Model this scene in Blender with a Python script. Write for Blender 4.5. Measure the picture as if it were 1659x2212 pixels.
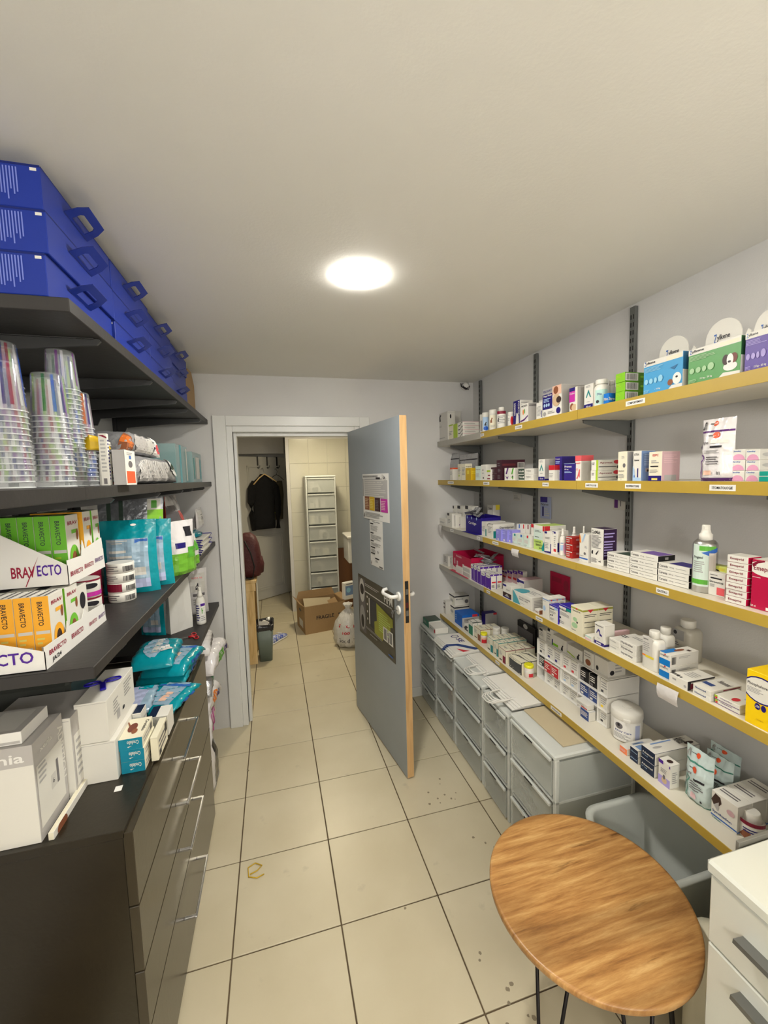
import bpy, bmesh, math, random
from mathutils import Vector, Matrix, Euler
random.seed(7)
PI = math.pi
for _o in list(bpy.data.objects): bpy.data.objects.remove(_o)
SC = bpy.context.scene
COL = SC.collection
# ---------------------------------------------------------------- camera
def R3(yaw, pitch, roll):
    f = Vector((math.sin(yaw)*math.cos(pitch), math.cos(yaw)*math.cos(pitch), -math.sin(pitch)))
    r = Vector((math.cos(yaw), -math.sin(yaw), 0)); u = r.cross(f)
    r2 = r*math.cos(roll)+u*math.sin(roll); u2 = -r*math.sin(roll)+u*math.cos(roll)
    return Matrix((( r2.x,u2.x,-f.x),(r2.y,u2.y,-f.y),(r2.z,u2.z,-f.z)))
cam = bpy.data.cameras.new('camera'); co = bpy.data.objects.new('camera', cam); COL.objects.link(co)
co.matrix_world = Matrix.Translation((0, 0, 1.72488)) @ R3(0.254793, 0.086305, -0.027042).to_4x4()
cam.sensor_fit = 'HORIZONTAL'; cam.sensor_width = 36; cam.lens = 891.157/1659*36; cam.clip_start = .02
SC.camera = co
# ---------------------------------------------------------------- light + exposure
wd = bpy.data.worlds.new('world'); SC.world = wd; wd.use_nodes = True
wd.node_tree.nodes['Background'].inputs[0].default_value = (.5,.5,.5,1); wd.node_tree.nodes['Background'].inputs[1].default_value = .0
EXPO = 2.65
SC.view_settings.view_transform = 'Standard'; SC.view_settings.look = 'None'
SC.view_settings.gamma = 1; SC.view_settings.exposure = EXPO; SC.view_settings.use_curve_mapping = False
LAMP = 57.0        # emission of the round panel in view
FILL_NEAR = 10.0   # globes added out of view behind the camera to brighten the ceiling
LAMP_FAR = 20.0    # panel of the room beyond the door
# ---------------------------------------------------------------- colours (sRGB 0-255)
PAL = dict(white=(226,223,214),white2=(235,233,228),pale=(206,203,196),gy=(160,158,156),gy2=(186,182,178),gy3=(110,106,108),gy4=(176,174,172),
 dk=(38,36,42),blk=(16,14,18),cream=(232,226,202),lime=(168,196,52),lime2=(132,196,40),green2=(84,140,28),green=(92,170,60),green3=(98,160,96),green4=(52,98,62),
 lgreen=(168,204,158),lcyan=(150,206,232),cyan=(74,160,212),dblue=(52,112,158),blue=(30,90,190),blue2=(24,116,206),blue3=(50,100,180),blue4=(10,118,196),blue5=(48,72,132),
 lblue=(168,196,226),sblue=(120,150,196),navy=(34,24,110),navy2=(30,16,118),navy3=(18,34,62),indigo=(48,34,122),indigo2=(58,44,134),ind3=(44,26,160),
 violet=(100,82,160),violet2=(120,88,168),lviolet=(170,156,214),purple=(92,44,116),purple2=(82,36,148),plum=(52,28,66),lav=(142,138,214),lav2=(176,176,232),lav3=(176,184,216),
 magenta=(192,48,158),pink=(226,190,194),pink2=(224,160,190),pinkg=(206,170,176),peach=(232,188,164),coral=(226,94,100),red=(196,38,48),redp=(206,46,58),redo=(232,92,52),redo2=(238,132,84),
 orange=(238,130,42),brown=(140,84,56),redbrown=(116,58,44),dkb=(62,44,40),beige=(206,178,142),maroon=(130,20,50),dmar=(62,26,38),dmar2=(96,36,44),crim=(182,18,66),brick=(172,34,30),
 mint=(180,216,206),mint2=(206,222,212),teal=(22,134,134),teal2=(84,164,176),tealg=(20,150,134),tealg2=(20,120,90),seag=(70,134,118),dgreen=(60,78,66),
 lyel=(222,206,110),yel=(228,208,62),yel2=(232,226,40),yellow=(246,206,16),mustard=(206,168,24),lime3=(184,210,110),lime4=(206,216,110),olive=(160,160,62),cobalt=(24,96,186),char=(64,66,70),
 bvg=(112,190,54),bvo=(246,176,50),credt=(24,134,160),rub=(156,26,60),kraft=(166,134,92),shgrey=(150,150,148),
 bb=(28,52,148),bbd=(18,34,108),bbl=(120,134,214))
PLA = dict(silver=('foil',(176,176,178)),alu=('metal',(190,190,188)),fwhite=('film',(226,222,222)),fmint=('film',(200,216,214)),fteal=('film',(10,146,160)),fteald=('film',(4,120,136)),
 fclear=('film',(150,176,196)),fgrey=('foil',(150,152,158)),fgreen=('film',(112,176,54)),forange=('film',(206,110,50)),fred=('film',(206,66,56)),fblk=('film',(40,40,44)),fwall=('film',(214,210,208)),
 frost=('plastic',(190,186,174)),clearw=('plastic',(226,214,204)))
def lin(c):
    c = c/255.0
    return c/12.92 if c <= .04045 else ((c+.055)/1.055)**2.4
def L3(c): return (lin(c[0]), lin(c[1]), lin(c[2]), 1)
MATS = {}
def newmat(name):
    m = bpy.data.materials.new(name); m.use_nodes = True
    return m, m.node_tree, m.node_tree.nodes['Principled BSDF']
def noise_bump(nt, b, scale, strength, detail=2, dist=.01):
    tc = nt.nodes.new('ShaderNodeTexCoord'); n = nt.nodes.new('ShaderNodeTexNoise'); bp = nt.nodes.new('ShaderNodeBump')
    n.inputs['Scale'].default_value = scale; n.inputs['Detail'].default_value = detail
    bp.inputs['Strength'].default_value = strength; bp.inputs['Distance'].default_value = dist
    nt.links.new(tc.outputs['Object'], n.inputs['Vector']); nt.links.new(n.outputs['Fac'], bp.inputs['Height']); nt.links.new(bp.outputs['Normal'], b.inputs['Normal'])
    return tc, n
def colvar(nt, b, c1, c2, scale, detail=3, stretch=None, tc=None, lo=.35, hi=.65):
    tc = tc or nt.nodes.new('ShaderNodeTexCoord'); n = nt.nodes.new('ShaderNodeTexNoise'); r = nt.nodes.new('ShaderNodeValToRGB')
    n.inputs['Scale'].default_value = scale; n.inputs['Detail'].default_value = detail
    src = tc.outputs['Object']
    if stretch:
        mp = nt.nodes.new('ShaderNodeMapping'); mp.inputs['Scale'].default_value = stretch; nt.links.new(src, mp.inputs['Vector']); src = mp.outputs['Vector']
    nt.links.new(src, n.inputs['Vector']); nt.links.new(n.outputs['Fac'], r.inputs['Fac'])
    r.color_ramp.elements[0].color = L3(c1); r.color_ramp.elements[1].color = L3(c2)
    r.color_ramp.elements[0].position = lo; r.color_ramp.elements[1].position = hi
    nt.links.new(r.outputs['Color'], b.inputs['Base Color']); return r
def solid(name, c, rough=.5, metal=0, bump=None, spec=None, c2=None, vs=8):
    m, nt, b = newmat(name); b.inputs['Base Color'].default_value = L3(c); b.inputs['Roughness'].default_value = rough; b.inputs['Metallic'].default_value = metal
    if spec is not None: b.inputs['Specular IOR Level'].default_value = spec
    if bump: noise_bump(nt, b, bump[0], bump[1])
    if c2: colvar(nt, b, c, c2, vs)
    return m
def clear(name, c, alpha, rough=.1):
    m, nt, b = newmat(name); b.inputs['Base Color'].default_value = L3(c); b.inputs['Roughness'].default_value = rough; b.inputs['Alpha'].default_value = alpha
    noise_bump(nt, b, 30, .1); return m
def M(k):
    if k in MATS: return MATS[k]
    if k in PAL: m = solid('paper_'+k, PAL[k], .42, spec=.35)
    elif k in PLA:
        kind, c = PLA[k]
        if kind == 'foil': m = solid('foil_'+k, c, .32, .55, bump=(45, .5))
        elif kind == 'metal': m = solid('metal_'+k, c, .3, .9, bump=(120, .05))
        elif kind == 'film': m = solid('film_'+k, c, .22, .0, bump=(26, .5))
        else: m = solid('plastic_'+k, c, .3)
    else: raise KeyError(k)
    MATS[k] = m; return m
def reg(k, m): MATS[k] = m; return m
reg('wall', solid('wall_paint', (213,212,210), .75, bump=(180,.06), c2=(208,206,204), vs=2))
reg('ceil', solid('ceiling_paint', (233,231,225), .8, bump=(120,.04), c2=(230,228,221), vs=1.5))
reg('trimw', solid('white_gloss_paint', (220,220,216), .32, bump=(30,.04)))
reg('grout', solid('grout', (104,88,66), .9, bump=(200,.2), c2=(84,70,52), vs=5))
def tile_mat():
    m, nt, b = newmat('floor_tile'); b.inputs['Roughness'].default_value = .33
    oi = nt.nodes.new('ShaderNodeTexCoord'); geo = nt.nodes.new('ShaderNodeNewGeometry')
    n = nt.nodes.new('ShaderNodeTexNoise'); n.inputs['Scale'].default_value = 2.2; n.inputs['Detail'].default_value = 5
    r = nt.nodes.new('ShaderNodeValToRGB'); r.color_ramp.elements[0].color = L3((200,189,160)); r.color_ramp.elements[1].color = L3((212,202,175)); r.color_ramp.elements[0].position=.35; r.color_ramp.elements[1].position=.7
    nt.links.new(geo.outputs['Position'], n.inputs['Vector']); nt.links.new(n.outputs['Fac'], r.inputs['Fac'])
    # grey scuffs
    n2 = nt.nodes.new('ShaderNodeTexNoise'); n2.inputs['Scale'].default_value = 9; n2.inputs['Detail'].default_value = 6
    r2 = nt.nodes.new('ShaderNodeValToRGB'); r2.color_ramp.elements[0].position=.66; r2.color_ramp.elements[1].position=.78
    r2.color_ramp.elements[0].color=(0,0,0,1); r2.color_ramp.elements[1].color=(.45,.45,.45,1)
    mx = nt.nodes.new('ShaderNodeMix'); mx.data_type='RGBA'; mx.inputs['B'].default_value = L3((150,142,122))
    nt.links.new(geo.outputs['Position'], n2.inputs['Vector']); nt.links.new(n2.outputs['Fac'], r2.inputs['Fac'])
    nt.links.new(r2.outputs['Color'], mx.inputs['Factor']); nt.links.new(r.outputs['Color'], mx.inputs['A']); nt.links.new(mx.outputs['Result'], b.inputs['Base Color'])
    return m
reg('tile', tile_mat())
reg('walltile', solid('glazed_wall_tile', (200,197,180), .22))
reg('shelf_black', solid('black_shelf_board', (50,48,46), .5, bump=(60,.06), c2=(44,41,40), vs=6))
reg('dresser', solid('black_brown_foil', (40,34,22), .3, bump=(90,.04), c2=(36,30,19), vs=5))
reg('dresser_front', solid('black_brown_drawer_gloss', (58,51,38), .25, bump=(60,.03)))
reg('bracket_black', solid('black_bracket_metal', (62,62,62), .35, .3))
reg('bracket_grey', solid('grey_bracket_metal', (104,106,104), .4, .3))
reg('slot', solid('slot_dark', (20,20,20), .8))
reg('shelf_white', solid('white_shelf_laminate', (222,216,200), .35))
reg('edge_yellow', solid('yellow_shelf_edge', (188,160,68), .4, c2=(180,150,58), vs=4))
reg('edge_grey', solid('grey_shelf_edge', (170,166,156), .5))
reg('door_grey', solid('grey_door_laminate', (156,164,170), .38, bump=(300,.03), c2=(151,159,165), vs=3))
def wood(name, c1, c2, c3, st, sc=4, rough=.4):
    m, nt, b = newmat(name); b.inputs['Roughness'].default_value = rough
    tc = nt.nodes.new('ShaderNodeTexCoord'); mp = nt.nodes.new('ShaderNodeMapping'); mp.inputs['Scale'].default_value = st
    n = nt.nodes.new('ShaderNodeTexNoise'); n.inputs['Scale'].default_value = sc; n.inputs['Detail'].default_value = 7; n.inputs['Distortion'].default_value = 1.2
    r = nt.nodes.new('ShaderNodeValToRGB'); e = r.color_ramp.elements
    e[0].color = L3(c1); e[0].position=.3; e[1].color = L3(c3); e[1].position=.72; k=e.new(.5); k.color = L3(c2)
    nt.links.new(tc.outputs['Object'], mp.inputs['Vector']); nt.links.new(mp.outputs['Vector'], n.inputs['Vector']); nt.links.new(n.outputs['Fac'], r.inputs['Fac']); nt.links.new(r.outputs['Color'], b.inputs['Base Color'])
    return m
reg('door_edge', wood('beech_edge', (190,150,98), (202,163,112), (210,174,124), (6,6,.6), 5))
reg('pine', wood('raw_pine', (196,160,102), (222,190,134), (232,206,156), (5,5,.8), 4, .6))
def mango():
    m, nt, b = newmat('mango_wood_top'); b.inputs['Roughness'].default_value = .34
    N=nt.nodes.new; K=nt.links.new
    tc = N('ShaderNodeTexCoord')
    def noise(sc, st, rot, det, rough=.6, dist=0):
        mp=N('ShaderNodeMapping'); mp.inputs['Scale'].default_value=st; mp.inputs['Rotation'].default_value=(0,0,rot)
        n=N('ShaderNodeTexNoise'); n.inputs['Scale'].default_value=sc; n.inputs['Detail'].default_value=det; n.inputs['Roughness'].default_value=rough; n.inputs['Distortion'].default_value=dist
        K(tc.outputs['Object'],mp.inputs['Vector']); K(mp.outputs['Vector'],n.inputs['Vector']); return n
    def ramp(n, els):
        r=N('ShaderNodeValToRGB'); e=r.color_ramp.elements
        e[0].position,e[0].color=els[0]; e[1].position,e[1].color=els[-1]
        for p,c in els[1:-1]: q=e.new(p); q.color=c
        K(n.outputs['Fac'],r.inputs['Fac']); return r
    g=ramp(noise(6,(.7,8,1),.05,12,.7,.25),[(.3,L3((120,80,44))),(.45,L3((160,114,64))),(.56,L3((180,136,82))),(.72,L3((206,168,112)))])
    pl=ramp(noise(6.5,(.12,1,1),.05,0),[(.40,(.70,.66,.60,1)),(.455,(.92,.89,.85,1)),(.50,(1.0,1.0,1.0,1)),(.54,(.86,.83,.80,1)),(.60,(1.22,1.22,1.2,1))]); 
    kn=ramp(noise(7,(.5,4.2,1),.05,4,.6,.6),[(.3,(.38,.32,.26,1)),(.37,(.9,.88,.86,1)),(.4,(1,1,1,1))])
    wear=ramp(noise(3.2,(1,1,1),0,5),[(.55,(1,1,1,1)),(.68,(.82,.84,.86,1))])
    o=g.outputs['Color']
    for q,f in ((pl,.9),(kn,.9),(wear,.8)):
        mx=N('ShaderNodeMix'); mx.data_type='RGBA'; mx.blend_type='MULTIPLY'; mx.inputs['Factor'].default_value=f
        K(o,mx.inputs['A']); K(q.outputs['Color'],mx.inputs['B']); o=mx.outputs['Result']
    K(o,b.inputs['Base Color']); return m
reg('mango', mango())
reg('hairpin', solid('dark_steel_rod', (34,30,30), .4, .6))
reg('cab_white', solid('white_lacquer', (218,219,209), .25))
reg('cab_gap', solid('cabinet_gap_grey', (120,118,110), .6))
reg('chrome', solid('satin_chrome', (196,196,198), .22, .9))
reg('steel_grey', solid('brushed_nickel', (140,140,138), .35, .8))
reg('tub_grey', solid('grey_moulded_plastic', (188,192,186), .38, bump=(40,.03)))
reg('frosted', clear('frosted_drawer_plastic', (220,224,218), .42, .3))
reg('frosted2', clear('frosted_drawer_front', (218,222,216), .36, .25))
reg('frosted_frame', clear('frosted_frame_plastic', (228,231,226), .72, .28))
reg('cupclear', clear('clear_cup_plastic', (220,226,226), .16, .06))
reg('cont', clear('teal_translucent', (150,186,186), .55, .12))
reg('cuprim', clear('clear_cup_rim', (232,236,236), .55, .1))
for k_, c_ in dict(c_blue=(20,90,200),c_green=(30,120,70),c_lime=(150,190,90),c_red=(150,30,60),c_orange=(220,120,50),c_navy=(30,40,120),c_purple=(130,60,150),c_white=(225,225,230)).items():
    reg(k_, clear('cup_print_'+k_, c_, .5, .12))
reg('blackcloth', solid('black_knit', (10,10,12), .95, bump=(90,.5)))
reg('browncloth', solid('khaki_cloth', (92,84,62), .9, bump=(60,.5)))
reg('maroonc', solid('maroon_nylon', (74,24,26), .6, bump=(40,.6)))
reg('kraftb', solid('corrugated_card', (166,136,96), .8, bump=(60,.1), c2=(158,128,88), vs=3))
reg('greyboard', solid('grey_board', (190,176,146), .8))
reg('bag_white', solid('white_polythene', (214,212,208), .25, bump=(22,.9)))
reg('paperw', solid('white_paper', (228,226,220), .7, bump=(14,.15)))
reg('plasticw', solid('white_plastic', (232,230,224), .28))
reg('bin_green', solid('grey_green_bin', (104,116,108), .45))
reg('scrub', solid('strap_black', (30,28,28), .7))
reg('paintblue', solid('blue_plastic', (32,20,150), .3))
reg('redplastic', solid('red_plastic', (190,30,40), .3))
reg('carddark', solid('dark_grey_tray', (58,60,56), .4))
reg('panel', solid('painted_panel_door', (196,194,186), .5))
def emit(name, c, s):
    m, nt, b = newmat(name); b.inputs['Base Color'].default_value=(.9,.9,.9,1); b.inputs['Emission Color'].default_value = L3(c); b.inputs['Emission Strength'].default_value = s
    return m
reg('lamp', emit('lamp_diffuser', (255,251,242), LAMP)); reg('fill_near', emit('fill_diffuser', (255,251,242), FILL_NEAR)); reg('lamp_far', emit('lamp_diffuser_c', (255,240,206), LAMP_FAR))

# ---------------------------------------------------------------- mesh helpers
class MB:
    def __init__(s): s.v=[]; s.f=[]; s.m=[]; s.mats=[]; s.sm=[]
    def mi(s, k):
        if k not in s.mats: s.mats.append(k)
        return s.mats.index(k)
    def face(s, pts, k, smooth=False):
        b=len(s.v); s.v += [tuple(p) for p in pts]; s.f.append(tuple(range(b,b+len(pts)))); s.m.append(s.mi(k)); s.sm.append(smooth)
    def idx(s, pts, faces, k, smooth=False):
        b=len(s.v); s.v += [tuple(p) for p in pts]; i=s.mi(k)
        for f in faces: s.f.append(tuple(b+q for q in f)); s.m.append(i); s.sm.append(smooth)
    def box(s, x0,y0,z0,x1,y1,z1,k,T=None):
        if x0>x1:x0,x1=x1,x0
        if y0>y1:y0,y1=y1,y0
        if z0>z1:z0,z1=z1,z0
        p=[Vector(q) for q in ((x0,y0,z0),(x1,y0,z0),(x1,y1,z0),(x0,y1,z0),(x0,y0,z1),(x1,y0,z1),(x1,y1,z1),(x0,y1,z1))]
        if T: p=[T@q for q in p]
        s.idx(p,[(0,3,2,1),(4,5,6,7),(0,1,5,4),(1,2,6,5),(2,3,7,6),(3,0,4,7)],k)
    def cbox(s, x0,y0,z0,x1,y1,z1,ks,c=.001,T=None):
        """chamfered box; ks: material for front(-y),right(+x),back(+y),left(-x),top,bottom"""
        if isinstance(ks,str): ks=[ks]*6
        X=(x0,x1);Y=(y0,y1);Z=(z0,z1);c=min(c,(x1-x0)*.3,(y1-y0)*.3,(z1-z0)*.3)
        def P(ix,iy,iz,ax):
            sx=1 if ix==0 else -1; sy=1 if iy==0 else -1; sz=1 if iz==0 else -1
            p=[X[ix]+(sx*c if ax!=0 else 0),Y[iy]+(sy*c if ax!=1 else 0),Z[iz]+(sz*c if ax!=2 else 0)]
            q=Vector(p); return T@q if T else q
        s.face([P(0,0,0,1),P(1,0,0,1),P(1,0,1,1),P(0,0,1,1)],ks[0]); s.face([P(1,0,0,0),P(1,1,0,0),P(1,1,1,0),P(1,0,1,0)],ks[1])
        s.face([P(1,1,0,1),P(0,1,0,1),P(0,1,1,1),P(1,1,1,1)],ks[2]); s.face([P(0,1,0,0),P(0,0,0,0),P(0,0,1,0),P(0,1,1,0)],ks[3])
        s.face([P(0,0,1,2),P(1,0,1,2),P(1,1,1,2),P(0,1,1,2)],ks[4]); s.face([P(0,1,0,2),P(1,1,0,2),P(1,0,0,2),P(0,0,0,2)],ks[5])
        e=ks[0]
        for iz in (0,1):
            s.face([P(0,0,iz,1),P(1,0,iz,1),P(1,0,iz,2),P(0,0,iz,2)],e); s.face([P(0,1,iz,1),P(1,1,iz,1),P(1,1,iz,2),P(0,1,iz,2)],e)
            s.face([P(0,0,iz,0),P(0,1,iz,0),P(0,1,iz,2),P(0,0,iz,2)],e); s.face([P(1,0,iz,0),P(1,1,iz,0),P(1,1,iz,2),P(1,0,iz,2)],e)
            for ix in (0,1):
                for iy in (0,1): s.face([P(ix,iy,iz,0),P(ix,iy,iz,1),P(ix,iy,iz,2)],e)
        for ix in (0,1):
            for iy in (0,1): s.face([P(ix,iy,0,0),P(ix,iy,0,1),P(ix,iy,1,1),P(ix,iy,1,0)],e)
    def loft(s, rings, k, cap0=True, cap1=True, smooth=True, closed=True):
        n=len(rings[0]); b=len(s.v)
        for r in rings: s.v += [tuple(p) for p in r]
        kk=k if isinstance(k,list) else [k]*(len(rings)-1)
        for i in range(len(rings)-1):
            m=s.mi(kk[i])
            for j in range(n if closed else n-1):
                s.f.append((b+i*n+j,b+i*n+(j+1)%n,b+(i+1)*n+(j+1)%n,b+(i+1)*n+j)); s.m.append(m); s.sm.append(smooth)
        if cap0: s.f.append(tuple(b+j for j in reversed(range(n)))); s.m.append(s.mi(kk[0])); s.sm.append(False)
        if cap1: s.f.append(tuple(b+(len(rings)-1)*n+j for j in range(n))); s.m.append(s.mi(kk[-1])); s.sm.append(False)
    def lathe(s, prof, k, n=24, cx=0, cy=0, cap0=True, cap1=True, smooth=True, T=None, sq=None):
        rings=[]
        for r,z in prof:
            ring=[]
            for j in range(n):
                a=2*PI*j/n
                if sq:
                    ca,sa=math.cos(a),math.sin(a); q=(abs(ca)**5+abs(sa)**5)**(-.2); p=Vector((cx+sq[0]*r*ca*q,cy+sq[1]*r*sa*q,z))
                else: p=Vector((cx+r*math.cos(a),cy+r*math.sin(a),z))
                ring.append(T@p if T else p)
            rings.append(ring)
        s.loft(rings,k,cap0,cap1,smooth)
    def tube(s, pts, r, k, n=8, closed=False):
        pts=[Vector(p) for p in pts]; rings=[]; N=len(pts); up=Vector((0,0,1))
        for i,p in enumerate(pts):
            a=pts[(i-1)%N] if (closed or i>0) else p; c=pts[(i+1)%N] if (closed or i<N-1) else p
            t=(c-a).normalized(); x=t.cross(up)
            if x.length<.05: x=t.cross(Vector((1,0,0)))
            x.normalize(); y=t.cross(x)
            rr=r[i] if isinstance(r,(list,tuple)) else r
            rings.append([p+(x*math.cos(2*PI*j/n)+y*math.sin(2*PI*j/n))*rr for j in range(n)])
        if closed: rings.append(rings[0]); s.loft(rings,k,False,False)
        else: s.loft(rings,k)
    def extr(s, poly, f0, f1, k, smooth=False):
        """poly: 2-d points; f0,f1 map (a,b)->3-d for both faces"""
        A=[f0(*p) for p in poly];B=[f1(*p) for p in poly];n=len(poly)
        s.face(A,k); s.face(list(reversed(B)),k)
        for i in range(n): s.face([A[i],B[i],B[(i+1)%n],A[(i+1)%n]],k,smooth)
    def mesh(s, name):
        me=bpy.data.meshes.new(name); me.from_pydata(s.v,[],s.f)
        for k in s.mats: me.materials.append(M(k))
        me.polygons.foreach_set('material_index',s.m); me.polygons.foreach_set('use_smooth',s.sm); me.update(); return me
    def build(s, name, parent=None, loc=None, rot=None, recalc=False, weld=False):
        me=s.mesh(name)
        if recalc or weld:
            bm=bmesh.new(); bm.from_mesh(me)
            if weld: bmesh.ops.remove_doubles(bm,verts=bm.verts,dist=1e-5)
            bmesh.ops.recalc_face_normals(bm,faces=bm.faces); bm.to_mesh(me); bm.free()
        return link(me,name,parent,loc,rot)
def link(me, name, parent=None, loc=None, rot=None):
    o=bpy.data.objects.new(name,me); COL.objects.link(o)
    if parent: o.parent=parent
    if loc is not None: o.location=loc
    if rot is not None: o.rotation_euler=(0,0,rot) if not isinstance(rot,(tuple,list,Euler)) else rot
    return o
def tag(o, label, cat, group=None, kind=None):
    if label: o['label']=label
    if cat: o['category']=cat
    if group: o['group']=group
    if kind: o['kind']=kind
    return o
def struct(o): o['kind']='structure'; return o
def empty(name, loc=(0,0,0), rot=0):
    o=bpy.data.objects.new(name,None); COL.objects.link(o); o.location=loc; o.rotation_euler=(0,0,rot); o.empty_display_size=.05; return o
CH={}
def tree_copy(o, loc, rot=None, label=None, group=None):
    c=o.copy(); COL.objects.link(c); c.location=loc
    if rot is not None: c.rotation_euler=(0,0,rot)
    if label: c['label']=label
    if group: c['group']=group
    for ch in kids(o):
        d=ch.copy(); COL.objects.link(d); d.parent=c
        for g in kids(ch): e=g.copy(); COL.objects.link(e); e.parent=d; reg_kid(d,e)
        reg_kid(c,d)
    return c
def reg_kid(p,c): CH.setdefault(p.name,[]).append(c)
def kids(o): return list(CH.get(o.name,[])) or [x for x in bpy.data.objects if x.parent==o]
# ---- lettering
TXT={}
def glyphs(t):
    if t in TXT: return TXT[t]
    cu=bpy.data.curves.new('t','FONT'); cu.body=t; cu.size=1; cu.resolution_u=2; cu.offset=.018; ob=bpy.data.objects.new('t',cu); COL.objects.link(ob)
    dg=bpy.context.evaluated_depsgraph_get(); me=bpy.data.meshes.new_from_object(ob.evaluated_get(dg))
    vs=[(v.co.x,v.co.y) for v in me.vertices]; fs=[tuple(p.vertices) for p in me.polygons]
    bpy.data.objects.remove(ob); bpy.data.curves.remove(cu); bpy.data.meshes.remove(me)
    xs=[v[0] for v in vs] or [0,1]; ys=[v[1] for v in vs] or [0,1]
    x0,x1,y0,y1=min(xs),max(xs),min(ys),max(ys)
    TXT[t]=([((x-x0)/max(x1-x0,1e-6),(y-y0)/max(y1-y0,1e-6)) for x,y in vs],fs); return TXT[t]
def clip(poly, ax, v, keep_less):
    out=[];n=len(poly)
    ins=lambda p:(p[ax]<=v+1e-9) if keep_less else (p[ax]>=v-1e-9)
    for i in range(n):
        a=poly[i];b=poly[(i+1)%n];ia,ib=ins(a),ins(b)
        if ia: out.append(a)
        if ia!=ib:
            t=(v-a[ax])/(b[ax]-a[ax]); out.append((a[0]+(b[0]-a[0])*t,a[1]+(b[1]-a[1])*t))
    return out
def clip01(poly):
    for ax,v,l in ((0,0,False),(0,1,True),(1,0,False),(1,1,True)):
        poly=clip(poly,ax,v,l)
        if len(poly)<3: return []
    return poly
DOG=[(.1,.0),(.12,.45),(.35,.6),(.5,.85),(.55,.98),(.75,1),(.95,.9),(.9,.78),(.75,.72),(.72,.5),(.8,.0)]
def emit_prints(mb, pr, surfs, rnd):
    """print language: 'face kind u0 v0 u1 v1 ... colour' joined by | ; every mark is laid on the surface surfs[face]=(fn(u,v,o),strips_u,strips_v)"""
    lay={}
    for cmd in pr.split('|'):
        w=cmd.split()
        if len(w)<3 or w[0] not in surfs: continue
        fn,nu,nv=surfs[w[0]]; lay[w[0]]=lay.get(w[0],0)+1; off=.0004+.00012*lay[w[0]]
        def put(poly,k,raw=False):
            poly=clip01(poly)
            if len(poly)<3: return
            if raw or (nu==1 and nv==1): mb.face([fn(u,v,off) for u,v in poly],k); return
            for i in range(nu):
                a,b=i/nu,(i+1)/nu; p=clip(clip(poly,0,a,False),0,b,True) if poly else []
                if len(p)<3: continue
                for j in range(nv):
                    q=clip(clip(p,1,j/nv,False),1,(j+1)/nv,True) if nv>1 else p
                    if len(q)>2: mb.face([fn(u,v,off) for u,v in q],k,True)
        t=w[1]
        if t in 're':
            x0,y0,x1,y1=map(float,w[2:6])
            if t=='r': put([(x0,y0),(x1,y0),(x1,y1),(x0,y1)],w[6])
            else: put([((x0+x1)/2+(x1-x0)/2*math.cos(2*PI*i/20),(y0+y1)/2+(y1-y0)/2*math.sin(2*PI*i/20)) for i in range(20)],w[6])
        elif t=='l':
            x0,y0,x1,y1=map(float,w[2:6]); n=int(w[6]); h=(y1-y0)/n
            for i in range(n):
                y=y1-h*(i+.75); xe=x1-(x1-x0)*rnd.random()*.35
                put([(x0,y),(xe,y),(xe,y+h*.45),(x0,y+h*.45)],w[7])
        elif t=='b':
            x0,y0,x1,y1=map(float,w[2:6]); x=x0; st=(x1-x0)/24
            while x<x1-st:
                ww=st*rnd.choice((.5,.9,1.4)); put([(x,y0),(min(x+ww,x1),y0),(min(x+ww,x1),y1),(x,y1)],w[6]); x+=ww+st*rnd.choice((.6,1))
        elif t=='p':
            c=[float(x) for x in w[2:-1]]; put([(c[i],c[i+1]) for i in range(0,len(c),2)],w[-1],raw=(nu==1))
        elif t in 'fO':
            x0,y0,x1,y1=map(float,w[2:6])
            if t=='f': put([(x0+(x1-x0)*a,y0+(y1-y0)*b) for a,b in DOG],w[6],raw=(nu==1))
            else:
                P=[(x0+(x1-x0)*a,y0+(y1-y0)*b) for a,b in DOG]; th=.018
                for a,b in zip(P,P[1:]):
                    dx,dy=b[0]-a[0],b[1]-a[1]; l=math.hypot(dx,dy) or 1; nx,ny=-dy/l*th,dx/l*th*.6
                    put([(a[0]-nx,a[1]-ny),(b[0]-nx,b[1]-ny),(b[0]+nx,b[1]+ny),(a[0]+nx,a[1]+ny)],w[6])
        elif t in 'tTM':
            x0,y0,x1,y1=map(float,w[2:6]); vs,fs=glyphs(' '.join(w[7:]))
            if t=='T': mp=[(x0+(x1-x0)*b,y1-(y1-y0)*a) for a,b in vs]
            elif t=='M': mp=[(x1-(x1-x0)*a,y1-(y1-y0)*b) for a,b in vs]
            else: mp=[(x0+(x1-x0)*a,y0+(y1-y0)*b) for a,b in vs]
            mp=[(min(max(u,0),1),min(max(v,0),1)) for u,v in mp]
            mb.idx([fn(u,v,off) for u,v in mp],fs,w[6])
def box_surfs(w,d,h):
    return dict(F=(lambda u,v,o:(u*w,-o,v*h),1,1),R=(lambda u,v,o:(w+o,u*d,v*h),1,1),L=(lambda u,v,o:(-o,d-u*d,v*h),1,1),T=(lambda u,v,o:(u*w,v*d,h+o),1,1),B=(lambda u,v,o:(w-u*w,d+o,v*h),1,1))
def ordn(i,n): return 'topmost' if i==n-1 else ('lowest' if i==0 else ('second','third','fourth','fifth','sixth')[i-1]+' up')
def depn(i,n): return 'front one' if i==0 else ('rearmost' if i==n-1 else ('second','third')[i-1]+' back')
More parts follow.
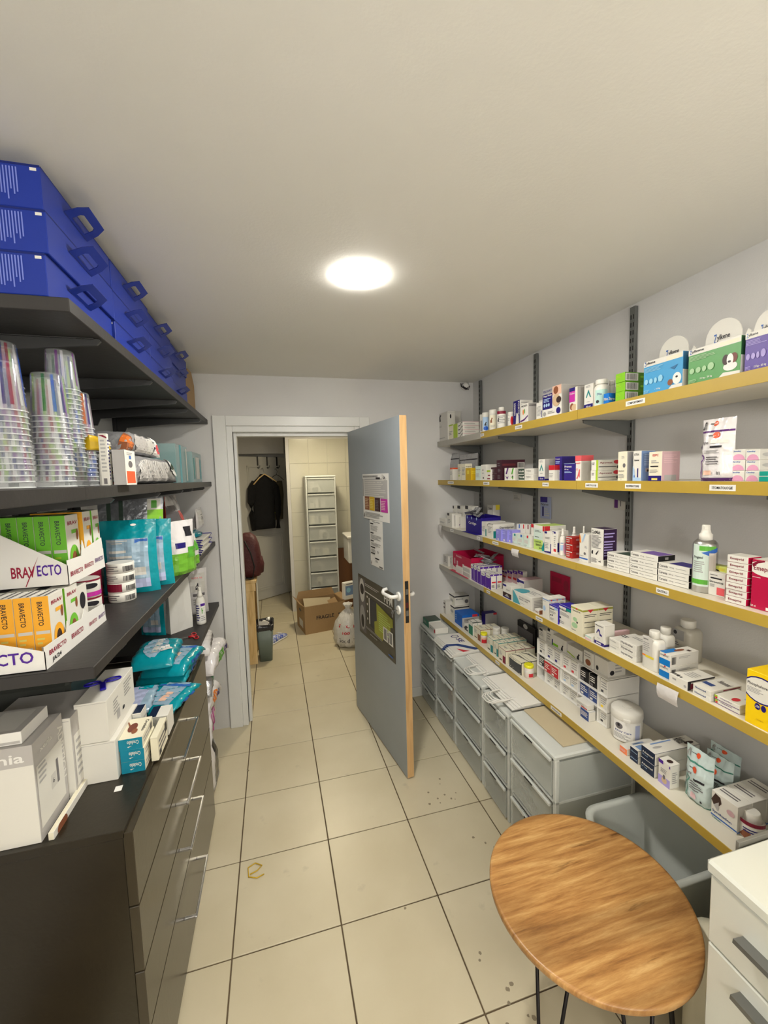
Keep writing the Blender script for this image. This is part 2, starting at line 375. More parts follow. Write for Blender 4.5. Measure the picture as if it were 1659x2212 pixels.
def mk_carton(w,d,h,cols,pr,seed,kind,ex):
    cs=cols.split(); rnd=random.Random(seed); mb=MB(); parts=[]
    F,S_,T=cs[0],cs[1],cs[2] if len(cs)>2 else cs[1]
    if kind=='carton':
        mb.cbox(0,0,0,w,d,h,[F,S_,S_,S_,T,T],.0008)
        body=mb.mesh('carton_body'); p=MB(); emit_prints(p,pr,box_surfs(w,d,h),rnd)
        if h>.03 and w>.02: # tuck-flap seam near the top of the visible end
            s=box_surfs(w,d,h); k='gy2' if S_ in ('white','pale','cream') else S_
            for fc in 'RL': p.face([s[fc][0](u,v,.0003) for u,v in ((.02,.955),(.98,.955),(.98,.965),(.02,.965))],k)
        parts.append(('printed_design',p))
    elif kind=='header':
        P_=[(0,0),(1,0),(1,.70),(.95,.74),(.9,.66)]+[(.48+.36*math.cos(a),.66+.34*math.sin(a)**.8) for a in [PI*i/14 for i in range(15)]]+[(.06,.62),(0,.56)]
        mb.extr(P_,lambda a,b:(a*w,0,b*h),lambda a,b:(a*w,.003,b*h),F); mb.box(0,.0005,0,w,d+.03,h*.35,F)
        body=mb.mesh('carton_body'); p=MB(); emit_prints(p,pr,box_surfs(w,d,h),rnd); parts.append(('printed_design',p))
    elif kind=='openbox':
        t=.0015; 
        mb.box(0,0,0,w,d,t,F); mb.box(0,0,t,w,t,h*.9,F); mb.box(0,d-t,t,w,d,h,F); mb.box(0,t,t,t,d-t,h*.95,F); mb.box(w-t,t,t,w,d-t,h*.95,F); mb.box(0,-.03,0,w,0,.0012,F)
        body=mb.mesh('carton_body'); p=MB(); emit_prints(p,pr,box_surfs(w,d,h),rnd); parts.append(('printed_design',p))
    elif kind=='pouch':
        def th(u,v):
            e=(1-abs(2*u-1)**3.5); z=min(1,(1-v)*2.2)**.8*(1 if v>.04 else .6)
            return max(.0008,d/2*e*z)
        cr=lambda u,v:.0016*math.sin(u*23+seed)+.0014*math.sin(v*31+u*9+seed)
        def sf(u,v,o):
            uu=.5+(u-.5)*(1-.05*math.sin(v*PI)*(1 if ex is None else 1)); return (uu*w,d/2-th(u,v)-o-cr(u,v)*(1 if .05<u<.95 else 0),v*h)
        def sb(u,v,o): uu=.5+(u-.5)*(1-.05*math.sin(v*PI)); return (uu*w,d/2+th(u,v),v*h)
        N,K=14,14
        for fn,k in ((sf,F),(sb,S_)):
            pts=[fn(i/N,j/K,0) for j in range(K+1) for i in range(N+1)]
            mb.idx(pts,[(j*(N+1)+i,j*(N+1)+i+1,(j+1)*(N+1)+i+1,(j+1)*(N+1)+i) for j in range(K) for i in range(N)],k,True)
        mb.face([sf(i/N,0,0) for i in range(N+1)]+[sb(i/N,0,0) for i in range(N,-1,-1)],F)
        for e in (0,1): 
            for j in range(K): mb.face([sf(e,j/K,0),sf(e,(j+1)/K,0),sb(e,(j+1)/K,0),sb(e,j/K,0)],F)
        body=mb.mesh('pouch_body'); p=MB(); emit_prints(p,pr,dict(F=(lambda u,v,o:sf(u,v,o+.0006),14,14)),rnd); parts.append(('printed_design',p))
    elif kind=='lay':
        def ring(u,a,o=0):
            e=min(1,min(u,1-u)*5.5)**.55; hh=h*(.1+.9*e); ca,sa=math.cos(a),math.sin(a); q=(abs(ca)**4+abs(sa)**4)**-.25
            wr=.0025*math.sin(u*29+a*5+seed)+.002*math.sin(u*61+a*11)
            return (u*w, d/2-(d/2*(.93+.07*e)+wr+o)*ca*q, max(0,hh/2+(hh/2+wr*.6+o)*sa*q))
        n_=22; mb.loft([[ring(i/24,2*PI*k/n_) for k in range(n_)] for i in range(25)],[F]*24)
        body=mb.mesh('bag_body'); p=MB(); emit_prints(p,pr,dict(F=(lambda u,v,o:ring(u,-.9+v*1.9,o+.0007),24,10),T=(lambda u,v,o:ring(u,.8+v*1.5,o+.0007),24,8)),rnd); parts.append(('printed_design',p))
    elif kind=='sqbottle':
        pr_=[(.96,0),(1,.02),(1,.68),(.96,.74),(.8,.79),(.5,.8)]
        mb.lathe([(r,z*h) for r,z in pr_],F,28,w/2,d/2,sq=(w/2,d/2)); body=mb.mesh('bottle_body')
        p=MB(); emit_prints(p,pr,box_surfs(w,d,h),rnd); parts.append(('printed_label',p))
        c=MB(); rr=min(w,d)*.36; c.lathe([(rr*.8,.79*h),(rr*.8,.82*h),(rr,.83*h),(rr,.98*h),(rr*.92,h)],S_,24,w/2,d/2); parts.append(('cap',c))
    return body,parts
def mk_round(r,h,prof,cols,pr,seed):
    cs=cols.split(); B,Cc=cs[0],cs[1]; mb=MB(); c=MB(); rnd=random.Random(seed); parts=[]
    pf=dict(jar=([(.94,0),(1,.02),(1,.76),(.9,.79)],[(.98,.77),(1.02,.79),(1.02,.96),(.95,1)]),
      neck=([(.95,0),(1,.02),(1,.7),(.92,.76),(.6,.8)],[(.62,.78),(.62,.98),(.56,1)]),
      bottle=([(.95,0),(1,.03),(1,.66),(.9,.74),(.7,.8),(.66,.82)],[(.8,.82),(.82,.83),(.82,.97),(.76,1)]),
      tub=([(.9,0),(1,.03),(1,.7),(.97,.72)],[(1.02,.71),(1.04,.73),(1.03,.93),(.94,.985),(.5,1)]),
      cone=([(.95,0),(1,.03),(1,.56),(.97,.6),(.7,.66)],[(.72,.64),(.74,.66),(.6,.97),(.55,1)]),
      spray=([(.95,0),(1,.03),(1,.6),(.85,.68),(.5,.74)],[(.55,.72),(.55,.8),(.42,.82),(.36,.97),(.3,1)]),
      alu=([(.94,0),(1,.01),(1,.7),(.93,.74),(.72,.775),(.5,.785)],[(.52,.775),(.54,.86),(.5,.865),(.42,.88),(.34,.93),(.34,.985),(.3,1)]),
      can=([(.96,0),(1,.03),(1,.97),(.96,1)],[(.9,.97),(.9,.975)]))[prof]
    mb.lathe([(a*r,z*h) for a,z in pf[0]],B,28); body=mb.mesh('round_body')
    c.lathe([(a*r,z*h) for a,z in pf[1]],Cc,28)
    if prof=='tub': c.box(-.012,-r*1.06-.006,h*.74,.012,-r*1.0,h*.8,Cc); c.lathe([(r*.3,h*1.0),(r*.28,h*1.015)],Cc,20)
    if prof in('spray','alu'): c.box(-r*.12,-r*.62,h*.945,r*.12,0,h*.985,Cc)
    parts.append(('cap' if prof!='can' else 'pull_lid',c))
    if pr:
        p=MB(); A=PI*.96
        emit_prints(p,pr,dict(S=(lambda u,v,o:((r+o+.0002)*math.sin((u-.5)*A),-(r+o+.0002)*math.cos((u-.5)*A),v*h),14,1)),rnd); parts.append(('printed_label',p))
    return body,parts
def place(row, i_):
    kind,name,label,cat,g,x,y,z,rot,w,d,h,st,nd,cols,pr,ex=row
    if kind=='round': body,parts=mk_round(w,h,ex,cols,pr,i_)
    else: body,parts=mk_carton(w,d,h,cols,pr,i_,kind,ex)
    pm=[(n,p.mesh(n)) for n,p in parts if p.v]
    rz=math.radians(rot); rnd=random.Random(i_*3+1); first=None
    dv=Vector((-math.sin(rz),math.cos(rz),0))
    for k in range(nd):
        for s in range(st):
            jit=rnd.uniform(-.02,.02) if st>1 and s else 0
            loc=Vector((x,y,z))+dv*(k*(d+.0012))+Vector((0,0,s*(h+.0004)+.0003))+dv*(rnd.uniform(0,.003) if st>1 else 0)
            ox=link(body,name,None,loc,rz+(jit if kind!='round' else 0))
            lab=label.replace('{ord}',ordn(s,st)).replace('{dep}',depn(k,nd))
            tag(ox,lab,cat,g if (st*nd>1 or g) else None)
            for n,me in pm: reg_kid(ox,link(me,n,ox))
            first=first or ox
    return first

reg('cont_', solid('teal_translucent', (150,176,176), .2)); reg('dgreyp', solid('poster_dark', (72,70,62), .35)); reg('sneak', solid('sneaker_mesh', (40,76,190), .6, c2=(214,220,236), vs=45)); reg('brownb', solid('brown_hardboard', (120,78,44), .6)); reg('scuff', solid('floor_scuff', (140,128,106), .6))
DT_=.88
# kind, name, label, category, group, x, y, z, rotation, width/radius, depth, height, stacked, rows deep, colours front/side/top, marks, profile
ITEMS=[
('carton', 'medicine_box', 'tall pale box with dark animal figures at the far end of the top right shelf', 'box', None, 1.22, 3.0, 1.972, -90, 0.201, 0.06, 0.207, 1, 1, 'pale pale pale', 'F f .12 .72 .45 .95 blk|F l .1 .5 .6 .58 2 gy|F r .1 .1 .75 .13 gy|R e .3 .75 .5 .9 blk', None),
('carton', 'medicine_box', 'small cream box with a yellow-green top beside the tall pale box', 'box', None, 1.23, 2.811, 1.972, -90, 0.085, 0.06, 0.106, 1, 1, 'cream cream lime', 'F l .1 .3 .9 .6 3 gy|F r 0 .92 1 1 lime', None),
('carton', 'medicine_box', 'tall off-white box standing behind the small yellow-green box', 'box', None, 1.33, 3.039, 1.972, -90, 0.123, 0.05, 0.23, 1, 1, 'pale pale pale', 'F e .15 .75 .4 .85 blk|F e .6 .8 .8 .9 blk', None),
('carton', 'medicine_box', 'lime green box with a white side at the far end of the top shelf', 'box', None, 1.225, 2.712, 1.972, -90, 0.068, 0.07, 0.101, 1, 1, 'lime white lime', 'R l .1 .2 .9 .5 3 dk', None),
('carton', 'medicine_box', 'white flat box with a wavy black end, {ord} beside the lime green box', 'box', 'white boxes with wavy black ends on the top shelf', 1.22, 2.625, 1.972, -90, 0.073, 0.12, 0.025, 4, 1, 'white white white', 'F p 0 .2 .4 .2 .8 .9 1 .9 1 .75 .8 .7 .4 0 0 0 blk|R r 0 .85 1 .97 pink|R l .1 .3 .8 .6 2 gy', None),
('round', 'pill_bottle', 'small white tub half hidden behind the blue-labelled jar', 'bottle', None, 1.305, 2.453, 1.972, -28.024, 0.011, 0.011, 0.132, 1, 1, 'white white', 'S r .3 .2 .7 .7 gy', 'jar'),
('round', 'pill_jar', 'white jar with a blue label beside the grey end of the top shelf', 'bottle', None, 1.225, 2.251, 1.972, -28.545, 0.02, 0.02, 0.112, 1, 1, 'white white', 'S r .2 .1 .8 .75 lblue|S e .3 .05 .75 .28 blue|S f .36 .3 .62 .5 dk', 'jar'),
('round', 'pill_jar', 'white jar with a pale brown label between blue jar and red-banded bottle', 'bottle', None, 1.226, 2.168, 1.972, -29.476, 0.022, 0.022, 0.115, 1, 1, 'white white', 'S r .2 .1 .8 .72 cream|S f .25 .35 .5 .6 brown|S l .3 .12 .7 .25 3 gy', 'jar'),
('round', 'pill_bottle', 'white bottle with a dark red band and narrow cap on the top shelf', 'bottle', None, 1.228, 2.078, 1.972, -30.586, 0.026, 0.026, 0.115, 1, 1, 'white white', 'S r .15 .66 .85 .8 maroon|S l .25 .2 .75 .6 5 gy|S f .2 .3 .35 .5 dk', 'neck'),
('round', 'pill_jar', 'small white tub with a red oval left of the navy box', 'bottle', None, 1.243, 2.008, 1.972, -31.762999999999998, 0.016, 0.016, 0.078, 1, 1, 'white white', 'S e .45 .1 .8 .7 red|S l .15 .4 .4 .6 2 gy', 'jar'),
('carton', 'medicine_box', 'navy box with a white cat drawing on the top shelf', 'box', None, 1.22, 1.948, 1.972, -90, 0.059, 0.075, 0.122, 1, 1, 'navy white white', 'F p .4 0 .9 0 .85 .35 .6 .5 .5 .45 .45 .2 white|F T .12 .4 .4 .9 white RONAXAN|F T .75 .4 .95 .95 white FORTE|R l .1 .75 .9 .95 2 gy|R r .05 .5 .95 .7 gy', None),
('carton', 'medicine_box', 'white box with an upright carrot drawing and purple swoosh on the top shelf', 'box', None, 1.205, 1.859, 1.972, -90, 0.065, 0.1, 0.091, 1, 1, 'white gy2 white', 'F t .15 .82 .9 .92 dk PROVIDYL|F e .3 .4 .45 .7 orange|F e .5 .45 .62 .72 green|F p 0 .12 .5 .18 1 .35 1 .28 .5 .08 0 .04 purple|R l .05 .8 .95 .95 2 dk', None),
('carton', 'medicine_box', 'small white box with fine blue print left of the cat-photo box', 'box', None, 1.215, 1.743, 1.972, -90, 0.045, 0.05, 0.077, 1, 1, 'white white white', 'F l .1 .2 .9 .8 8 gy|F r .85 .1 .95 .5 navy', None),
('carton', 'medicine_box', 'narrow white box behind the small white box with blue print', 'box', None, 1.29, 1.83, 1.972, -90, 0.029, 0.04, 0.106, 1, 1, 'white white white', 'F l .1 .2 .9 .8 5 gy', None),
('carton', 'feed_supplement_box', 'large box with grey top, navy panel and cat photo on the top shelf', 'box', None, 1.21, 1.687, 1.972, -90, 0.129, 0.13, 0.128, 1, 1, 'white gy2 gy2', 'F r 0 .8 .53 1 gy|F r 0 .28 .53 .8 navy|F t .04 .86 .5 .94 navy FELIWAY|F t .05 .7 .5 .78 white Happy Family|F l .06 .52 .45 .66 3 lblue|F e .06 .36 .16 .48 lblue|F e .18 .36 .28 .48 lblue|F e .3 .36 .4 .48 lblue|F e .04 .05 .2 .2 gy|F r .55 .7 1 1 peach|F e .6 .72 .85 .98 brown|F e .55 .3 .95 .72 beige|F e .75 .4 1 .62 dkb|F e .75 .05 .97 .26 navy|F l .3 .1 .7 .2 2 gy|R r .3 .45 .6 .6 gy3', None),
('carton', 'feed_supplement_box', 'narrow box with magenta and navy panels and a dog photo on the top shelf', 'box', None, 1.21, 1.508, 1.972, -90, 0.048, 0.1, 0.097, 1, 1, 'white gy2 white', 'F r 0 .85 .7 1 navy|F r 0 .4 .7 .85 magenta|F t .05 .72 .65 .8 white Calm|F e .1 .05 .6 .35 brown|F e .3 .0 .95 .3 beige|F r .85 0 1 1 cream', None),
('carton', 'medicine_box', 'white box with a blue-green triangle emblem and navy base on the top shelf', 'box', None, 1.22, 1.434, 1.972, -90, 0.048, 0.06, 0.095, 1, 1, 'white white white', 'F r 0 0 1 .18 navy|F t .25 .05 .75 .12 white 30 ml|F p .2 .45 .5 .78 .8 .45 .68 .45 .5 .65 .32 .45 teal|F l .3 .25 .7 .3 1 gy|F l .2 .85 .8 .95 2 gy', None),
('round', 'pill_bottle', 'large white screw-cap bottle with pale green label on the top shelf', 'bottle', None, 1.238, 1.361, 1.972, -42.3, 0.027, 0.027, 0.101, 1, 1, 'white white', 'S r .2 .05 .75 .6 mint|S t .3 .4 .5 .48 navy Dia|S e .25 .1 .4 .22 dk|S r .2 0 .8 .06 white', 'bottle'),
('round', 'pill_bottle', 'white screw-cap bottle behind the small blue box on the top shelf', 'bottle', None, 1.279, 1.353, 1.972, -43.394, 0.013, 0.013, 0.097, 1, 1, 'white white', 'S l .3 .2 .7 .5 4 gy', 'bottle'),
('carton', 'medicine_box', 'small bright blue box in front of the white bottles on the top shelf', 'box', None, 1.205, 1.315, 1.972, -90, 0.024, 0.09, 0.037, 1, 1, 'blue2 blue2 blue2', 'F t .1 .3 .9 .6 white Mino|R r .4 0 1 1 navy|R t 0 .3 .4 .6 white Stress', None),
('carton', 'green_carton', 'bright green barcoded box, {ord} of three beside pale blue box', 'box', 'stack of three green boxes on the top shelf', 1.21, 1.266, 1.972, -90, 0.041, 0.12, 0.032, 3, 1, 'lime2 green2 green2', 'F l .1 .5 .7 .8 2 lime|R r .02 .1 .48 .9 white|R b .06 .18 .44 .82 dk|R e .55 .4 .68 .65 lime2', None),
('carton', 'supplement_box', 'pale blue box with a fluffy white dog photo in front of its white display header', 'box', None, 1.215, 1.151, 1.972, -90, 0.138, 0.07, 0.108, 1, 1, 'cyan dblue white', 'F r 0 .84 1 1 white|F r .6 .85 .97 .96 cream|F p .65 0 1 .12 1 0 .65 0 white|F p .65 0 .75 .12 1 .12 1 0 white|F e .77 .12 .98 .45 white2|F e .84 .3 .9 .36 dk|F e .65 .12 .78 .3 brown|F p .65 .6 .9 .68 .8 .55 .7 .62 dblue|F t .32 .08 .47 .14 white - 10 kg|R r 0 0 1 .5 white|F t .03 .87 .07 .985 blue3 Z|F t .075 .88 .32 .97 dk ylkene|F l .03 .66 .55 .8 4 lcyan|F e .04 .3 .14 .46 lcyan|F e .17 .3 .27 .46 lcyan|F e .3 .3 .38 .46 lcyan|F e .41 .3 .53 .5 lcyan|F l .03 .04 .2 .14 3 lcyan', None),
('carton', 'supplement_box', 'green box with a brown and white dog photo in front of its white display header', 'box', None, 1.215, 0.995, 1.972, -90, 0.145, 0.09, 0.101, 1, 1, 'green3 green4 white', 'F r 0 .84 1 1 white|F r .62 .86 .97 .96 cream|F p .6 0 .7 .13 1 .1 1 0 white|F e .7 .15 .95 .38 white2|F e .68 .32 .8 .6 dkb|F e .82 .34 .95 .6 redbrown|F e .76 .28 .88 .6 white2|F e .78 .36 .84 .42 dk|F t .26 .09 .5 .15 white 10 kg - 20 kg|R r 0 0 1 .5 white|F t .03 .87 .07 .985 blue3 Z|F t .075 .88 .32 .97 dk ylkene|F l .03 .66 .55 .8 4 lgreen|F e .04 .3 .14 .46 lgreen|F e .17 .3 .27 .46 lgreen|F e .3 .3 .38 .46 lgreen|F e .41 .3 .53 .5 lgreen|F l .03 .04 .2 .14 3 lgreen', None),
('carton', 'supplement_box', 'violet box cut by the right edge of the picture on the top shelf', 'box', None, 1.215, 0.84, 1.972, -90, 0.093, 0.12, 0.1, 1, 1, 'violet violet white', 'F r 0 .84 1 1 white|F t .25 .06 .55 .13 white 15 kg - 60 kg|F t .03 .87 .07 .985 blue3 Z|F t .075 .88 .32 .97 dk ylkene|F l .03 .66 .55 .8 4 lviolet|F e .04 .3 .14 .46 lviolet|F e .17 .3 .27 .46 lviolet|F e .3 .3 .38 .46 lviolet|F e .41 .3 .53 .5 lviolet|F l .03 .04 .2 .14 3 lviolet', None),
('header', 'display_header', 'white scalloped display header behind the pale blue dog-photo box', 'display', None, 1.33, 1.217, 1.972, -90, 0.151, 0.012, 0.199, 1, 1, 'white white white', 'F p 0 .44 .36 .44 .33 .5 0 .5 blue3|F p 1 .46 .55 .46 .6 .52 1 .52 blue3|F t .30 .66 .36 .80 blue3 Z|F t .365 .68 .62 .78 dk ylkene|F l .45 .56 .62 .62 2 gy|F t .70 .55 .90 .61 gy3 10 kg - 20 kg', None),
('header', 'display_header', 'white scalloped display header behind the green dog-photo box', 'display', None, 1.33, 1.054, 1.972, -90, 0.148, 0.012, 0.198, 1, 1, 'white white white', 'F p 0 .44 .36 .44 .33 .5 0 .5 blue3|F p 1 .46 .55 .46 .6 .52 1 .52 blue3|F t .30 .66 .36 .80 blue3 Z|F t .365 .68 .62 .78 dk ylkene|F l .45 .56 .62 .62 2 gy|F t .70 .55 .90 .61 gy3 10 kg - 20 kg', None),
('header', 'display_header', 'white scalloped display header behind the violet box at the right edge', 'display', None, 1.33, 0.912, 1.972, -90, 0.103, 0.012, 0.18, 1, 1, 'white white white', 'F p 0 .44 .36 .44 .33 .5 0 .5 blue3|F p 1 .46 .55 .46 .6 .52 1 .52 blue3|F t .30 .66 .36 .80 blue3 Z|F t .365 .68 .62 .78 dk ylkene|F l .45 .56 .62 .62 2 gy|F t .70 .55 .90 .61 gy3 10 kg - 20 kg', None),
('pouch', 'foil_pouch', 'silver pouch with a black cat outline at the far end of the second right shelf', 'pouch', None, 1.3, 3.176, 1.685, -90, 0.358, 0.04, 0.199, 1, 1, 'silver silver silver', 'F r 0 .76 1 .8 dk|F O .08 .02 .55 .72 dk|F l .3 .85 .7 .9 2 gy', None),
('pouch', 'foil_pouch', 'silver pouch with dark bands right of the cat-outline pouch', 'pouch', None, 1.3, 2.818, 1.685, -90, 0.287, 0.04, 0.179, 1, 1, 'silver silver silver', 'F r 0 .76 1 .8 dk|F r .02 .1 .06 .7 dk|F r .4 .2 .9 .4 gy3', None),
('carton', 'medicine_box', 'tiny white box with an orange-red top on the second shelf', 'box', None, 1.22, 2.767, 1.685, -90, 0.048, 0.05, 0.087, 1, 1, 'white white redo', 'F r 0 .88 1 1 redo|F l .1 .4 .9 .7 3 gy|R r 0 .88 1 1 redo', None),
('carton', 'medicine_box', 'slim cream box next to the yellow box on the second shelf', 'box', None, 1.24, 2.68, 1.685, -90, 0.051, 0.05, 0.11, 1, 1, 'cream cream cream', 'F l .1 .4 .9 .8 5 gy|F e .3 .2 .6 .35 lime', None),
('carton', 'medicine_box', 'tall cream box with a yellow rim just left of the yellow box', 'box', None, 1.215, 2.565, 1.685, -90, 0.056, 0.05, 0.108, 1, 1, 'cream cream yel', 'F l .1 .3 .9 .8 6 gy|R t .1 .78 .9 .86 dk Propalin', None),
('carton', 'medicine_box', 'glossy mustard yellow box on the second shelf', 'box', None, 1.205, 2.485, 1.685, -90, 0.075, 0.06, 0.078, 1, 1, 'mustard mustard mustard', 'F r .3 .5 .7 .8 yel|R l .1 .5 .9 .8 2 yel', None),
('carton', 'medicine_box', 'pale grey-green box right of the mustard box', 'box', None, 1.215, 2.365, 1.685, -90, 0.07, 0.05, 0.087, 1, 1, 'mint2 pale pale', 'F t .1 .7 .9 .8 gy3 Felpreva|F l .1 .2 .8 .5 4 gy4|R r .3 .9 .6 1 navy', None),
('carton', 'medicine_box', 'tall white box left of the maroon boxes on the second shelf', 'box', None, 1.215, 2.293, 1.685, -90, 0.06, 0.09, 0.093, 1, 1, 'white white white', 'F r .35 .6 .5 .7 dk|F l .2 .4 .7 .5 2 gy|F r .4 .1 .6 .2 dk', None),
('carton', 'medicine_box', 'small white box with lime and red stripes before the tall white box', 'box', None, 1.205, 2.202, 1.685, -90, 0.042, 0.03, 0.063, 1, 1, 'white white lime', 'F r 0 .75 1 .92 lime|F r .1 .1 .9 .2 maroon|F r .3 .4 .9 .5 maroon', None),
('carton', 'medicine_box', 'dark maroon box, {ord} of the left pair in the maroon cluster', 'box', 'dark maroon boxes on the second shelf', 1.215, 2.174, 1.685, -90, 0.06, 0.06, 0.037, 2, 1, 'dmar dmar dmar', 'F l .2 .2 .7 .8 3 gy3', None),
('carton', 'medicine_box', 'dark maroon box, {ord} of the right pair in the maroon cluster', 'box', 'dark maroon boxes on the second shelf', 1.215, 2.112, 1.685, -90, 0.059, 0.08, 0.036, 2, 1, 'dmar dmar dmar', 'F l .2 .2 .7 .8 3 gy3|R r .2 .3 .9 .6 dmar2', None),
('carton', 'medicine_box', 'long dark maroon box lying on top of the maroon cluster with barcode end', 'box', None, 1.22, 2.118, 1.736, -90, 0.05, 0.15, 0.062, 1, 1, 'dmar dmar dmar', 'F l .2 .2 .8 .8 3 gy3|R r .05 .45 .6 .65 dmar2|R r .68 .2 .98 .75 pale|R b .7 .3 .96 .7 dk', None),
('carton', 'medicine_box', 'white box with a purple slanted stripe on the second shelf', 'box', None, 1.215, 2.026, 1.685, -90, 0.056, 0.05, 0.066, 1, 1, 'white white white', 'F p .2 .5 .5 1 .75 1 .45 .5 purple|F p .2 .35 .5 .05 .75 .35 .5 .25 purple|F l .1 .3 .2 .4 1 gy', None),
('carton', 'medicine_box', 'white box with a green slanted stripe on the second shelf', 'box', None, 1.215, 1.968, 1.685, -90, 0.043, 0.06, 0.064, 1, 1, 'white pale white', 'F p .2 .5 .5 1 .8 1 .5 .5 green|F p .2 .35 .5 .05 .75 .35 .5 .25 green|F e .4 .25 .6 .4 dk', None),
('carton', 'medicine_box', 'dark green labelled box, {ord} of two on second shelf', 'box', 'pair of dark green labelled boxes on the second shelf', 1.215, 1.895, 1.685, -90, 0.052, 0.05, 0.029, 2, 1, 'dgreen pale pale', 'F r 0 0 1 .1 white|F t .1 .4 .7 .75 white Vetflux|F r .75 .4 .95 .7 white', None),
('carton', 'medicine_box', 'plain white box with grey lettering, {ord} of two on the second shelf', 'box', 'pair of white grey-lettered boxes on the second shelf', 1.21, 1.83, 1.685, -90, 0.072, 0.055, 0.029, 2, 1, 'white pale white', 'F t .15 .5 .7 .75 gy3 Tralieve|F l .15 .2 .6 .3 1 gy', None),
('carton', 'medicine_box', 'white box with a teal triangle emblem and navy base on the second shelf', 'box', None, 1.215, 1.724, 1.685, -90, 0.047, 0.06, 0.099, 1, 1, 'white gy2 white', 'F r 0 0 1 .18 navy|F t .25 .05 .75 .12 white 15 ml|F p .2 .45 .5 .78 .8 .45 .68 .45 .5 .65 .32 .45 teal|F l .3 .3 .7 .38 1 gy|F l .2 .85 .8 .95 2 gy|R r 0 0 1 .08 navy', None),
('carton', 'medicine_box', 'small white box with a red cap top left of the navy boxes', 'box', None, 1.205, 1.633, 1.685, -90, 0.039, 0.04, 0.069, 1, 1, 'white white red', 'F r 0 .68 1 1 red|F l .1 .2 .9 .5 3 gy|R r 0 .68 1 1 red', None),
('carton', 'medicine_box', 'deep navy box, {ord} of the tall pair on second shelf', 'box', 'tall pair of deep navy boxes', 1.23, 1.625, 1.685, -90, 0.045, 0.12, 0.053, 2, 1, 'indigo indigo indigo', 'F t .1 .75 .75 .85 white Prevest|F l .1 .4 .8 .65 2 lblue', None),
('carton', 'medicine_box', 'deep navy box lettered in white before the tall navy pair', 'box', None, 1.21, 1.537, 1.685, -90, 0.067, 0.05, 0.073, 1, 1, 'indigo indigo indigo2', 'F t .06 .76 .72 .88 white Prevest|F t .06 .6 .42 .7 white 100 mg|F l .06 .45 .85 .55 2 lblue|F r 0 .98 1 1 lblue', None),
('carton', 'medicine_box', 'white box with a coral top and dog drawing on the second shelf', 'box', None, 1.215, 1.474, 1.685, -90, 0.034, 0.06, 0.103, 1, 1, 'white pale coral', 'F r 0 .78 1 1 coral|R r 0 .78 1 1 coral|F t .1 .66 .9 .72 coral PRURIVET|F p .2 .1 .4 .15 .7 .45 .85 .45 .8 .1 .6 .2 .4 .05 coral|R r .8 .4 .9 .7 dk|F l .2 .4 .5 .5 2 coral', None),
('carton', 'medicine_box', 'narrow black box wedged beside the coral-topped box', 'box', None, 1.26, 1.453, 1.685, -90, 0.012, 0.04, 0.069, 1, 1, 'blk gy3 blk', 'F r 0 .5 1 .56 gy', None),
('carton', 'medicine_box', 'lime-edged white box with red shield, {ord} on second shelf', 'box', 'pair of lime-edged white boxes on the second shelf', 1.21, 1.381, 1.685, -90, 0.037, 0.12, 0.04, 2, 1, 'white white white', 'F r .72 0 1 1 lime|F l .15 .5 .5 .8 2 gy3|R t .05 .6 .55 .8 maroon Apovest|R r .02 .3 .7 .36 dk|R e .6 .6 .85 .98 redp|R e .72 .15 .82 .45 dk|R e .85 .3 1 .6 dk', None),
('carton', 'medicine_box', 'tall cream box with a small grey drawing on the second shelf', 'box', None, 1.21, 1.246, 1.685, -90, 0.04, 0.06, 0.105, 1, 1, 'cream gy2 cream', 'F e .55 .45 .85 .6 gy3|F l .4 .76 .75 .86 2 gy|F t .1 .32 .7 .37 gy3 Aurizon|F l .1 .1 .8 .24 3 gy|F l .3 .05 .6 .08 1 gy', None),
('carton', 'medicine_box', 'tall white box with a pale blue syringe drawing and blue side on the second shelf', 'box', None, 1.21, 1.18, 1.685, -90, 0.033, 0.06, 0.103, 1, 1, 'white sblue white', 'F t .15 .84 .75 .92 gy3 ISTRA|F t .15 .66 .75 .73 dk Anxivet|F r .55 .12 .68 .42 navy|F p 0 0 1 0 1 .1 .3 .12 .2 .4 0 .5 lblue|R r .3 .3 .9 .42 gy4|R e .4 .3 .55 .38 dk|R l .2 .5 .9 .9 7 lblue|F e .15 .1 .25 .2 blue', None),
('carton', 'medicine_box', 'white box with red lettering and a navy base on the second shelf', 'box', None, 1.21, 1.117, 1.685, -90, 0.048, 0.075, 0.096, 1, 1, 'cream pinkg cream', 'F r 0 0 1 .18 navy|F r .25 .03 .7 .1 lyel|F t .3 .84 .75 .92 redp ESPC|F l .2 .6 .8 .72 2 gy|F r .15 .48 .75 .52 dk|F l .1 .28 .85 .4 3 gy|R r .15 .02 .8 .2 gy4|R l .1 .6 .9 .9 5 pink', None),
('pouch', 'treat_pouch', 'white stand-up pouch with purple bands and dog outline on the second shelf', 'pouch', None, 1.225, 0.973, 1.685, -90, 0.093, 0.06, 0.181, 1, 1, 'fwhite fwhite fwhite', 'F r 0 .78 1 .81 purple|F r 0 0 1 .05 purple|F t .3 .9 .42 .93 dk easy|F e .4 .88 .54 .96 redo|F t .42 .9 .52 .94 white pill|F t .33 .71 .5 .74 dk easy|F e .48 .68 .7 .78 redo|F t .5 .7 .66 .75 white pill|F t .15 .58 .38 .64 gy3 Digiva|F r .48 .53 .82 .56 dk|F r .45 .6 .9 .66 white|F l .3 .44 .85 .5 3 gy|F l .35 .26 .85 .4 4 gy3|F O .02 .05 .3 .42 purple|F O .05 .83 .2 .95 dk|F r .3 .1 .55 .17 peach|F t .72 .1 .8 .15 dk 81|F p 0 .6 .08 .55 0 .5 purple|F t .7 .01 .95 .04 white omeprid', None),
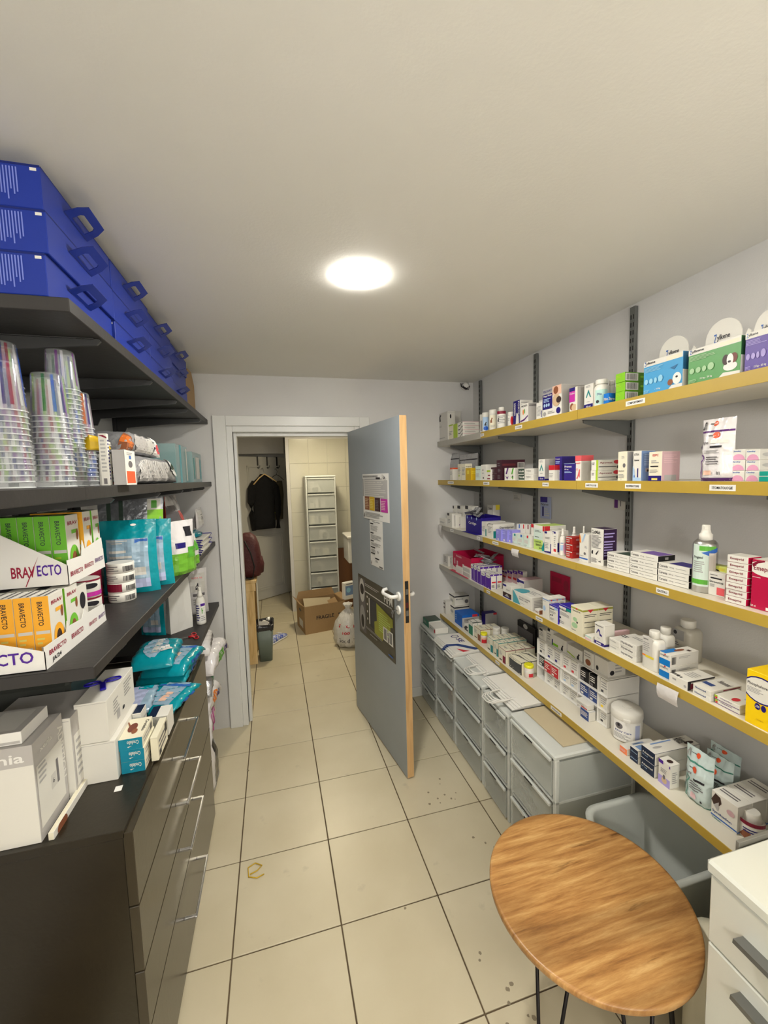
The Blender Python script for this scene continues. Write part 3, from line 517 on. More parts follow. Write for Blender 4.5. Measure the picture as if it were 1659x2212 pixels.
('carton', 'medicine_box', 'pink-disc white box, {ord} in the left column at the right edge', 'box', 'pink disc boxes on the second shelf', 1.25, 0.89, 1.685, -90, 0.038, 0.09, 0.029, 3, 1, 'white pale white', 'F e .1 -.5 .95 .55 pink2|F t .1 .72 .7 .9 blue3 Clavubay|R e .1 .3 .7 .7 gy4', None),
('carton', 'medicine_box', 'pink-disc white box, {ord} in the right column at the right edge', 'box', 'pink disc boxes on the second shelf', 1.25, 0.85, 1.685, -90, 0.034, 0.09, 0.028, 3, 1, 'white pale white', 'F e .1 -.5 .95 .55 pink2|F t .1 .72 .7 .9 blue3 Clavubay|R e .1 .3 .7 .7 gy4', None),
('carton', 'medicine_box', 'flat teal box at the right edge in front of the pink disc boxes', 'box', None, 1.205, 0.786, 1.685, -90, 0.032, 0.03, 0.026, 1, 1, 'tealg tealg tealg', 'F r 0 .5 1 .55 white', None),
('carton', 'medicine_box', 'small white box at the far end of the third right shelf', 'box', None, 1.207, 2.95, 1.343, -90, 0.127, 0.05, 0.051, 1, 1, 'white pale white', 'F l .1 .3 .8 .6 2 gy|R r .5 0 .8 .5 dk', None),
('carton', 'medicine_box', 'white box with a dark tab, second from the far end of the third shelf', 'box', None, 1.209, 2.81, 1.343, -90, 0.09, 0.05, 0.102, 1, 1, 'white white white', 'F r .1 .82 .5 1 dk|F l .2 .3 .8 .6 3 gy', None),
('carton', 'medicine_box', 'slim white box with dark edges beside the white boxes with dark tabs', 'box', None, 1.23, 2.761, 1.343, -90, 0.052, 0.05, 0.099, 1, 1, 'white white white', 'F r .85 .1 1 .9 dk|F e .2 .5 .4 .6 dk', None),
('carton', 'medicine_box', 'tall white box with a dark tab, farthest of three against the back wall corner', 'box', 'white boxes with dark tabs on the third shelf', 1.32, 2.972, 1.343, -90, 0.088, 0.05, 0.141, 1, 1, 'white white white', 'F r .1 .85 .5 1 dk|F l .2 .3 .8 .6 3 gy|F t .2 .55 .75 .65 gy3 Rimadyl', None),
('carton', 'medicine_box', 'tall white box with a dark tab, middle of three against the back wall corner', 'box', 'white boxes with dark tabs on the third shelf', 1.32, 2.878, 1.343, -90, 0.123, 0.05, 0.147, 1, 1, 'white white white', 'F r .1 .85 .5 1 dk|F l .2 .3 .8 .6 3 gy|F t .2 .55 .75 .65 gy3 Rimadyl', None),
('carton', 'medicine_box', 'tall white box with a dark tab, nearest of three against the back wall corner', 'box', 'white boxes with dark tabs on the third shelf', 1.32, 2.745, 1.343, -90, 0.117, 0.05, 0.155, 1, 1, 'white white white', 'F r .1 .85 .5 1 dk|F l .2 .3 .8 .6 3 gy|F t .2 .55 .75 .65 gy3 Rimadyl', None),
('carton', 'medicine_box', 'white box with a purple arrowhead mark left of the navy display box', 'box', None, 1.26, 2.768, 1.343, -90, 0.083, 0.06, 0.081, 1, 1, 'white white white', 'F t .1 .8 .7 .9 dk VETEDIN|F p 0 .35 .5 .0 1 .35 .6 .25 .5 .2 .4 .25 purple', None),
('openbox', 'blister_display_box', 'open navy blue box full of silver blister packs on the third shelf', 'box', None, 1.225, 2.528, 1.343, -90, 0.206, 0.14, 0.111, 1, 1, 'navy2 navy2 navy2', 'F t .2 .45 .72 .65 white Cardigo|F e .08 .78 .14 .95 lblue|F e .38 .78 .44 .95 lblue|F e .72 .78 .78 .95 lblue|F r .4 0 1 .12 navy', None),
('carton', 'medicine_box', 'pale grey box with yellow corner against the wall behind the blister box', 'box', None, 1.4, 2.555, 1.343, -90, 0.076, 0.05, 0.17, 1, 1, 'pale pale pale', 'F t .2 .8 .8 .9 dk Zodon|R r .4 .8 1 1 yel|R l .1 .2 .8 .6 3 gy', None),
('carton', 'medicine_box', 'white box with a teal edge, first right of the navy blister box', 'box', None, 1.233, 2.327, 1.343, -90, 0.064, 0.13, 0.085, 1, 1, 'white white white', 'F r .8 0 1 .5 teal|F l .15 .3 .7 .7 5 gy', None),
('carton', 'medicine_box', 'white box with teal base and curved black line right of its twin', 'box', None, 1.227, 2.244, 1.343, -90, 0.074, 0.14, 0.083, 1, 1, 'white white white', 'F l .15 .3 .8 .8 5 gy|F p 0 .75 .1 .95 .3 1 1 1 1 .97 .3 .97 .15 .92 .04 .75 dk|R r 0 0 1 .5 teal|R t .3 .6 .95 .8 dk Dermipred', None),
('carton', 'medicine_box', 'lavender box, farthest of three in a row on the third shelf', 'box', 'lavender boxes on the third shelf', 1.214, 2.118, 1.343, -90, 0.055, 0.05, 0.062, 1, 1, 'lav lav lav2', 'F l .2 .6 .7 .9 2 lav2|F e .35 .05 .6 .2 white', None),
('carton', 'medicine_box', 'lavender box, middle of three in a row on the third shelf', 'box', 'lavender boxes on the third shelf', 1.224, 2.075, 1.343, -90, 0.062, 0.05, 0.065, 1, 1, 'lav lav lav2', 'F l .2 .6 .7 .9 2 lav2|F e .35 .05 .6 .2 white', None),
('carton', 'medicine_box', 'lavender box, nearest of three in a row on the third shelf', 'box', 'lavender boxes on the third shelf', 1.233, 2.023, 1.343, -90, 0.045, 0.05, 0.069, 1, 1, 'lav lav lav2', 'F l .2 .6 .7 .9 2 lav2|F e .35 .05 .6 .2 white', None),
('carton', 'medicine_box', 'white box with a coloured tab, farthest of three in back row', 'box', 'small white boxes with coloured tabs, back row', 1.285, 2.018, 1.343, -90, 0.04, 0.04, 0.099, 1, 1, 'white white white', 'F r .55 .78 .8 1 blue3|F r .1 .1 .6 .3 peach', None),
('carton', 'medicine_box', 'white box with a coloured tab, middle of three in back row', 'box', 'small white boxes with coloured tabs, back row', 1.285, 1.976, 1.343, -90, 0.038, 0.04, 0.102, 1, 1, 'white white white', 'F r .55 .78 .8 1 redp|F r .1 .1 .6 .3 peach', None),
('carton', 'medicine_box', 'white box with a coloured tab, nearest of three in back row', 'box', 'small white boxes with coloured tabs, back row', 1.285, 1.935, 1.343, -90, 0.037, 0.04, 0.105, 1, 1, 'white white white', 'F r .55 .78 .8 1 maroon|F r .1 .1 .6 .3 peach', None),
('carton', 'medicine_box', 'white box with a coloured top tab, farthest of three in the front row', 'box', 'small white boxes with coloured tabs, front row', 1.234, 1.991, 1.343, -90, 0.058, 0.045, 0.055, 1, 1, 'mint2 white white', 'F r .5 .78 .75 1 teal|F r .1 .3 .7 .6 pale|F l .1 .05 .6 .2 2 gy', None),
('carton', 'medicine_box', 'white box with a coloured top tab, middle of three in the front row', 'box', 'small white boxes with coloured tabs, front row', 1.231, 1.924, 1.343, -90, 0.055, 0.045, 0.058, 1, 1, 'mint2 white white', 'F r .5 .78 .75 1 blue3|F r .1 .3 .7 .6 pale|F l .1 .05 .6 .2 2 gy', None),
('carton', 'medicine_box', 'white box with a coloured top tab, nearest of three in the front row', 'box', 'small white boxes with coloured tabs, front row', 1.228, 1.862, 1.343, -90, 0.052, 0.045, 0.061, 1, 1, 'mint2 white white', 'F r .5 .78 .75 1 redp|F r .1 .3 .7 .6 pale|F l .1 .05 .6 .2 2 gy', None),
('carton', 'medicine_box', 'slim white box with a red corner left of the green-panelled box', 'box', None, 1.26, 1.846, 1.343, -90, 0.021, 0.1, 0.119, 1, 1, 'white white white', 'F r 0 .85 1 1 red', None),
('carton', 'medicine_box', 'white box with a lime green panel and red corner on the third shelf', 'box', None, 1.238, 1.791, 1.343, -90, 0.084, 0.12, 0.121, 1, 1, 'white white lime3', 'F r 0 0 .85 .42 lime3|F r .0 .42 .85 .85 mint2|F l .1 .72 .7 .8 2 dk|F l .1 .5 .7 .55 1 dk|F t .1 .28 .7 .36 dgreen CONTOUR|F t .2 .16 .8 .24 dk SERENITY|F t .5 .06 .75 .12 dk 60|F r .85 .8 1 1 red|R r 0 .78 .9 .95 white|R r 0 .8 .25 1 red|F p .75 .1 1 .4 1 0 .8 0 teal', None),
('carton', 'medicine_box', 'white box with navy tabs right of the green-panelled box', 'box', None, 1.23, 1.695, 1.343, -90, 0.052, 0.05, 0.101, 1, 1, 'white white white', 'F r 0 .9 .35 1 navy|F l .1 .65 .8 .75 2 gy3|F l .1 .2 .6 .5 4 gy|F r .85 0 .95 .45 navy|F p 0 0 .85 0 .95 .1 0 .05 navy', None),
('carton', 'medicine_box', 'white box with navy tab and red square left of the pink-marked bottle', 'box', None, 1.242, 1.657, 1.343, -90, 0.039, 0.06, 0.108, 1, 1, 'white white white', 'F r .1 .88 .7 .97 navy|F r .2 .1 .8 .22 red|F l .2 .3 .8 .8 6 gy|R r 0 .1 .4 .5 navy', None),
('round', 'spray_bottle', 'white spray bottle with a pink circle left of the red boxes', 'bottle', None, 1.254, 1.596, 1.343, -38.155, 0.014, 0.014, 0.122, 1, 1, 'white white', 'S r .25 .2 .6 .4 lblue|S e .55 .05 .95 .5 pink2|S l .3 .45 .6 .5 1 blue3', 'spray'),
('round', 'spray_bottle', 'white spray bottle standing behind the red boxes', 'bottle', None, 1.299, 1.577, 1.343, -39.47, 0.014, 0.014, 0.131, 1, 1, 'white white', 'S l .3 .2 .7 .5 3 gy', 'spray'),
('carton', 'medicine_box', 'brick red box, {ord} of three on the third shelf', 'box', 'stack of brick red boxes', 1.238, 1.555, 1.343, -90, 0.039, 0.07, 0.031, 3, 1, 'brick brick brick', 'F r 0 .82 1 .95 pale|F t .1 .5 .65 .7 white Fortekor|F l .1 .2 .8 .4 2 pale|R l .3 .5 .8 .8 2 pinkg', None),
('carton', 'medicine_box', 'white box with a blue stripe and rabbit drawing left of the dark-sided tall box', 'box', None, 1.237, 1.469, 1.343, -90, 0.052, 0.05, 0.119, 1, 1, 'white gy2 white', 'F r 0 .1 .95 .15 blue3|F l .05 .04 .4 .07 1 gy|F e .5 .26 .75 .36 gy3|F p .3 .75 .55 1 .7 1 .5 .8 .35 .68 lblue|F l .6 .5 .9 .6 2 gy|F l .1 .2 .5 .24 1 gy|F p .05 .7 .02 1 .12 .9 .2 .7 .1 .65 orange', None),
('round', 'spray_bottle', 'white nozzle bottle behind the blue-striped rabbit box', 'bottle', None, 1.276, 1.49, 1.343, -40.585, 0.009, 0.009, 0.144, 1, 1, 'white white', '', 'spray'),
('carton', 'paste_box', 'tall white box with dark purple side and paw drawings on the third shelf', 'box', None, 1.248, 1.415, 1.343, -90, 0.066, 0.065, 0.148, 1, 1, 'white plum plum', 'F t .05 .85 .75 .95 dk CatMalt|F l .06 .45 .85 .82 11 gy3|F p .05 .32 .1 .38 .2 .38 .18 .28 .08 .28 dk|F p .4 .3 .6 .4 .65 .4 .5 .28 .42 .27 dk|F l .05 .05 .6 .18 5 gy3|F r .65 .1 .8 .12 dk|F r .78 .08 .82 .14 dk|R b .05 .02 .3 .18 white|R l .05 .75 .95 .92 2 lviolet|R l .05 .25 .9 .7 6 lviolet|R r 0 0 .35 .17 white|R b .05 .02 .3 .15 dk', None),
('carton', 'tablet_box', 'flat white tablet box, {ord} in the left pile of three', 'box', 'flat white tablet boxes on the third shelf', 1.244, 1.325, 1.343, -90, 0.106, 0.075, 0.021, 3, 1, 'white blk white', 'F t .04 .35 .32 .75 gy3 Cerenia|F t .38 .35 .52 .65 gy 100 mg|F l .58 .45 .92 .6 1 gy|F r 0 0 1 .03 dk|T r .35 .1 1 .9 dgreen', None),
('carton', 'tablet_box', 'flat white tablet box, {ord} in the middle pile of four', 'box', 'flat white tablet boxes on the third shelf', 1.242, 1.216, 1.343, -90, 0.112, 0.075, 0.021, 4, 1, 'white blk white', 'F t .04 .35 .32 .75 gy3 Cerenia|F t .38 .35 .52 .65 gy 60 mg|F l .58 .45 .92 .6 1 gy|F r 0 0 1 .03 dk|T r .3 .1 1 .9 violet2|R r .4 .3 .6 .7 gy', None),
('carton', 'tablet_box', 'flat white tablet box, {ord} in the right pile of three', 'box', 'flat white tablet boxes on the third shelf', 1.244, 1.102, 1.343, -90, 0.108, 0.07, 0.022, 3, 1, 'white blk white', 'F t .04 .35 .32 .75 gy3 Cerenia|F t .38 .35 .52 .65 gy 160 mg|F l .58 .45 .92 .6 1 gy|F r 0 0 1 .03 dk|T r .3 .1 1 .9 indigo', None),
('round', 'spray_bottle', 'brushed aluminium spray bottle with a white pump on the third shelf', 'bottle', None, 1.271, 0.965, 1.343, -52.783, 0.032, 0.032, 0.207, 1, 1, 'alu white', 'S r .15 .1 .6 .72 mint2|S r .1 .13 .8 .2 green|S r .35 .63 .8 .7 green|S p .4 .6 .85 .68 .85 .62 .6 .56 blue3|S t .2 .5 .45 .55 dk Progesol|S l .2 .3 .5 .48 6 gy|S r .6 .2 .8 .6 pale', 'alu'),
('carton', 'treat_packet', 'yellow-green packet with a dark animal drawing behind the small white box', 'box', None, 1.275, 0.95, 1.343, -90, 0.047, 0.03, 0.086, 1, 1, 'lime4 lime4 lime4', 'F e .1 .72 .6 .88 dk|F e .25 .74 .45 .84 white|F l .5 .85 .9 .95 2 yel', None),
('carton', 'medicine_box', 'white box with bold black lettering and a coral square on the third shelf', 'box', None, 1.253, 0.938, 1.343, -90, 0.048, 0.03, 0.07, 1, 1, 'white white white', 'F t .08 .52 .9 .64 dk Dronstop|F r .12 .72 .8 .78 dk|F r .52 .06 .98 .38 coral|F l .1 .36 .45 .5 4 gy|F l .1 .86 .7 .92 1 gy3', None),
('carton', 'medicine_box', 'white box with maroon lettering, {ord} of the stack of seven', 'box', 'stack of maroon-lettered boxes', 1.226, 0.87, 1.343, -90, 0.053, 0.05, 0.019, 7, 1, 'white crim white', 'F t .15 .3 .8 .72 maroon Emeprid|R e .3 .25 .7 .75 pale|F r 0 0 1 .04 maroon', None),
('carton', 'medicine_box', 'large crimson box with a white oval name at the right edge', 'box', None, 1.231, 0.808, 1.343, -90, 0.074, 0.1, 0.134, 1, 1, 'crim crim white', 'F e -.1 .68 1.1 1 white|F p 0 .9 .15 .97 .4 1 .4 .97 .2 .93 .04 .84 maroon|F t .06 .76 .7 .88 maroon Emeprid|F l .03 .63 .35 .66 1 pink|F t .01 .04 .18 .08 white 125 ml|F r .5 .02 .8 .08 white', None),
('carton', 'sachet', 'pale printed sachet, farther of two at the far end of the fourth shelf', 'sachet', None, 1.223, 2.92, 1.035, -90, 0.087, 0.04, 0.081, 1, 1, 'pale pale pale', 'F l .1 .3 .8 .9 6 gy3', None),
('carton', 'sachet', 'pale printed sachet, nearer of two at the far end of the fourth shelf', 'sachet', None, 1.242, 2.872, 1.035, -90, 0.075, 0.04, 0.072, 1, 1, 'pale pale pale', 'F l .1 .3 .8 .9 5 gy3', None),
('openbox', 'blister_display_box', 'open crimson box full of silver blister packs on the fourth shelf', 'box', None, 1.225, 2.745, 1.035, -90, 0.289, 0.24, 0.141, 1, 1, 'crim crim crim', 'F t .2 .75 .5 .85 pink Metrobactin|F r .08 .35 .14 .65 pinkg|F r .22 .3 .3 .55 pinkg|F r .55 .2 .65 .5 white|F p 0 0 0 .25 .5 0 white|R t .1 .05 .6 .2 pinkg Metrobactin', None),
('carton', 'blister_pack', 'white blister sheets lying before the crimson box', 'blister pack', 'blister sheets before the crimson box', 1.207, 2.666, 1.035, -90, 0.11, 0.05, 0.015, 3, 1, 'white white white', 'T l .1 .1 .9 .9 4 gy', None),
('carton', 'blister_pack', 'white folded leaflet pile beside the purple-fronted boxes', 'blister pack', 'leaflets before the crimson box', 1.207, 2.544, 1.035, -90, 0.113, 0.05, 0.033, 2, 1, 'white pale white', 'F l 0 .2 .95 .9 4 gy|T l .1 .1 .9 .9 4 gy', None),
('carton', 'medicine_box', 'purple-fronted box, {dep} of the farthest row of four', 'box', 'purple-fronted medicine boxes on the fourth shelf', 1.214, 2.438, 1.035, -90, 0.037, 0.037, 0.104, 1, 4, 'purple2 white white', 'F e -.1 .72 1 1.02 white|F t .08 .8 .8 .9 dk Prilactone|F e .5 .02 .7 .1 lviolet|R r 0 0 .06 1 purple2|R r 0 .9 1 1 purple2|R r .2 .42 .9 .52 redp|R l .15 .1 .85 .3 3 dk|R e .4 .91 .6 .98 white|T r 0 .3 1 .4 dk', None),
('carton', 'medicine_box', 'purple-fronted box, {dep} of the second row of four', 'box', 'purple-fronted medicine boxes on the fourth shelf', 1.21, 2.385, 1.035, -90, 0.039, 0.037, 0.108, 1, 4, 'purple2 white white', 'F e -.1 .72 1 1.02 white|F t .08 .8 .8 .9 dk Prilactone|F e .5 .02 .7 .1 lviolet|R r 0 0 .06 1 purple2|R r 0 .9 1 1 purple2|R r .2 .42 .9 .52 redp|R l .15 .1 .85 .3 3 dk|R e .4 .91 .6 .98 white|T r 0 .3 1 .4 dk', None),
('carton', 'medicine_box', 'purple-fronted box, {dep} of the third row of four', 'box', 'purple-fronted medicine boxes on the fourth shelf', 1.207, 2.333, 1.035, -90, 0.039, 0.037, 0.109, 1, 4, 'purple2 white white', 'F e -.1 .72 1 1.02 white|F t .08 .8 .8 .9 dk Prilactone|F e .5 .02 .7 .1 lviolet|R r 0 0 .06 1 purple2|R r 0 .9 1 1 purple2|R r .2 .42 .9 .52 redp|R l .15 .1 .85 .3 3 dk|R e .4 .91 .6 .98 white|T r 0 .3 1 .4 dk', None),
('carton', 'medicine_box', 'shorter purple-fronted box, {dep} of the fourth row of two', 'box', 'purple-fronted medicine boxes on the fourth shelf', 1.209, 2.29, 1.035, -90, 0.054, 0.037, 0.088, 1, 2, 'purple2 white white', 'F e -.1 .72 1 1.02 white|F t .08 .8 .8 .9 dk Prilactone|F e .5 .02 .7 .1 lviolet|R r 0 0 .06 1 purple2|R r 0 .9 1 1 purple2|R r .2 .42 .9 .52 redp|R l .15 .1 .85 .3 3 dk|R e .4 .91 .6 .98 white|T r 0 .3 1 .4 dk', None),
('carton', 'medicine_box', 'shorter purple-fronted box, {dep} of the nearest row of two', 'box', 'purple-fronted medicine boxes on the fourth shelf', 1.208, 2.229, 1.035, -90, 0.059, 0.037, 0.09, 1, 2, 'purple2 white white', 'F e -.1 .72 1 1.02 white|F t .08 .8 .8 .9 dk Prilactone|F e .5 .02 .7 .1 lviolet|R r 0 0 .06 1 purple2|R r 0 .9 1 1 purple2|R r .2 .42 .9 .52 redp|R l .15 .1 .85 .3 3 dk|R e .4 .91 .6 .98 white|T r 0 .3 1 .4 dk', None),
('carton', 'medicine_box', 'grey-faced box with purple top, first in the row behind the purple boxes', 'box', 'row behind the purple boxes', 1.4, 2.366, 1.035, -90, 0.058, 0.03, 0.061, 1, 1, 'pinkg white white', 'F r 0 .8 1 1 purple2|F r .1 .35 .8 .5 red|F e .4 .85 .6 .95 white', None),
('carton', 'medicine_box', 'grey-faced box with purple top, second in the row behind the purple boxes', 'box', 'row behind the purple boxes', 1.4, 2.302, 1.035, -90, 0.056, 0.03, 0.075, 1, 1, 'pinkg white white', 'F r 0 .8 1 1 purple2|F r .1 .35 .8 .5 red|F e .4 .85 .6 .95 white', None),
('carton', 'medicine_box', 'grey-faced box with purple top, third in the row behind the purple boxes', 'box', 'row behind the purple boxes', 1.4, 2.242, 1.035, -90, 0.053, 0.03, 0.088, 1, 1, 'pinkg white white', 'F r 0 .8 1 1 purple2|F r .1 .35 .8 .5 red|F e .4 .85 .6 .95 white', None),
('carton', 'medicine_box', 'grey-faced box with purple top, fourth in the row behind the purple boxes', 'box', 'row behind the purple boxes', 1.4, 2.184, 1.035, -90, 0.051, 0.03, 0.1, 1, 1, 'pinkg white white', 'F r 0 .8 1 1 purple2|F r .1 .35 .8 .5 red|F e .4 .85 .6 .95 white', None),
('carton', 'medicine_box', 'white box with a dark cat photo left of the teal-cornered box', 'box', None, 1.209, 2.034, 1.035, -90, 0.085, 0.06, 0.073, 1, 1, 'white white white', 'F r 0 .85 .4 1 navy|F r 0 0 1 .4 dkb|F p .2 .1 .5 .35 .8 .1 gy|F r 0 0 1 .08 navy|F l .4 .6 .9 .7 2 gy', None),
('carton', 'medicine_box', 'long white box with a pink top and navy corner behind the cat-photo box', 'box', None, 1.31, 2.051, 1.035, -90, 0.067, 0.12, 0.09, 1, 1, 'white gy2 pink', 'F r 0 .75 .3 1 navy|F r 0 .8 1 .95 navy|T r .2 .1 1 .9 pinkg', None),
('carton', 'medicine_box', 'large white box with a teal curved corner on the fourth shelf', 'box', None, 1.205, 1.925, 1.035, -90, 0.169, 0.11, 0.067, 1, 1, 'white pale white', 'F p 0 0 0 1 .12 .8 .25 .5 .35 .2 .4 .05 teal2|T e 0 -.2 .5 .6 teal2|F t .35 .6 .9 .72 gy3 ROYAL CANINE|F t .35 .45 .8 .55 gy3 RENAL UREA|F l .4 .2 .7 .25 1 gy|T l .4 .3 .9 .7 3 gy|R l .1 .1 .6 .8 6 gy', None),
('carton', 'medicine_box', 'tiny white box with brown lettering at the shelf edge', 'box', None, 1.205, 1.734, 1.035, -90, 0.035, 0.03, 0.022, 1, 1, 'white brown white', 'F t .1 .3 .9 .7 brown VetoS', None),
('carton', 'medicine_box', 'tall white box with a blue rim, {dep}, on the fourth shelf', 'box', 'row of tall blue-rimmed boxes', 1.203, 1.67, 1.035, -90, 0.045, 0.03, 0.101, 1, 3, 'white white white', 'F r 0 .88 1 .93 sblue|F e .1 .35 .55 .6 lblue|R r 0 .88 1 .93 sblue|R p .3 .93 .7 .93 .5 .86 redp|F l .1 .8 .6 .84 1 gy|R l .05 .5 .9 .84 5 gy4', None),
('carton', 'medicine_box', 'smaller white box with dark blue top, fourth shelf', 'box', None, 1.205, 1.62, 1.035, -90, 0.058, 0.05, 0.079, 1, 1, 'white white ind3', 'F r 0 .92 1 1 ind3|F r .6 .78 1 .92 lblue|F t .05 .72 .6 .82 dk Emdocam|F l .05 .5 .8 .66 3 gy|F e .1 .33 .25 .42 dk|F e .3 .35 .42 .45 dk|F l .1 .1 .6 .25 2 gy|R r 0 0 1 1 ind3', None),
('carton', 'medicine_box', 'larger white box with dark blue top and teal flag, fourth shelf', 'box', None, 1.214, 1.566, 1.035, -90, 0.079, 0.06, 0.095, 1, 1, 'white white ind3', 'F r 0 .93 1 1 ind3|F r .6 .8 1 .93 tealg|F t .05 .75 .7 .85 dk Emdocam|F l .05 .5 .9 .68 4 gy|F e .05 .33 .2 .43 dk|F l .1 .1 .6 .25 2 gy|F r .05 .1 .1 .25 dk', None),
('carton', 'medicine_box', 'tall cream box with olive band and red triangle, {dep}, fourth shelf', 'box', 'pair of cream boxes with olive bands', 1.205, 1.477, 1.035, -90, 0.071, 0.075, 0.118, 1, 2, 'cream cream cream', 'F r 0 .9 1 .96 olive|R r 0 .9 1 .96 olive|R p .3 .96 .7 .96 .5 .84 redp|F p .4 .96 .6 .96 .5 .88 redp|F t .15 .8 .8 .87 dk Vetoryl 30|F e .2 .45 .55 .6 lgreen|F e .1 .2 .6 .4 lgreen|F e .5 .4 .62 .48 dk|R r .1 .76 .9 .78 dk|R r .1 .7 .8 .72 dk|R r .1 .5 .9 .52 dk|R r .1 .32 .9 .34 dk|F l .1 .1 .6 .15 1 gy', None),
('carton', 'medicine_box', 'small white box with mint and pink stripes at the shelf edge', 'box', None, 1.204, 1.389, 1.035, -90, 0.034, 0.05, 0.02, 1, 1, 'white white white', 'F r 0 .7 1 .9 mint|F p 0 0 1 0 1 .3 0 .5 pink', None),
('carton', 'medicine_box', 'pale pink box behind the indigo-based box', 'box', None, 1.33, 1.386, 1.035, -90, 0.015, 0.08, 0.018, 1, 1, 'pink pink pink', '', None),
('carton', 'medicine_box', 'white box with an indigo base and dog line drawing on the fourth shelf', 'box', None, 1.212, 1.347, 1.035, -90, 0.05, 0.05, 0.086, 1, 1, 'white white white', 'F r 0 0 1 .15 indigo|R r 0 0 1 .1 indigo|F r .2 .04 .7 .1 white|F t .1 .86 .9 .93 gy3 Megasyn|F p .2 .55 .4 .75 .55 .7 .6 .55 .8 .5 .75 .42 .55 .45 .5 .6 .4 .65 .22 .5 indigo|F l .3 .3 .7 .33 1 gy', None),
('carton', 'sachet_box', 'white box with grey lettering, {ord} of the left pair of a pale pile', 'box', 'pile of white grey-lettered boxes, left', 1.214, 1.276, 1.035, -90, 0.051, 0.12, 0.024, 2, 1, 'white pale white', 'F t .08 .5 .65 .75 gy Hydralap|T l .05 .4 .95 .6 2 dk', None),
('carton', 'sachet_box', 'white box with bold grey lettering, {ord} of the pile of three', 'box', 'pile of white grey-lettered boxes, right', 1.217, 1.226, 1.035, -90, 0.071, 0.12, 0.02, 3, 1, 'white pale white', 'F t .06 .3 .8 .8 gy3 Hydralap|T l .05 .4 .95 .6 2 gy', None),
('sqbottle', 'square_bottle', 'white square bottle with an orange stripe label on the fourth shelf', 'bottle', None, 1.217, 1.134, 1.035, -90, 0.064, 0.045, 0.135, 1, 1, 'white white', 'F r .1 .3 .7 .85 pale|F r .1 .32 .7 .36 orange|F r .3 .3 .8 .36 yel|F t .15 .75 .45 .8 gy3 Lactulose|F l .15 .45 .6 .7 5 gy', None),
('sqbottle', 'square_bottle', 'plain white square bottle behind the orange-striped bottle', 'bottle', None, 1.3, 1.156, 1.035, -90, 0.048, 0.045, 0.127, 1, 1, 'white white', '', None),
('sqbottle', 'square_bottle', 'large translucent grey-white canister with a white cap against the wall', 'bottle', None, 1.38, 1.159, 1.035, -90, 0.074, 0.065, 0.147, 1, 1, 'frost white', 'F r .1 .5 .65 .75 gy|F e .12 .62 .3 .72 dk|F l .1 .35 .5 .45 2 gy3', None),
('carton', 'medicine_box', 'white box with vivid blue base, {ord} of two on fourth shelf', 'box', 'pair of blue-based boxes on the fourth shelf', 1.216, 1.062, 1.035, -90, 0.039, 0.12, 0.041, 2, 1, 'white pale white', 'F r 0 0 1 .52 blue4|F t .1 .72 .85 .86 gy3 SYNBIOTIC|F e .45 .86 .6 .98 redp|T r 0 0 .55 .5 blue4|T e .25 .35 .6 .7 brown|T r .6 .7 .9 .8 dkb|R b .05 .2 .2 .8 dk|R l .3 .6 .7 .8 2 gy', None),
('carton', 'medicine_box', 'flat white box with black edge and animal silhouettes on the fourth shelf', 'box', None, 1.207, 1.017, 1.035, -90, 0.063, 0.11, 0.029, 1, 1, 'white white white', 'T t .02 .05 .35 .2 dk Marbotril|T l .3 .3 .9 .7 4 gy4|T e .35 .02 .45 .14 dk|T e .5 .02 .6 .12 dk|R r 0 .85 1 1 dk|R r 0 0 .12 1 dk|R r .1 .1 .3 .7 maroon|F r .2 .5 .4 .7 gy|F e .8 .2 .95 .5 gy4', None),
('carton', 'medicine_box', 'flat white box with blue lettering, {ord} of the pair beside the black-edged box', 'box', 'pair of flat white blue-lettered boxes', 1.209, 0.939, 1.035, -90, 0.053, 0.12, 0.016, 2, 1, 'white pale white', 'F t .12 .35 .75 .7 blue5 Nexomed|T r .05 .25 .6 .4 blue5|T t .3 .6 .9 .8 gy3 Nexomed|R r .4 .6 .95 .8 maroon', None),
('carton', 'medicine_box', 'thin green-cornered white box, {ord} of two left of yellow box', 'box', 'pair of green-cornered thin boxes', 1.218, 0.881, 1.035, -90, 0.067, 0.09, 0.013, 2, 1, 'white pale white', 'F r 0 .3 .12 1 lime|F e .02 .15 .12 .6 redp|F t .25 .5 .7 .8 purple Hepatine|F r 0 0 1 .12 purple|T e .5 .1 .75 .4 redp|T r .7 .5 1 1 lblue', None),
('carton', 'supplement_box', 'bright yellow box with a navy-ringed oval at the right edge', 'box', None, 1.206, 0.791, 1.035, -90, 0.089, 0.1, 0.148, 1, 1, 'yellow yellow yellow', 'F e -.1 .44 .9 .93 navy|F e -.07 .465 .86 .905 white|F t .03 .72 .6 .79 dk Phosphaluvet|F l .03 .6 .5 .7 4 gy|F e .25 .32 .4 .44 navy|F t .27 .36 .38 .4 white 250|F e .42 .32 .55 .44 navy|F t .3 .12 .5 .16 mustard vetoquin', None),
('carton', 'canister', 'pale grey box at the far end of the bottom right shelf', 'box', None, 1.232, 2.972, 0.642, -90, 0.067, 0.05, 0.104, 1, 1, 'pale pale pale', 'F e .3 .7 .7 .85 dk|F e .3 .4 .7 .55 dk', None),
('carton', 'medicine_box', 'black-banded white box, bottom one at the far end of bottom shelf', 'box', 'two black-banded boxes at the far end', 1.27, 2.937, 0.642, -90, 0.11, 0.12, 0.076, 1, 1, 'white white white', 'F r 0 .85 1 1 dk|R r 0 .88 1 1 dk|R t .1 .6 .6 .75 gy3 Matrivet|R e .7 .2 .95 .6 gy3|F e .3 .3 .8 .6 gy4', None),
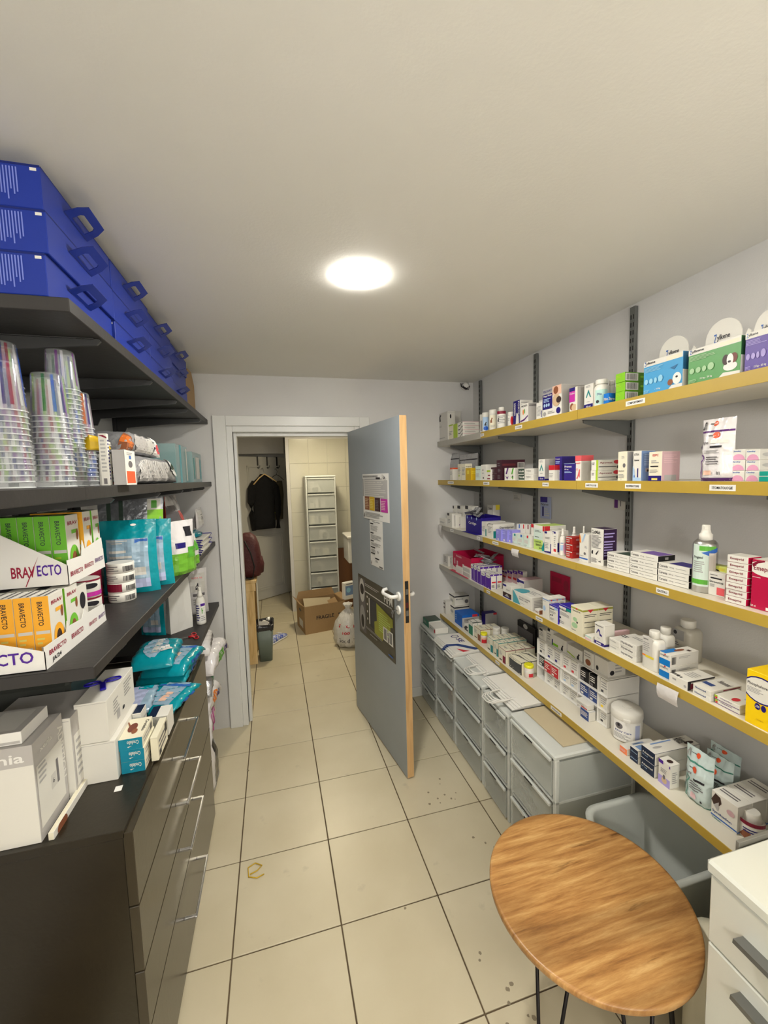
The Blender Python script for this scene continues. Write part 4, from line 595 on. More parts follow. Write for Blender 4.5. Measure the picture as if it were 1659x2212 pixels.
('carton', 'medicine_box', 'black-banded white box, top one at the far end of bottom shelf', 'box', 'two black-banded boxes at the far end', 1.28, 2.96, 0.72, -90, 0.111, 0.12, 0.076, 1, 1, 'white white white', 'F r 0 .85 1 1 dk|R r 0 .88 1 1 dk|R t .1 .6 .6 .75 gy3 Matrivet|R e .7 .2 .95 .6 gy3|F e .3 .3 .8 .6 gy4', None),
('carton', 'medicine_box', 'cobalt blue box, nearer the shelf edge of two at the far end', 'box', None, 1.227, 2.732, 0.642, -90, 0.127, 0.13, 0.09, 1, 1, 'cobalt cobalt cobalt', 'F l .1 .3 .3 .8 3 lblue|R r 0 0 1 .8 gy4|R r .6 .8 .9 1 redp|R l .1 .5 .9 .7 2 gy3', None),
('carton', 'medicine_box', 'violet-blue box against the wall behind the cobalt blue box', 'box', None, 1.39, 2.629, 0.642, -90, 0.055, 0.09, 0.095, 1, 1, 'indigo gy4 indigo', 'R r 0 .1 1 .85 gy4|R r .7 .85 1 1 redp', None),
('carton', 'medicine_box', 'small black and white box in front of the cobalt blue box', 'box', None, 1.234, 2.592, 0.642, -90, 0.065, 0.04, 0.038, 1, 1, 'white white white', 'F p 0 .3 .5 .9 1 .8 .4 .1 dk|F p 0 0 .5 .3 1 .2 1 0 dk', None),
('carton', 'medicine_box', 'white box with a green front, {dep} of two beside the cobalt box', 'box', 'green-fronted boxes on the bottom shelf', 1.23, 2.512, 0.642, -90, 0.06, 0.035, 0.092, 1, 2, 'tealg2 white white', 'F r 0 .7 1 1 white|R r 0 .94 1 1 dk|T r 0 0 1 .08 dk', None),
('carton', 'medicine_box', 'cream box with a brown-red corner, {dep} of two behind the yellow-lidded jar', 'box', 'brown-cornered cream boxes', 1.233, 2.439, 0.642, -90, 0.087, 0.075, 0.075, 1, 2, 'cream cream cream', 'F r .6 0 1 .55 brown|F l .1 .5 .5 .8 4 gy4|R r 0 .95 1 1 brown|R r 0 0 .03 1 dk|T r 0 0 1 .05 brown|T t .1 .3 .6 .6 gy Nexgard|T r .6 .7 1 .75 dk|F r .1 .08 .5 .16 dk', None),
('round', 'sample_jar', 'small clear jar with a bright yellow lid among the far boxes', 'jar', None, 1.249, 2.333, 0.642, -28.167, 0.021, 0.021, 0.066, 1, 1, 'clearw yel2', 'S r .25 .05 .8 .4 red|S r .1 .4 .9 .6 peach', 'jar'),
('round', 'pill_jar', 'small white jar standing behind the yellow-lidded jar', 'jar', None, 1.332, 2.319, 0.642, -29.877000000000002, 0.024, 0.024, 0.096, 1, 1, 'white white', '', 'jar'),
('round', 'pill_jar', 'small white jar right of its twin behind the cream boxes', 'jar', None, 1.382, 2.302, 0.642, -30.987000000000002, 0.024, 0.024, 0.093, 1, 1, 'white white', '', 'jar'),
('carton', 'medicine_box', 'cream box with a teal corner, {dep} of the first row of three', 'box', 'teal-cornered cream boxes, first row', 1.221, 2.239, 0.642, -90, 0.069, 0.063, 0.081, 1, 3, 'cream cream cream', 'F r .6 0 1 .55 teal|F l .1 .5 .5 .8 4 gy4|R r 0 .95 1 1 teal|R r 0 0 .03 1 dk|T r 0 0 1 .05 teal|T t .1 .3 .6 .6 gy Nexgard|T r .6 .7 1 .75 dk|F r .1 .08 .5 .16 dk', None),
('carton', 'medicine_box', 'cream box with a dark teal edge, {dep} of the second row of three', 'box', 'teal-cornered cream boxes, second row', 1.223, 2.158, 0.642, -90, 0.045, 0.063, 0.083, 1, 3, 'cream cream cream', 'F r .6 0 1 .55 teal|F l .1 .5 .5 .8 4 gy4|R r 0 .95 1 1 teal|R r 0 0 .03 1 dk|T r 0 0 1 .05 teal|T t .1 .3 .6 .6 gy Nexgard|T r .6 .7 1 .75 dk|F r .1 .08 .5 .16 dk', None),
('carton', 'medicine_box', 'cream box with a maroon edge, {dep} of the row of three', 'box', 'maroon-edged cream boxes', 1.214, 2.089, 0.642, -90, 0.071, 0.063, 0.076, 1, 3, 'cream cream cream', 'F r .6 0 1 .55 maroon|F l .1 .5 .5 .8 4 gy4|R r 0 .95 1 1 maroon|R r 0 0 .03 1 dk|T r 0 0 1 .05 maroon|T t .1 .3 .6 .6 gy Nexgard|T r .6 .7 1 .75 dk|F r .1 .08 .5 .16 dk', None),
('carton', 'medicine_box', 'charcoal-fronted cream box, {dep} left of the pigeonhole rack', 'box', 'charcoal-fronted boxes', 1.223, 1.993, 0.642, -90, 0.117, 0.06, 0.07, 1, 2, 'char cream cream', 'F e -.2 .75 1.1 1.1 cream|F t .1 .82 .6 .93 gy3 Nexgard|F e .1 .1 .16 .18 white|F e .3 .1 .36 .18 white|R r 0 .95 1 1 dk|R r 0 0 .04 1 dk|T p 0 .2 .1 .2 .2 .6 1 .8 1 .75 .25 .5 dk|T t .2 .6 .6 .8 gy3 Nexgard|F e .88 .04 .95 .14 white', None),
('round', 'sample_jar', 'clear jar with a bright yellow lid in front of the charcoal-fronted boxes', 'jar', None, 1.255, 1.854, 0.642, -34.084, 0.024, 0.024, 0.069, 1, 1, 'clearw yel2', 'S r .5 .1 .85 .38 redp|S r .1 .4 .9 .6 white', 'jar'),
('carton', 'leaflet_holder', 'black and grey folder standing against the wall behind the boxes', 'folder', None, 1.455, 2.273, 0.642, -90, 0.181, 0.02, 0.149, 1, 1, 'gy3 blk blk', 'F r 0 .75 1 1 blk|F e .35 .78 .6 .98 gy2|F r .9 0 1 1 blk', None),
('round', 'wipes_tub', 'large white tub with a hinged lid beside the pigeonhole rack', 'tub', None, 1.335, 1.302, 0.642, -45.181, 0.056, 0.056, 0.126, 1, 1, 'white white', 'S r .2 .05 .85 .68 white2|S e .25 .42 .42 .62 gy3|S t .25 .32 .6 .38 blue5 PAW Care|S r .68 .08 .8 .62 lav3|S l .22 .12 .6 .28 4 gy|S e .3 .5 .36 .6 dk', 'tub'),
('carton', 'medicine_box', 'long white box with an orange end by the white tub', 'box', None, 1.24, 1.239, 0.642, -90, 0.034, 0.14, 0.024, 1, 1, 'redo2 white white', 'F l .1 .3 .9 .7 2 pink|T r 0 .0 .1 1 white|T t .3 .2 .9 .7 sblue Milpro', None),
('carton', 'medicine_box', 'long box with a navy end, {ord} of the smaller pair', 'box', 'smaller pair of navy-ended boxes', 1.239, 1.191, 0.642, -90, 0.035, 0.14, 0.025, 2, 1, 'navy3 white white', 'F t .1 .4 .9 .6 lblue Advanced|T r .2 .1 .9 .3 sblue|T t .3 .5 .9 .8 gy3 Milpro', None),
('carton', 'medicine_box', 'long box with a navy end, {ord} of the larger pair', 'box', 'larger pair of navy-ended boxes', 1.236, 1.141, 0.642, -90, 0.056, 0.2, 0.044, 2, 1, 'navy3 white white', 'F t .1 .5 .9 .68 white Advanced|F t .1 .3 .5 .4 lblue 10 mg|T r .1 .15 .2 .6 sblue|T e .4 .1 .6 .3 gy4|T t .1 .65 .6 .9 dk Advocet|T e .55 .75 .8 .95 dkb', None),
('carton', 'medicine_box', 'white box with a kitten photo and purple corners on the bottom shelf', 'box', None, 1.24, 1.072, 0.642, -90, 0.044, 0.04, 0.085, 1, 1, 'white white white', 'F r 0 .85 .4 1 purple2|F r 0 0 1 .35 lviolet|F e .3 .08 .75 .35 beige|F e .4 .25 .6 .45 gy3|F r .9 .85 1 .95 purple2|F l .2 .5 .9 .7 3 gy|R l .2 .2 .8 .7 6 gy|T e .4 .2 .8 .7 dkb', None),
('pouch', 'treat_pouch', 'pale mint pouch with a green base line and dog outline, front one of three', 'pouch', None, 1.262, 1.01, 0.642, -90, 0.09, 0.05, 0.173, 1, 1, 'fmint fmint fmint', 'F r 0 .74 1 .77 seag|F r 0 0 1 .04 seag|F t .25 .9 .45 .92 dk easy|F e .42 .86 .58 .95 redo|F t .28 .63 .42 .66 dk easy|F e .4 .58 .58 .7 redo|F t .15 .53 .4 .58 gy3 Smecta|F r .5 .45 .85 .49 dk|F l .35 .25 .85 .42 4 gy3|F O .03 .08 .35 .5 seag|F O .06 .82 .22 .95 gy|F r .4 .1 .6 .2 pink|F e .72 .08 .8 .12 dk', None),
('pouch', 'treat_pouch', 'pale mint pouch, middle one of three leaning together', 'pouch', None, 1.345, 1.006, 0.642, -90, 0.086, 0.05, 0.139, 1, 1, 'fmint fmint fmint', 'F r 0 .74 1 .77 seag|F r 0 0 1 .04 seag|F t .25 .9 .45 .92 dk easy|F e .42 .86 .58 .95 redo|F t .28 .63 .42 .66 dk easy|F e .4 .58 .58 .7 redo|F t .15 .53 .4 .58 gy3 Smecta|F r .5 .45 .85 .49 dk|F l .35 .25 .85 .42 4 gy3|F O .03 .08 .35 .5 seag|F O .06 .82 .22 .95 gy|F r .4 .1 .6 .2 pink|F e .72 .08 .8 .12 dk', None),
('pouch', 'treat_pouch', 'pale mint pouch, rearmost of three against the wall', 'pouch', None, 1.42, 1.043, 0.642, -90, 0.099, 0.03, 0.131, 1, 1, 'fmint fmint fmint', 'F r 0 .74 1 .77 seag|F r 0 0 1 .04 seag|F t .25 .9 .45 .92 dk easy|F e .42 .86 .58 .95 redo|F t .28 .63 .42 .66 dk easy|F e .4 .58 .58 .7 redo|F t .15 .53 .4 .58 gy3 Smecta|F r .5 .45 .85 .49 dk|F l .35 .25 .85 .42 4 gy3|F O .03 .08 .35 .5 seag|F O .06 .82 .22 .95 gy|F r .4 .1 .6 .2 pink|F e .72 .08 .8 .12 dk', None),
('carton', 'medicine_box', 'white dog-photo box, {dep} of three near the white cabinet', 'box', 'three white dog-photo boxes', 1.266, 0.911, 0.642, -90, 0.075, 0.057, 0.087, 1, 3, 'white pale white', 'F r 0 .08 1 .13 blue3|F t .05 .2 .8 .32 blue5 Synthadon|F t .05 0 .4 .06 teal Tablets|F p 0 .65 .15 .95 .35 .9 .4 .7 .3 .55 .1 .5 dkb|F p .1 .5 .3 .7 .3 .4 .25 .35 gy4|F e .6 .5 .9 .7 pinkg|T l .1 .3 .95 .7 2 gy3|R r 0 .04 1 .09 blue3', None),
('round', 'pill_bottle', 'white bottle with a dark red band and tapered cap by the white cabinet', 'bottle', None, 1.308, 0.826, 0.642, -57.587, 0.032, 0.032, 0.075, 1, 1, 'white white', 'S r .1 .6 .9 .75 maroon|S p .2 .1 .35 .4 .5 .3 .45 0 brown|S l .3 .3 .8 .5 2 navy', 'cone'),
('carton', 'medicine_box', 'tall slim white box with a square code beside the cup stacks', 'box', None, -0.425, 1.25, 1.72, 90, 0.012, 0.02, 0.137, 1, 1, 'white white pale', 'L l .2 .25 .8 .9 9 gy4|L r .3 .03 .7 .14 gy3|F l .1 .1 .9 .9 12 navy|L p 0 .97 1 .9 1 .93 .6 .97 maroon', None),
('carton', 'medicine_box', 'tiny white box with dark print, {ord} of three behind the slim white box', 'box', 'tiny white boxes behind the slim box', -0.425, 1.275, 1.72, 90, 0.025, 0.03, 0.028, 3, 1, 'white white white', 'F l .1 .1 .9 .9 2 dk|F r .1 .1 .6 .3 redo', None),
('carton', 'pet_food_box', 'grey and white box with an orange base panel on the second left shelf', 'box', None, -0.39, 1.26, 1.72, 90, 0.085, 0.03, 0.095, 1, 1, 'gy gy4 gy', 'F r 0 0 1 1 white|F r .1 .12 .9 .4 redo|F e .3 .5 .7 .7 gy3|F r .4 .75 .6 .85 blue3|F l .2 .86 .8 .95 2 gy|F r .1 .05 .9 .12 redo', None),
('pouch', 'treat_packet', 'mustard yellow packet with a clear window resting on the grey box', 'pouch', None, -0.44, 1.275, 1.8165, 90, 0.065, 0.07, 0.04, 1, 1, 'mustard mustard mustard', 'F r .2 .3 .8 .7 pale', None),
('lay', 'pet_food_bag', 'large silver foil food bag lying flat with fine white print', 'pouch', None, -0.43, 1.47, 1.72, 90, 0.58, 0.15, 0.1, 1, 1, 'silver silver silver', 'F r .1 .1 .74 .8 gy2|F r 0.110 0.20 0.118 .78 white2|F r 0.132 0.56 0.140 .78 white2|F r 0.154 0.44 0.162 .78 white2|F r 0.176 0.32 0.184 .78 white2|F r 0.198 0.20 0.206 .78 white2|F r 0.220 0.56 0.228 .78 white2|F r 0.242 0.44 0.250 .78 white2|F r 0.264 0.32 0.272 .78 white2|F r 0.286 0.20 0.294 .78 white2|F r 0.308 0.56 0.316 .78 white2|F r 0.330 0.44 0.338 .78 white2|F r 0.352 0.32 0.360 .78 white2|F r 0.374 0.20 0.382 .78 white2|F r 0.396 0.56 0.404 .78 white2|F r 0.418 0.44 0.426 .78 white2|F r 0.440 0.32 0.448 .78 white2|F r 0.462 0.20 0.470 .78 white2|F r 0.484 0.56 0.492 .78 white2|F r 0.506 0.44 0.514 .78 white2|F r 0.528 0.32 0.536 .78 white2|F r 0.550 0.20 0.558 .78 white2|F r 0.572 0.56 0.580 .78 white2|F r 0.594 0.44 0.602 .78 white2|F r 0.616 0.32 0.624 .78 white2|F r 0.638 0.20 0.646 .78 white2|F r 0.660 0.56 0.668 .78 white2|F r 0.682 0.44 0.690 .78 white2|F r 0.704 0.32 0.712 .78 white2|F r 0 .1 .05 .6 gy3|F r .8 .5 .97 1 white2|F r .83 .62 .9 .9 dgreen|F e .86 .66 .92 .85 brown', 'lay'),
('lay', 'pet_food_bag', 'smaller silver food bag with orange ends lying on the large silver bag', 'pouch', None, -0.44, 1.46, 1.822, 90, 0.37, 0.14, 0.072, 1, 1, 'silver silver silver', 'F r 0 0 .14 1 brown|F r .04 .3 .12 1 forange|F r .2 .1 .55 .8 gy2|F r .55 .1 .75 .8 pale|F r .78 .1 1 1 white2|F r .86 .3 .97 .85 coral|F e .79 .35 .85 .65 navy', 'lay'),
('carton', 'clear_container', 'pale teal see-through container, nearer of two at the far end of the second left shelf', 'container', None, -0.46, 2.2, 1.72, 90, 0.27, 0.2, 0.19, 1, 1, 'cont cont cont', 'F r .3 0 .45 1 teal2|F r .85 .05 .95 .95 pale', None),
('carton', 'clear_container', 'pale teal see-through container, farther of two at the far end of the second left shelf', 'container', None, -0.44, 2.5, 1.72, 90, 0.28, 0.2, 0.17, 1, 1, 'cont cont cont', 'F r .1 .1 .2 .8 teal|F r .8 .1 .9 .8 teal2|F r .35 .1 .7 .85 pale', None),
('carton', 'flea_tablet_carton', 'orange-ended white carton in the lower tray, first from the aisle', 'box', 'orange cartons in the lower display tray', -0.513, 1.085, 1.324, 90, 0.065, 0.033, 0.15, 1, 1, 'white bvo white', 'F t .15 .84 .9 .9 rub BRAV|F r .4 .7 .9 .76 bvo|F e .74 .58 .92 .76 brown|F e .15 .1 .85 .52 bvo|F e .3 .1 .7 .42 dkb|L r 0 .0 1 1 bvo|L T .3 .55 .62 .92 dk BRAVECTO|L r .12 .42 .95 .47 pale|L l .15 .25 .6 .38 2 lyel|L r .35 .04 .9 .22 pale|L b .45 .06 .85 .2 dk|T r .05 .2 .95 .32 dk|T r .05 .6 .95 .72 dk', None),
('carton', 'flea_tablet_carton', 'orange-ended white carton in the lower tray, second from the aisle', 'box', 'orange cartons in the lower display tray', -0.5475, 1.085, 1.324, 90, 0.065, 0.033, 0.15, 1, 1, 'white bvo white', 'F t .15 .84 .9 .9 rub BRAV|F r .4 .7 .9 .76 bvo|F e .74 .58 .92 .76 brown|F e .15 .1 .85 .52 bvo|F e .3 .1 .7 .42 dkb|L r 0 .0 1 1 bvo|L T .3 .55 .62 .92 dk BRAVECTO|L r .12 .42 .95 .47 pale|L l .15 .25 .6 .38 2 lyel|L r .35 .04 .9 .22 pale|L b .45 .06 .85 .2 dk|T r .05 .2 .95 .32 dk|T r .05 .6 .95 .72 dk', None),
('carton', 'flea_tablet_carton', 'orange-ended white carton in the lower tray, third from the aisle', 'box', 'orange cartons in the lower display tray', -0.5820000000000001, 1.085, 1.324, 90, 0.065, 0.033, 0.15, 1, 1, 'white bvo white', 'F t .15 .84 .9 .9 rub BRAV|F r .4 .7 .9 .76 bvo|F e .74 .58 .92 .76 brown|F e .15 .1 .85 .52 bvo|F e .3 .1 .7 .42 dkb|L r 0 .0 1 1 bvo|L T .3 .55 .62 .92 dk BRAVECTO|L r .12 .42 .95 .47 pale|L l .15 .25 .6 .38 2 lyel|L r .35 .04 .9 .22 pale|L b .45 .06 .85 .2 dk|T r .05 .2 .95 .32 dk|T r .05 .6 .95 .72 dk', None),
('carton', 'flea_tablet_carton', 'orange-ended white carton in the lower tray, fourth from the aisle', 'box', 'orange cartons in the lower display tray', -0.6165, 1.085, 1.324, 90, 0.065, 0.033, 0.15, 1, 1, 'white bvo white', 'F t .15 .84 .9 .9 rub BRAV|F r .4 .7 .9 .76 bvo|F e .74 .58 .92 .76 brown|F e .15 .1 .85 .52 bvo|F e .3 .1 .7 .42 dkb|L r 0 .0 1 1 bvo|L T .3 .55 .62 .92 dk BRAVECTO|L r .12 .42 .95 .47 pale|L l .15 .25 .6 .38 2 lyel|L r .35 .04 .9 .22 pale|L b .45 .06 .85 .2 dk|T r .05 .2 .95 .32 dk|T r .05 .6 .95 .72 dk', None),
('carton', 'flea_tablet_carton', 'orange-ended white carton in the lower tray, fifth from the aisle', 'box', 'orange cartons in the lower display tray', -0.651, 1.085, 1.324, 90, 0.065, 0.033, 0.15, 1, 1, 'white bvo white', 'F t .15 .84 .9 .9 rub BRAV|F r .4 .7 .9 .76 bvo|F e .74 .58 .92 .76 brown|F e .15 .1 .85 .52 bvo|F e .3 .1 .7 .42 dkb|L r 0 .0 1 1 bvo|L T .3 .55 .62 .92 dk BRAVECTO|L r .12 .42 .95 .47 pale|L l .15 .25 .6 .38 2 lyel|L r .35 .04 .9 .22 pale|L b .45 .06 .85 .2 dk|T r .05 .2 .95 .32 dk|T r .05 .6 .95 .72 dk', None),
('carton', 'flea_tablet_carton', 'orange-ended white carton in the lower tray, sixth from the aisle', 'box', 'orange cartons in the lower display tray', -0.6855, 1.085, 1.324, 90, 0.065, 0.033, 0.15, 1, 1, 'white bvo white', 'F t .15 .84 .9 .9 rub BRAV|F r .4 .7 .9 .76 bvo|F e .74 .58 .92 .76 brown|F e .15 .1 .85 .52 bvo|F e .3 .1 .7 .42 dkb|L r 0 .0 1 1 bvo|L T .3 .55 .62 .92 dk BRAVECTO|L r .12 .42 .95 .47 pale|L l .15 .25 .6 .38 2 lyel|L r .35 .04 .9 .22 pale|L b .45 .06 .85 .2 dk|T r .05 .2 .95 .32 dk|T r .05 .6 .95 .72 dk', None),
('carton', 'flea_tablet_carton', 'white carton with a green oval behind the orange-ended cartons', 'box', None, -0.513, 1.16, 1.324, 90, 0.065, 0.2, 0.148, 1, 1, 'white bvg white', 'F t .15 .84 .9 .9 rub BRAV|F r .4 .7 .9 .76 bvg|F e .74 .58 .92 .76 brown|F e .15 .1 .85 .52 bvg|F e .3 .1 .7 .42 brown|L r 0 .0 1 1 bvg|L T .3 .55 .62 .92 dk BRAVECTO|L r .12 .42 .95 .47 pale|L l .15 .25 .6 .38 2 lime|L r .35 .04 .9 .22 pale|L b .45 .06 .85 .2 dk|T r .05 .2 .95 .32 dk|T r .05 .6 .95 .72 dk', None),
('carton', 'flea_tablet_carton', 'white carton with a magenta stripe hidden behind the green-oval carton', 'box', None, -0.522, 1.235, 1.324, 90, 0.065, 0.18, 0.13, 1, 1, 'white white white', 'F r 0 .1 1 .3 magenta|F e .3 .5 .8 .85 dk', None),
('carton', 'flea_tablet_carton', 'green-ended white carton in the upper tray, first from the aisle', 'box', 'green cartons in the upper display tray', -0.522, 1.215, 1.482, 90, 0.07, 0.033, 0.165, 1, 1, 'white bvg bvg', 'F t .15 .84 .9 .9 rub BRAV|F r .4 .7 .9 .76 bvg|F e .74 .58 .92 .76 brown|F e .15 .1 .85 .52 bvg|F e .3 .1 .7 .42 brown|L r 0 .0 1 1 bvg|L T .3 .55 .62 .92 dgreen BRAVECTO|L r .12 .42 .95 .47 pale|L l .15 .25 .6 .38 2 lime|L r .35 .04 .9 .22 pale|L b .45 .06 .85 .2 dk|T r .05 .2 .95 .32 dk|T r .05 .6 .95 .72 dk', None),
('carton', 'flea_tablet_carton', 'green-ended white carton in the upper tray, second from the aisle', 'box', 'green cartons in the upper display tray', -0.5565, 1.215, 1.482, 90, 0.07, 0.033, 0.165, 1, 1, 'white bvg bvg', 'F t .15 .84 .9 .9 rub BRAV|F r .4 .7 .9 .76 bvg|F e .74 .58 .92 .76 brown|F e .15 .1 .85 .52 bvg|F e .3 .1 .7 .42 brown|L r 0 .0 1 1 bvg|L T .3 .55 .62 .92 dgreen BRAVECTO|L r .12 .42 .95 .47 pale|L l .15 .25 .6 .38 2 lime|L r .35 .04 .9 .22 pale|L b .45 .06 .85 .2 dk|T r .05 .2 .95 .32 dk|T r .05 .6 .95 .72 dk', None),
('carton', 'flea_tablet_carton', 'green-ended white carton in the upper tray, third from the aisle', 'box', 'green cartons in the upper display tray', -0.591, 1.215, 1.482, 90, 0.07, 0.033, 0.165, 1, 1, 'white bvg bvg', 'F t .15 .84 .9 .9 rub BRAV|F r .4 .7 .9 .76 bvg|F e .74 .58 .92 .76 brown|F e .15 .1 .85 .52 bvg|F e .3 .1 .7 .42 brown|L r 0 .0 1 1 bvg|L T .3 .55 .62 .92 dgreen BRAVECTO|L r .12 .42 .95 .47 pale|L l .15 .25 .6 .38 2 lime|L r .35 .04 .9 .22 pale|L b .45 .06 .85 .2 dk|T r .05 .2 .95 .32 dk|T r .05 .6 .95 .72 dk', None),
('carton', 'flea_tablet_carton', 'green-ended white carton in the upper tray, fourth from the aisle', 'box', 'green cartons in the upper display tray', -0.6255000000000001, 1.215, 1.482, 90, 0.07, 0.033, 0.165, 1, 1, 'white bvg bvg', 'F t .15 .84 .9 .9 rub BRAV|F r .4 .7 .9 .76 bvg|F e .74 .58 .92 .76 brown|F e .15 .1 .85 .52 bvg|F e .3 .1 .7 .42 brown|L r 0 .0 1 1 bvg|L T .3 .55 .62 .92 dgreen BRAVECTO|L r .12 .42 .95 .47 pale|L l .15 .25 .6 .38 2 lime|L r .35 .04 .9 .22 pale|L b .45 .06 .85 .2 dk|T r .05 .2 .95 .32 dk|T r .05 .6 .95 .72 dk', None),
('carton', 'flea_tablet_carton', 'green-ended white carton in the upper tray, fifth from the aisle', 'box', 'green cartons in the upper display tray', -0.66, 1.215, 1.482, 90, 0.07, 0.033, 0.165, 1, 1, 'white bvg bvg', 'F t .15 .84 .9 .9 rub BRAV|F r .4 .7 .9 .76 bvg|F e .74 .58 .92 .76 brown|F e .15 .1 .85 .52 bvg|F e .3 .1 .7 .42 brown|L r 0 .0 1 1 bvg|L T .3 .55 .62 .92 dgreen BRAVECTO|L r .12 .42 .95 .47 pale|L l .15 .25 .6 .38 2 lime|L r .35 .04 .9 .22 pale|L b .45 .06 .85 .2 dk|T r .05 .2 .95 .32 dk|T r .05 .6 .95 .72 dk', None),
('carton', 'flea_tablet_carton', 'orange-ended white carton behind the green cartons in the upper tray', 'box', None, -0.515, 1.296, 1.482, 90, 0.049, 0.12, 0.168, 1, 1, 'white bvo white', 'F t .15 .84 .9 .9 rub BRAV|F r .4 .7 .9 .76 bvo|F e .74 .58 .92 .76 brown|F e .15 .1 .85 .52 bvo|F e .3 .1 .7 .42 dkb|L r 0 .0 1 1 bvo|L T .3 .55 .62 .92 dk BRAVECTO|L r .12 .42 .95 .47 pale|L l .15 .25 .6 .38 2 lyel|L r .35 .04 .9 .22 pale|L b .45 .06 .85 .2 dk|T r .05 .2 .95 .32 dk|T r .05 .6 .95 .72 dk', None),
('carton', 'flea_tablet_carton', 'white carton with a green oval behind the orange carton in the upper tray', 'box', None, -0.513, 1.35, 1.482, 90, 0.045, 0.12, 0.168, 1, 1, 'white bvg white', 'F t .15 .84 .9 .9 rub BRAV|F r .4 .7 .9 .76 bvg|F e .74 .58 .92 .76 brown|F e .15 .1 .85 .52 bvg|F e .3 .1 .7 .42 dk|L r 0 .0 1 1 bvg|L T .3 .55 .62 .92 dk BRAVECTO|L r .12 .42 .95 .47 pale|L l .15 .25 .6 .38 2 lime|L r .35 .04 .9 .22 pale|L b .45 .06 .85 .2 dk|T r .05 .2 .95 .32 dk|T r .05 .6 .95 .72 dk', None),
('round', 'food_can', 'small white food can, lowest in the pile beside the teal pouch', 'can', 'pile of four cans by the teal pouch', -0.535, 1.6, 1.32, 18.5, 0.042, 0.042, 0.033, 1, 1, 'white alu', 'S l .05 .2 .45 .8 3 gy3|S b .55 .15 .85 .7 dk', 'can'),
('round', 'food_can', 'small white food can, second up in the pile beside the teal pouch', 'can', 'pile of four cans by the teal pouch', -0.535, 1.6, 1.3535000000000001, 18.5, 0.042, 0.042, 0.033, 1, 1, 'white alu', 'S r 0 .1 .5 .9 maroon|S b .6 .15 .9 .7 dk', 'can'),
('round', 'food_can', 'small white food can, third up in the pile beside the teal pouch', 'can', 'pile of four cans by the teal pouch', -0.535, 1.6, 1.387, 18.5, 0.042, 0.042, 0.033, 1, 1, 'white alu', 'S l .05 .2 .45 .8 3 gy3|S b .55 .15 .85 .7 dk', 'can'),
('round', 'food_can', 'small white food can, topmost in the pile beside the teal pouch', 'can', 'pile of four cans by the teal pouch', -0.535, 1.6, 1.4205, 18.5, 0.042, 0.042, 0.033, 1, 1, 'white alu', 'S l .05 .2 .45 .8 3 gy3|S b .55 .15 .85 .7 dk', 'can'),
('round', 'food_can', 'dark red food can, lowest in the rear pile', 'can', 'rear pile of dark red cans', -0.625, 1.565, 1.32, 21.8, 0.042, 0.042, 0.033, 1, 1, 'maroon alu', 'S l .2 .2 .6 .8 3 pale', 'can'),
('round', 'food_can', 'dark red food can, second up in the rear pile', 'can', 'rear pile of dark red cans', -0.625, 1.565, 1.3535000000000001, 21.8, 0.042, 0.042, 0.033, 1, 1, 'maroon alu', 'S l .2 .2 .6 .8 3 pale', 'can'),
('round', 'food_can', 'dark red food can, third up in the rear pile', 'can', 'rear pile of dark red cans', -0.625, 1.565, 1.387, 21.8, 0.042, 0.042, 0.033, 1, 1, 'maroon alu', 'S l .2 .2 .6 .8 3 pale', 'can'),
('round', 'food_can', 'dark red food can, topmost in the rear pile', 'can', 'rear pile of dark red cans', -0.625, 1.565, 1.4205, 21.8, 0.042, 0.042, 0.033, 1, 1, 'maroon alu', 'S l .2 .2 .6 .8 3 pale', 'can'),
('round', 'food_can', 'white can with a pink band, lower of two behind the display trays', 'can', 'two pink-banded cans', -0.595, 1.47, 1.32, 22.0, 0.042, 0.042, 0.055, 1, 1, 'white alu', 'S r 0 .05 1 .3 magenta|S e .4 .5 .8 .8 dk|S r 0 .9 1 1 maroon', 'can'),
('round', 'food_can', 'white can with a pink band, upper of two behind the display trays', 'can', 'two pink-banded cans', -0.595, 1.47, 1.3760000000000001, 22.0, 0.042, 0.042, 0.055, 1, 1, 'white alu', 'S r 0 .05 1 .3 magenta|S e .4 .5 .8 .8 dk|S r 0 .9 1 1 maroon', 'can'),
('pouch', 'treat_pouch', 'large teal stand-up pouch with a wide clear window, nearer of two', 'pouch', None, -0.622, 1.662, 1.32, 4, 0.185, 0.06, 0.27, 1, 1, 'fteal fteald fteal', 'F r .1 .08 .86 .72 fclear|F r .1 .66 .86 .75 fclear|F r .62 .69 .85 .74 blue3|F l .12 .68 .5 .74 2 pale|F r .5 .25 .8 .36 pale|F r .12 .08 .86 .2 lav3|F l .15 .4 .6 .62 3 pale|F e .55 .92 .65 .95 white2', None),
('pouch', 'treat_pouch', 'large teal stand-up pouch partly hidden behind its nearer twin', 'pouch', None, -0.6, 1.745, 1.32, 5, 0.195, 0.06, 0.262, 1, 1, 'fteal fteald fteal', 'F r .1 .08 .86 .72 fclear|F r .1 .66 .86 .75 fclear|F r .62 .69 .85 .74 blue3|F l .12 .68 .5 .74 2 pale|F r .5 .25 .8 .36 pale|F r .12 .08 .86 .2 lav3|F l .15 .4 .6 .62 3 pale|F e .55 .92 .65 .95 white2', None),
('pouch', 'pet_food_bag', 'grey food bag with a green end standing behind the teal pouches', 'pouch', None, -0.74, 1.83, 1.32, 8, 0.29, 0.07, 0.345, 1, 1, 'fgrey fgrey fgrey', 'F r .3 0 .35 1 dgreen|F r .45 0 .5 1 dgreen|F r .0 .4 .2 1 pale|F r .8 .7 1 .85 lime2|F r .8 .85 .97 .98 white|F r .85 .87 .92 .96 green', None),
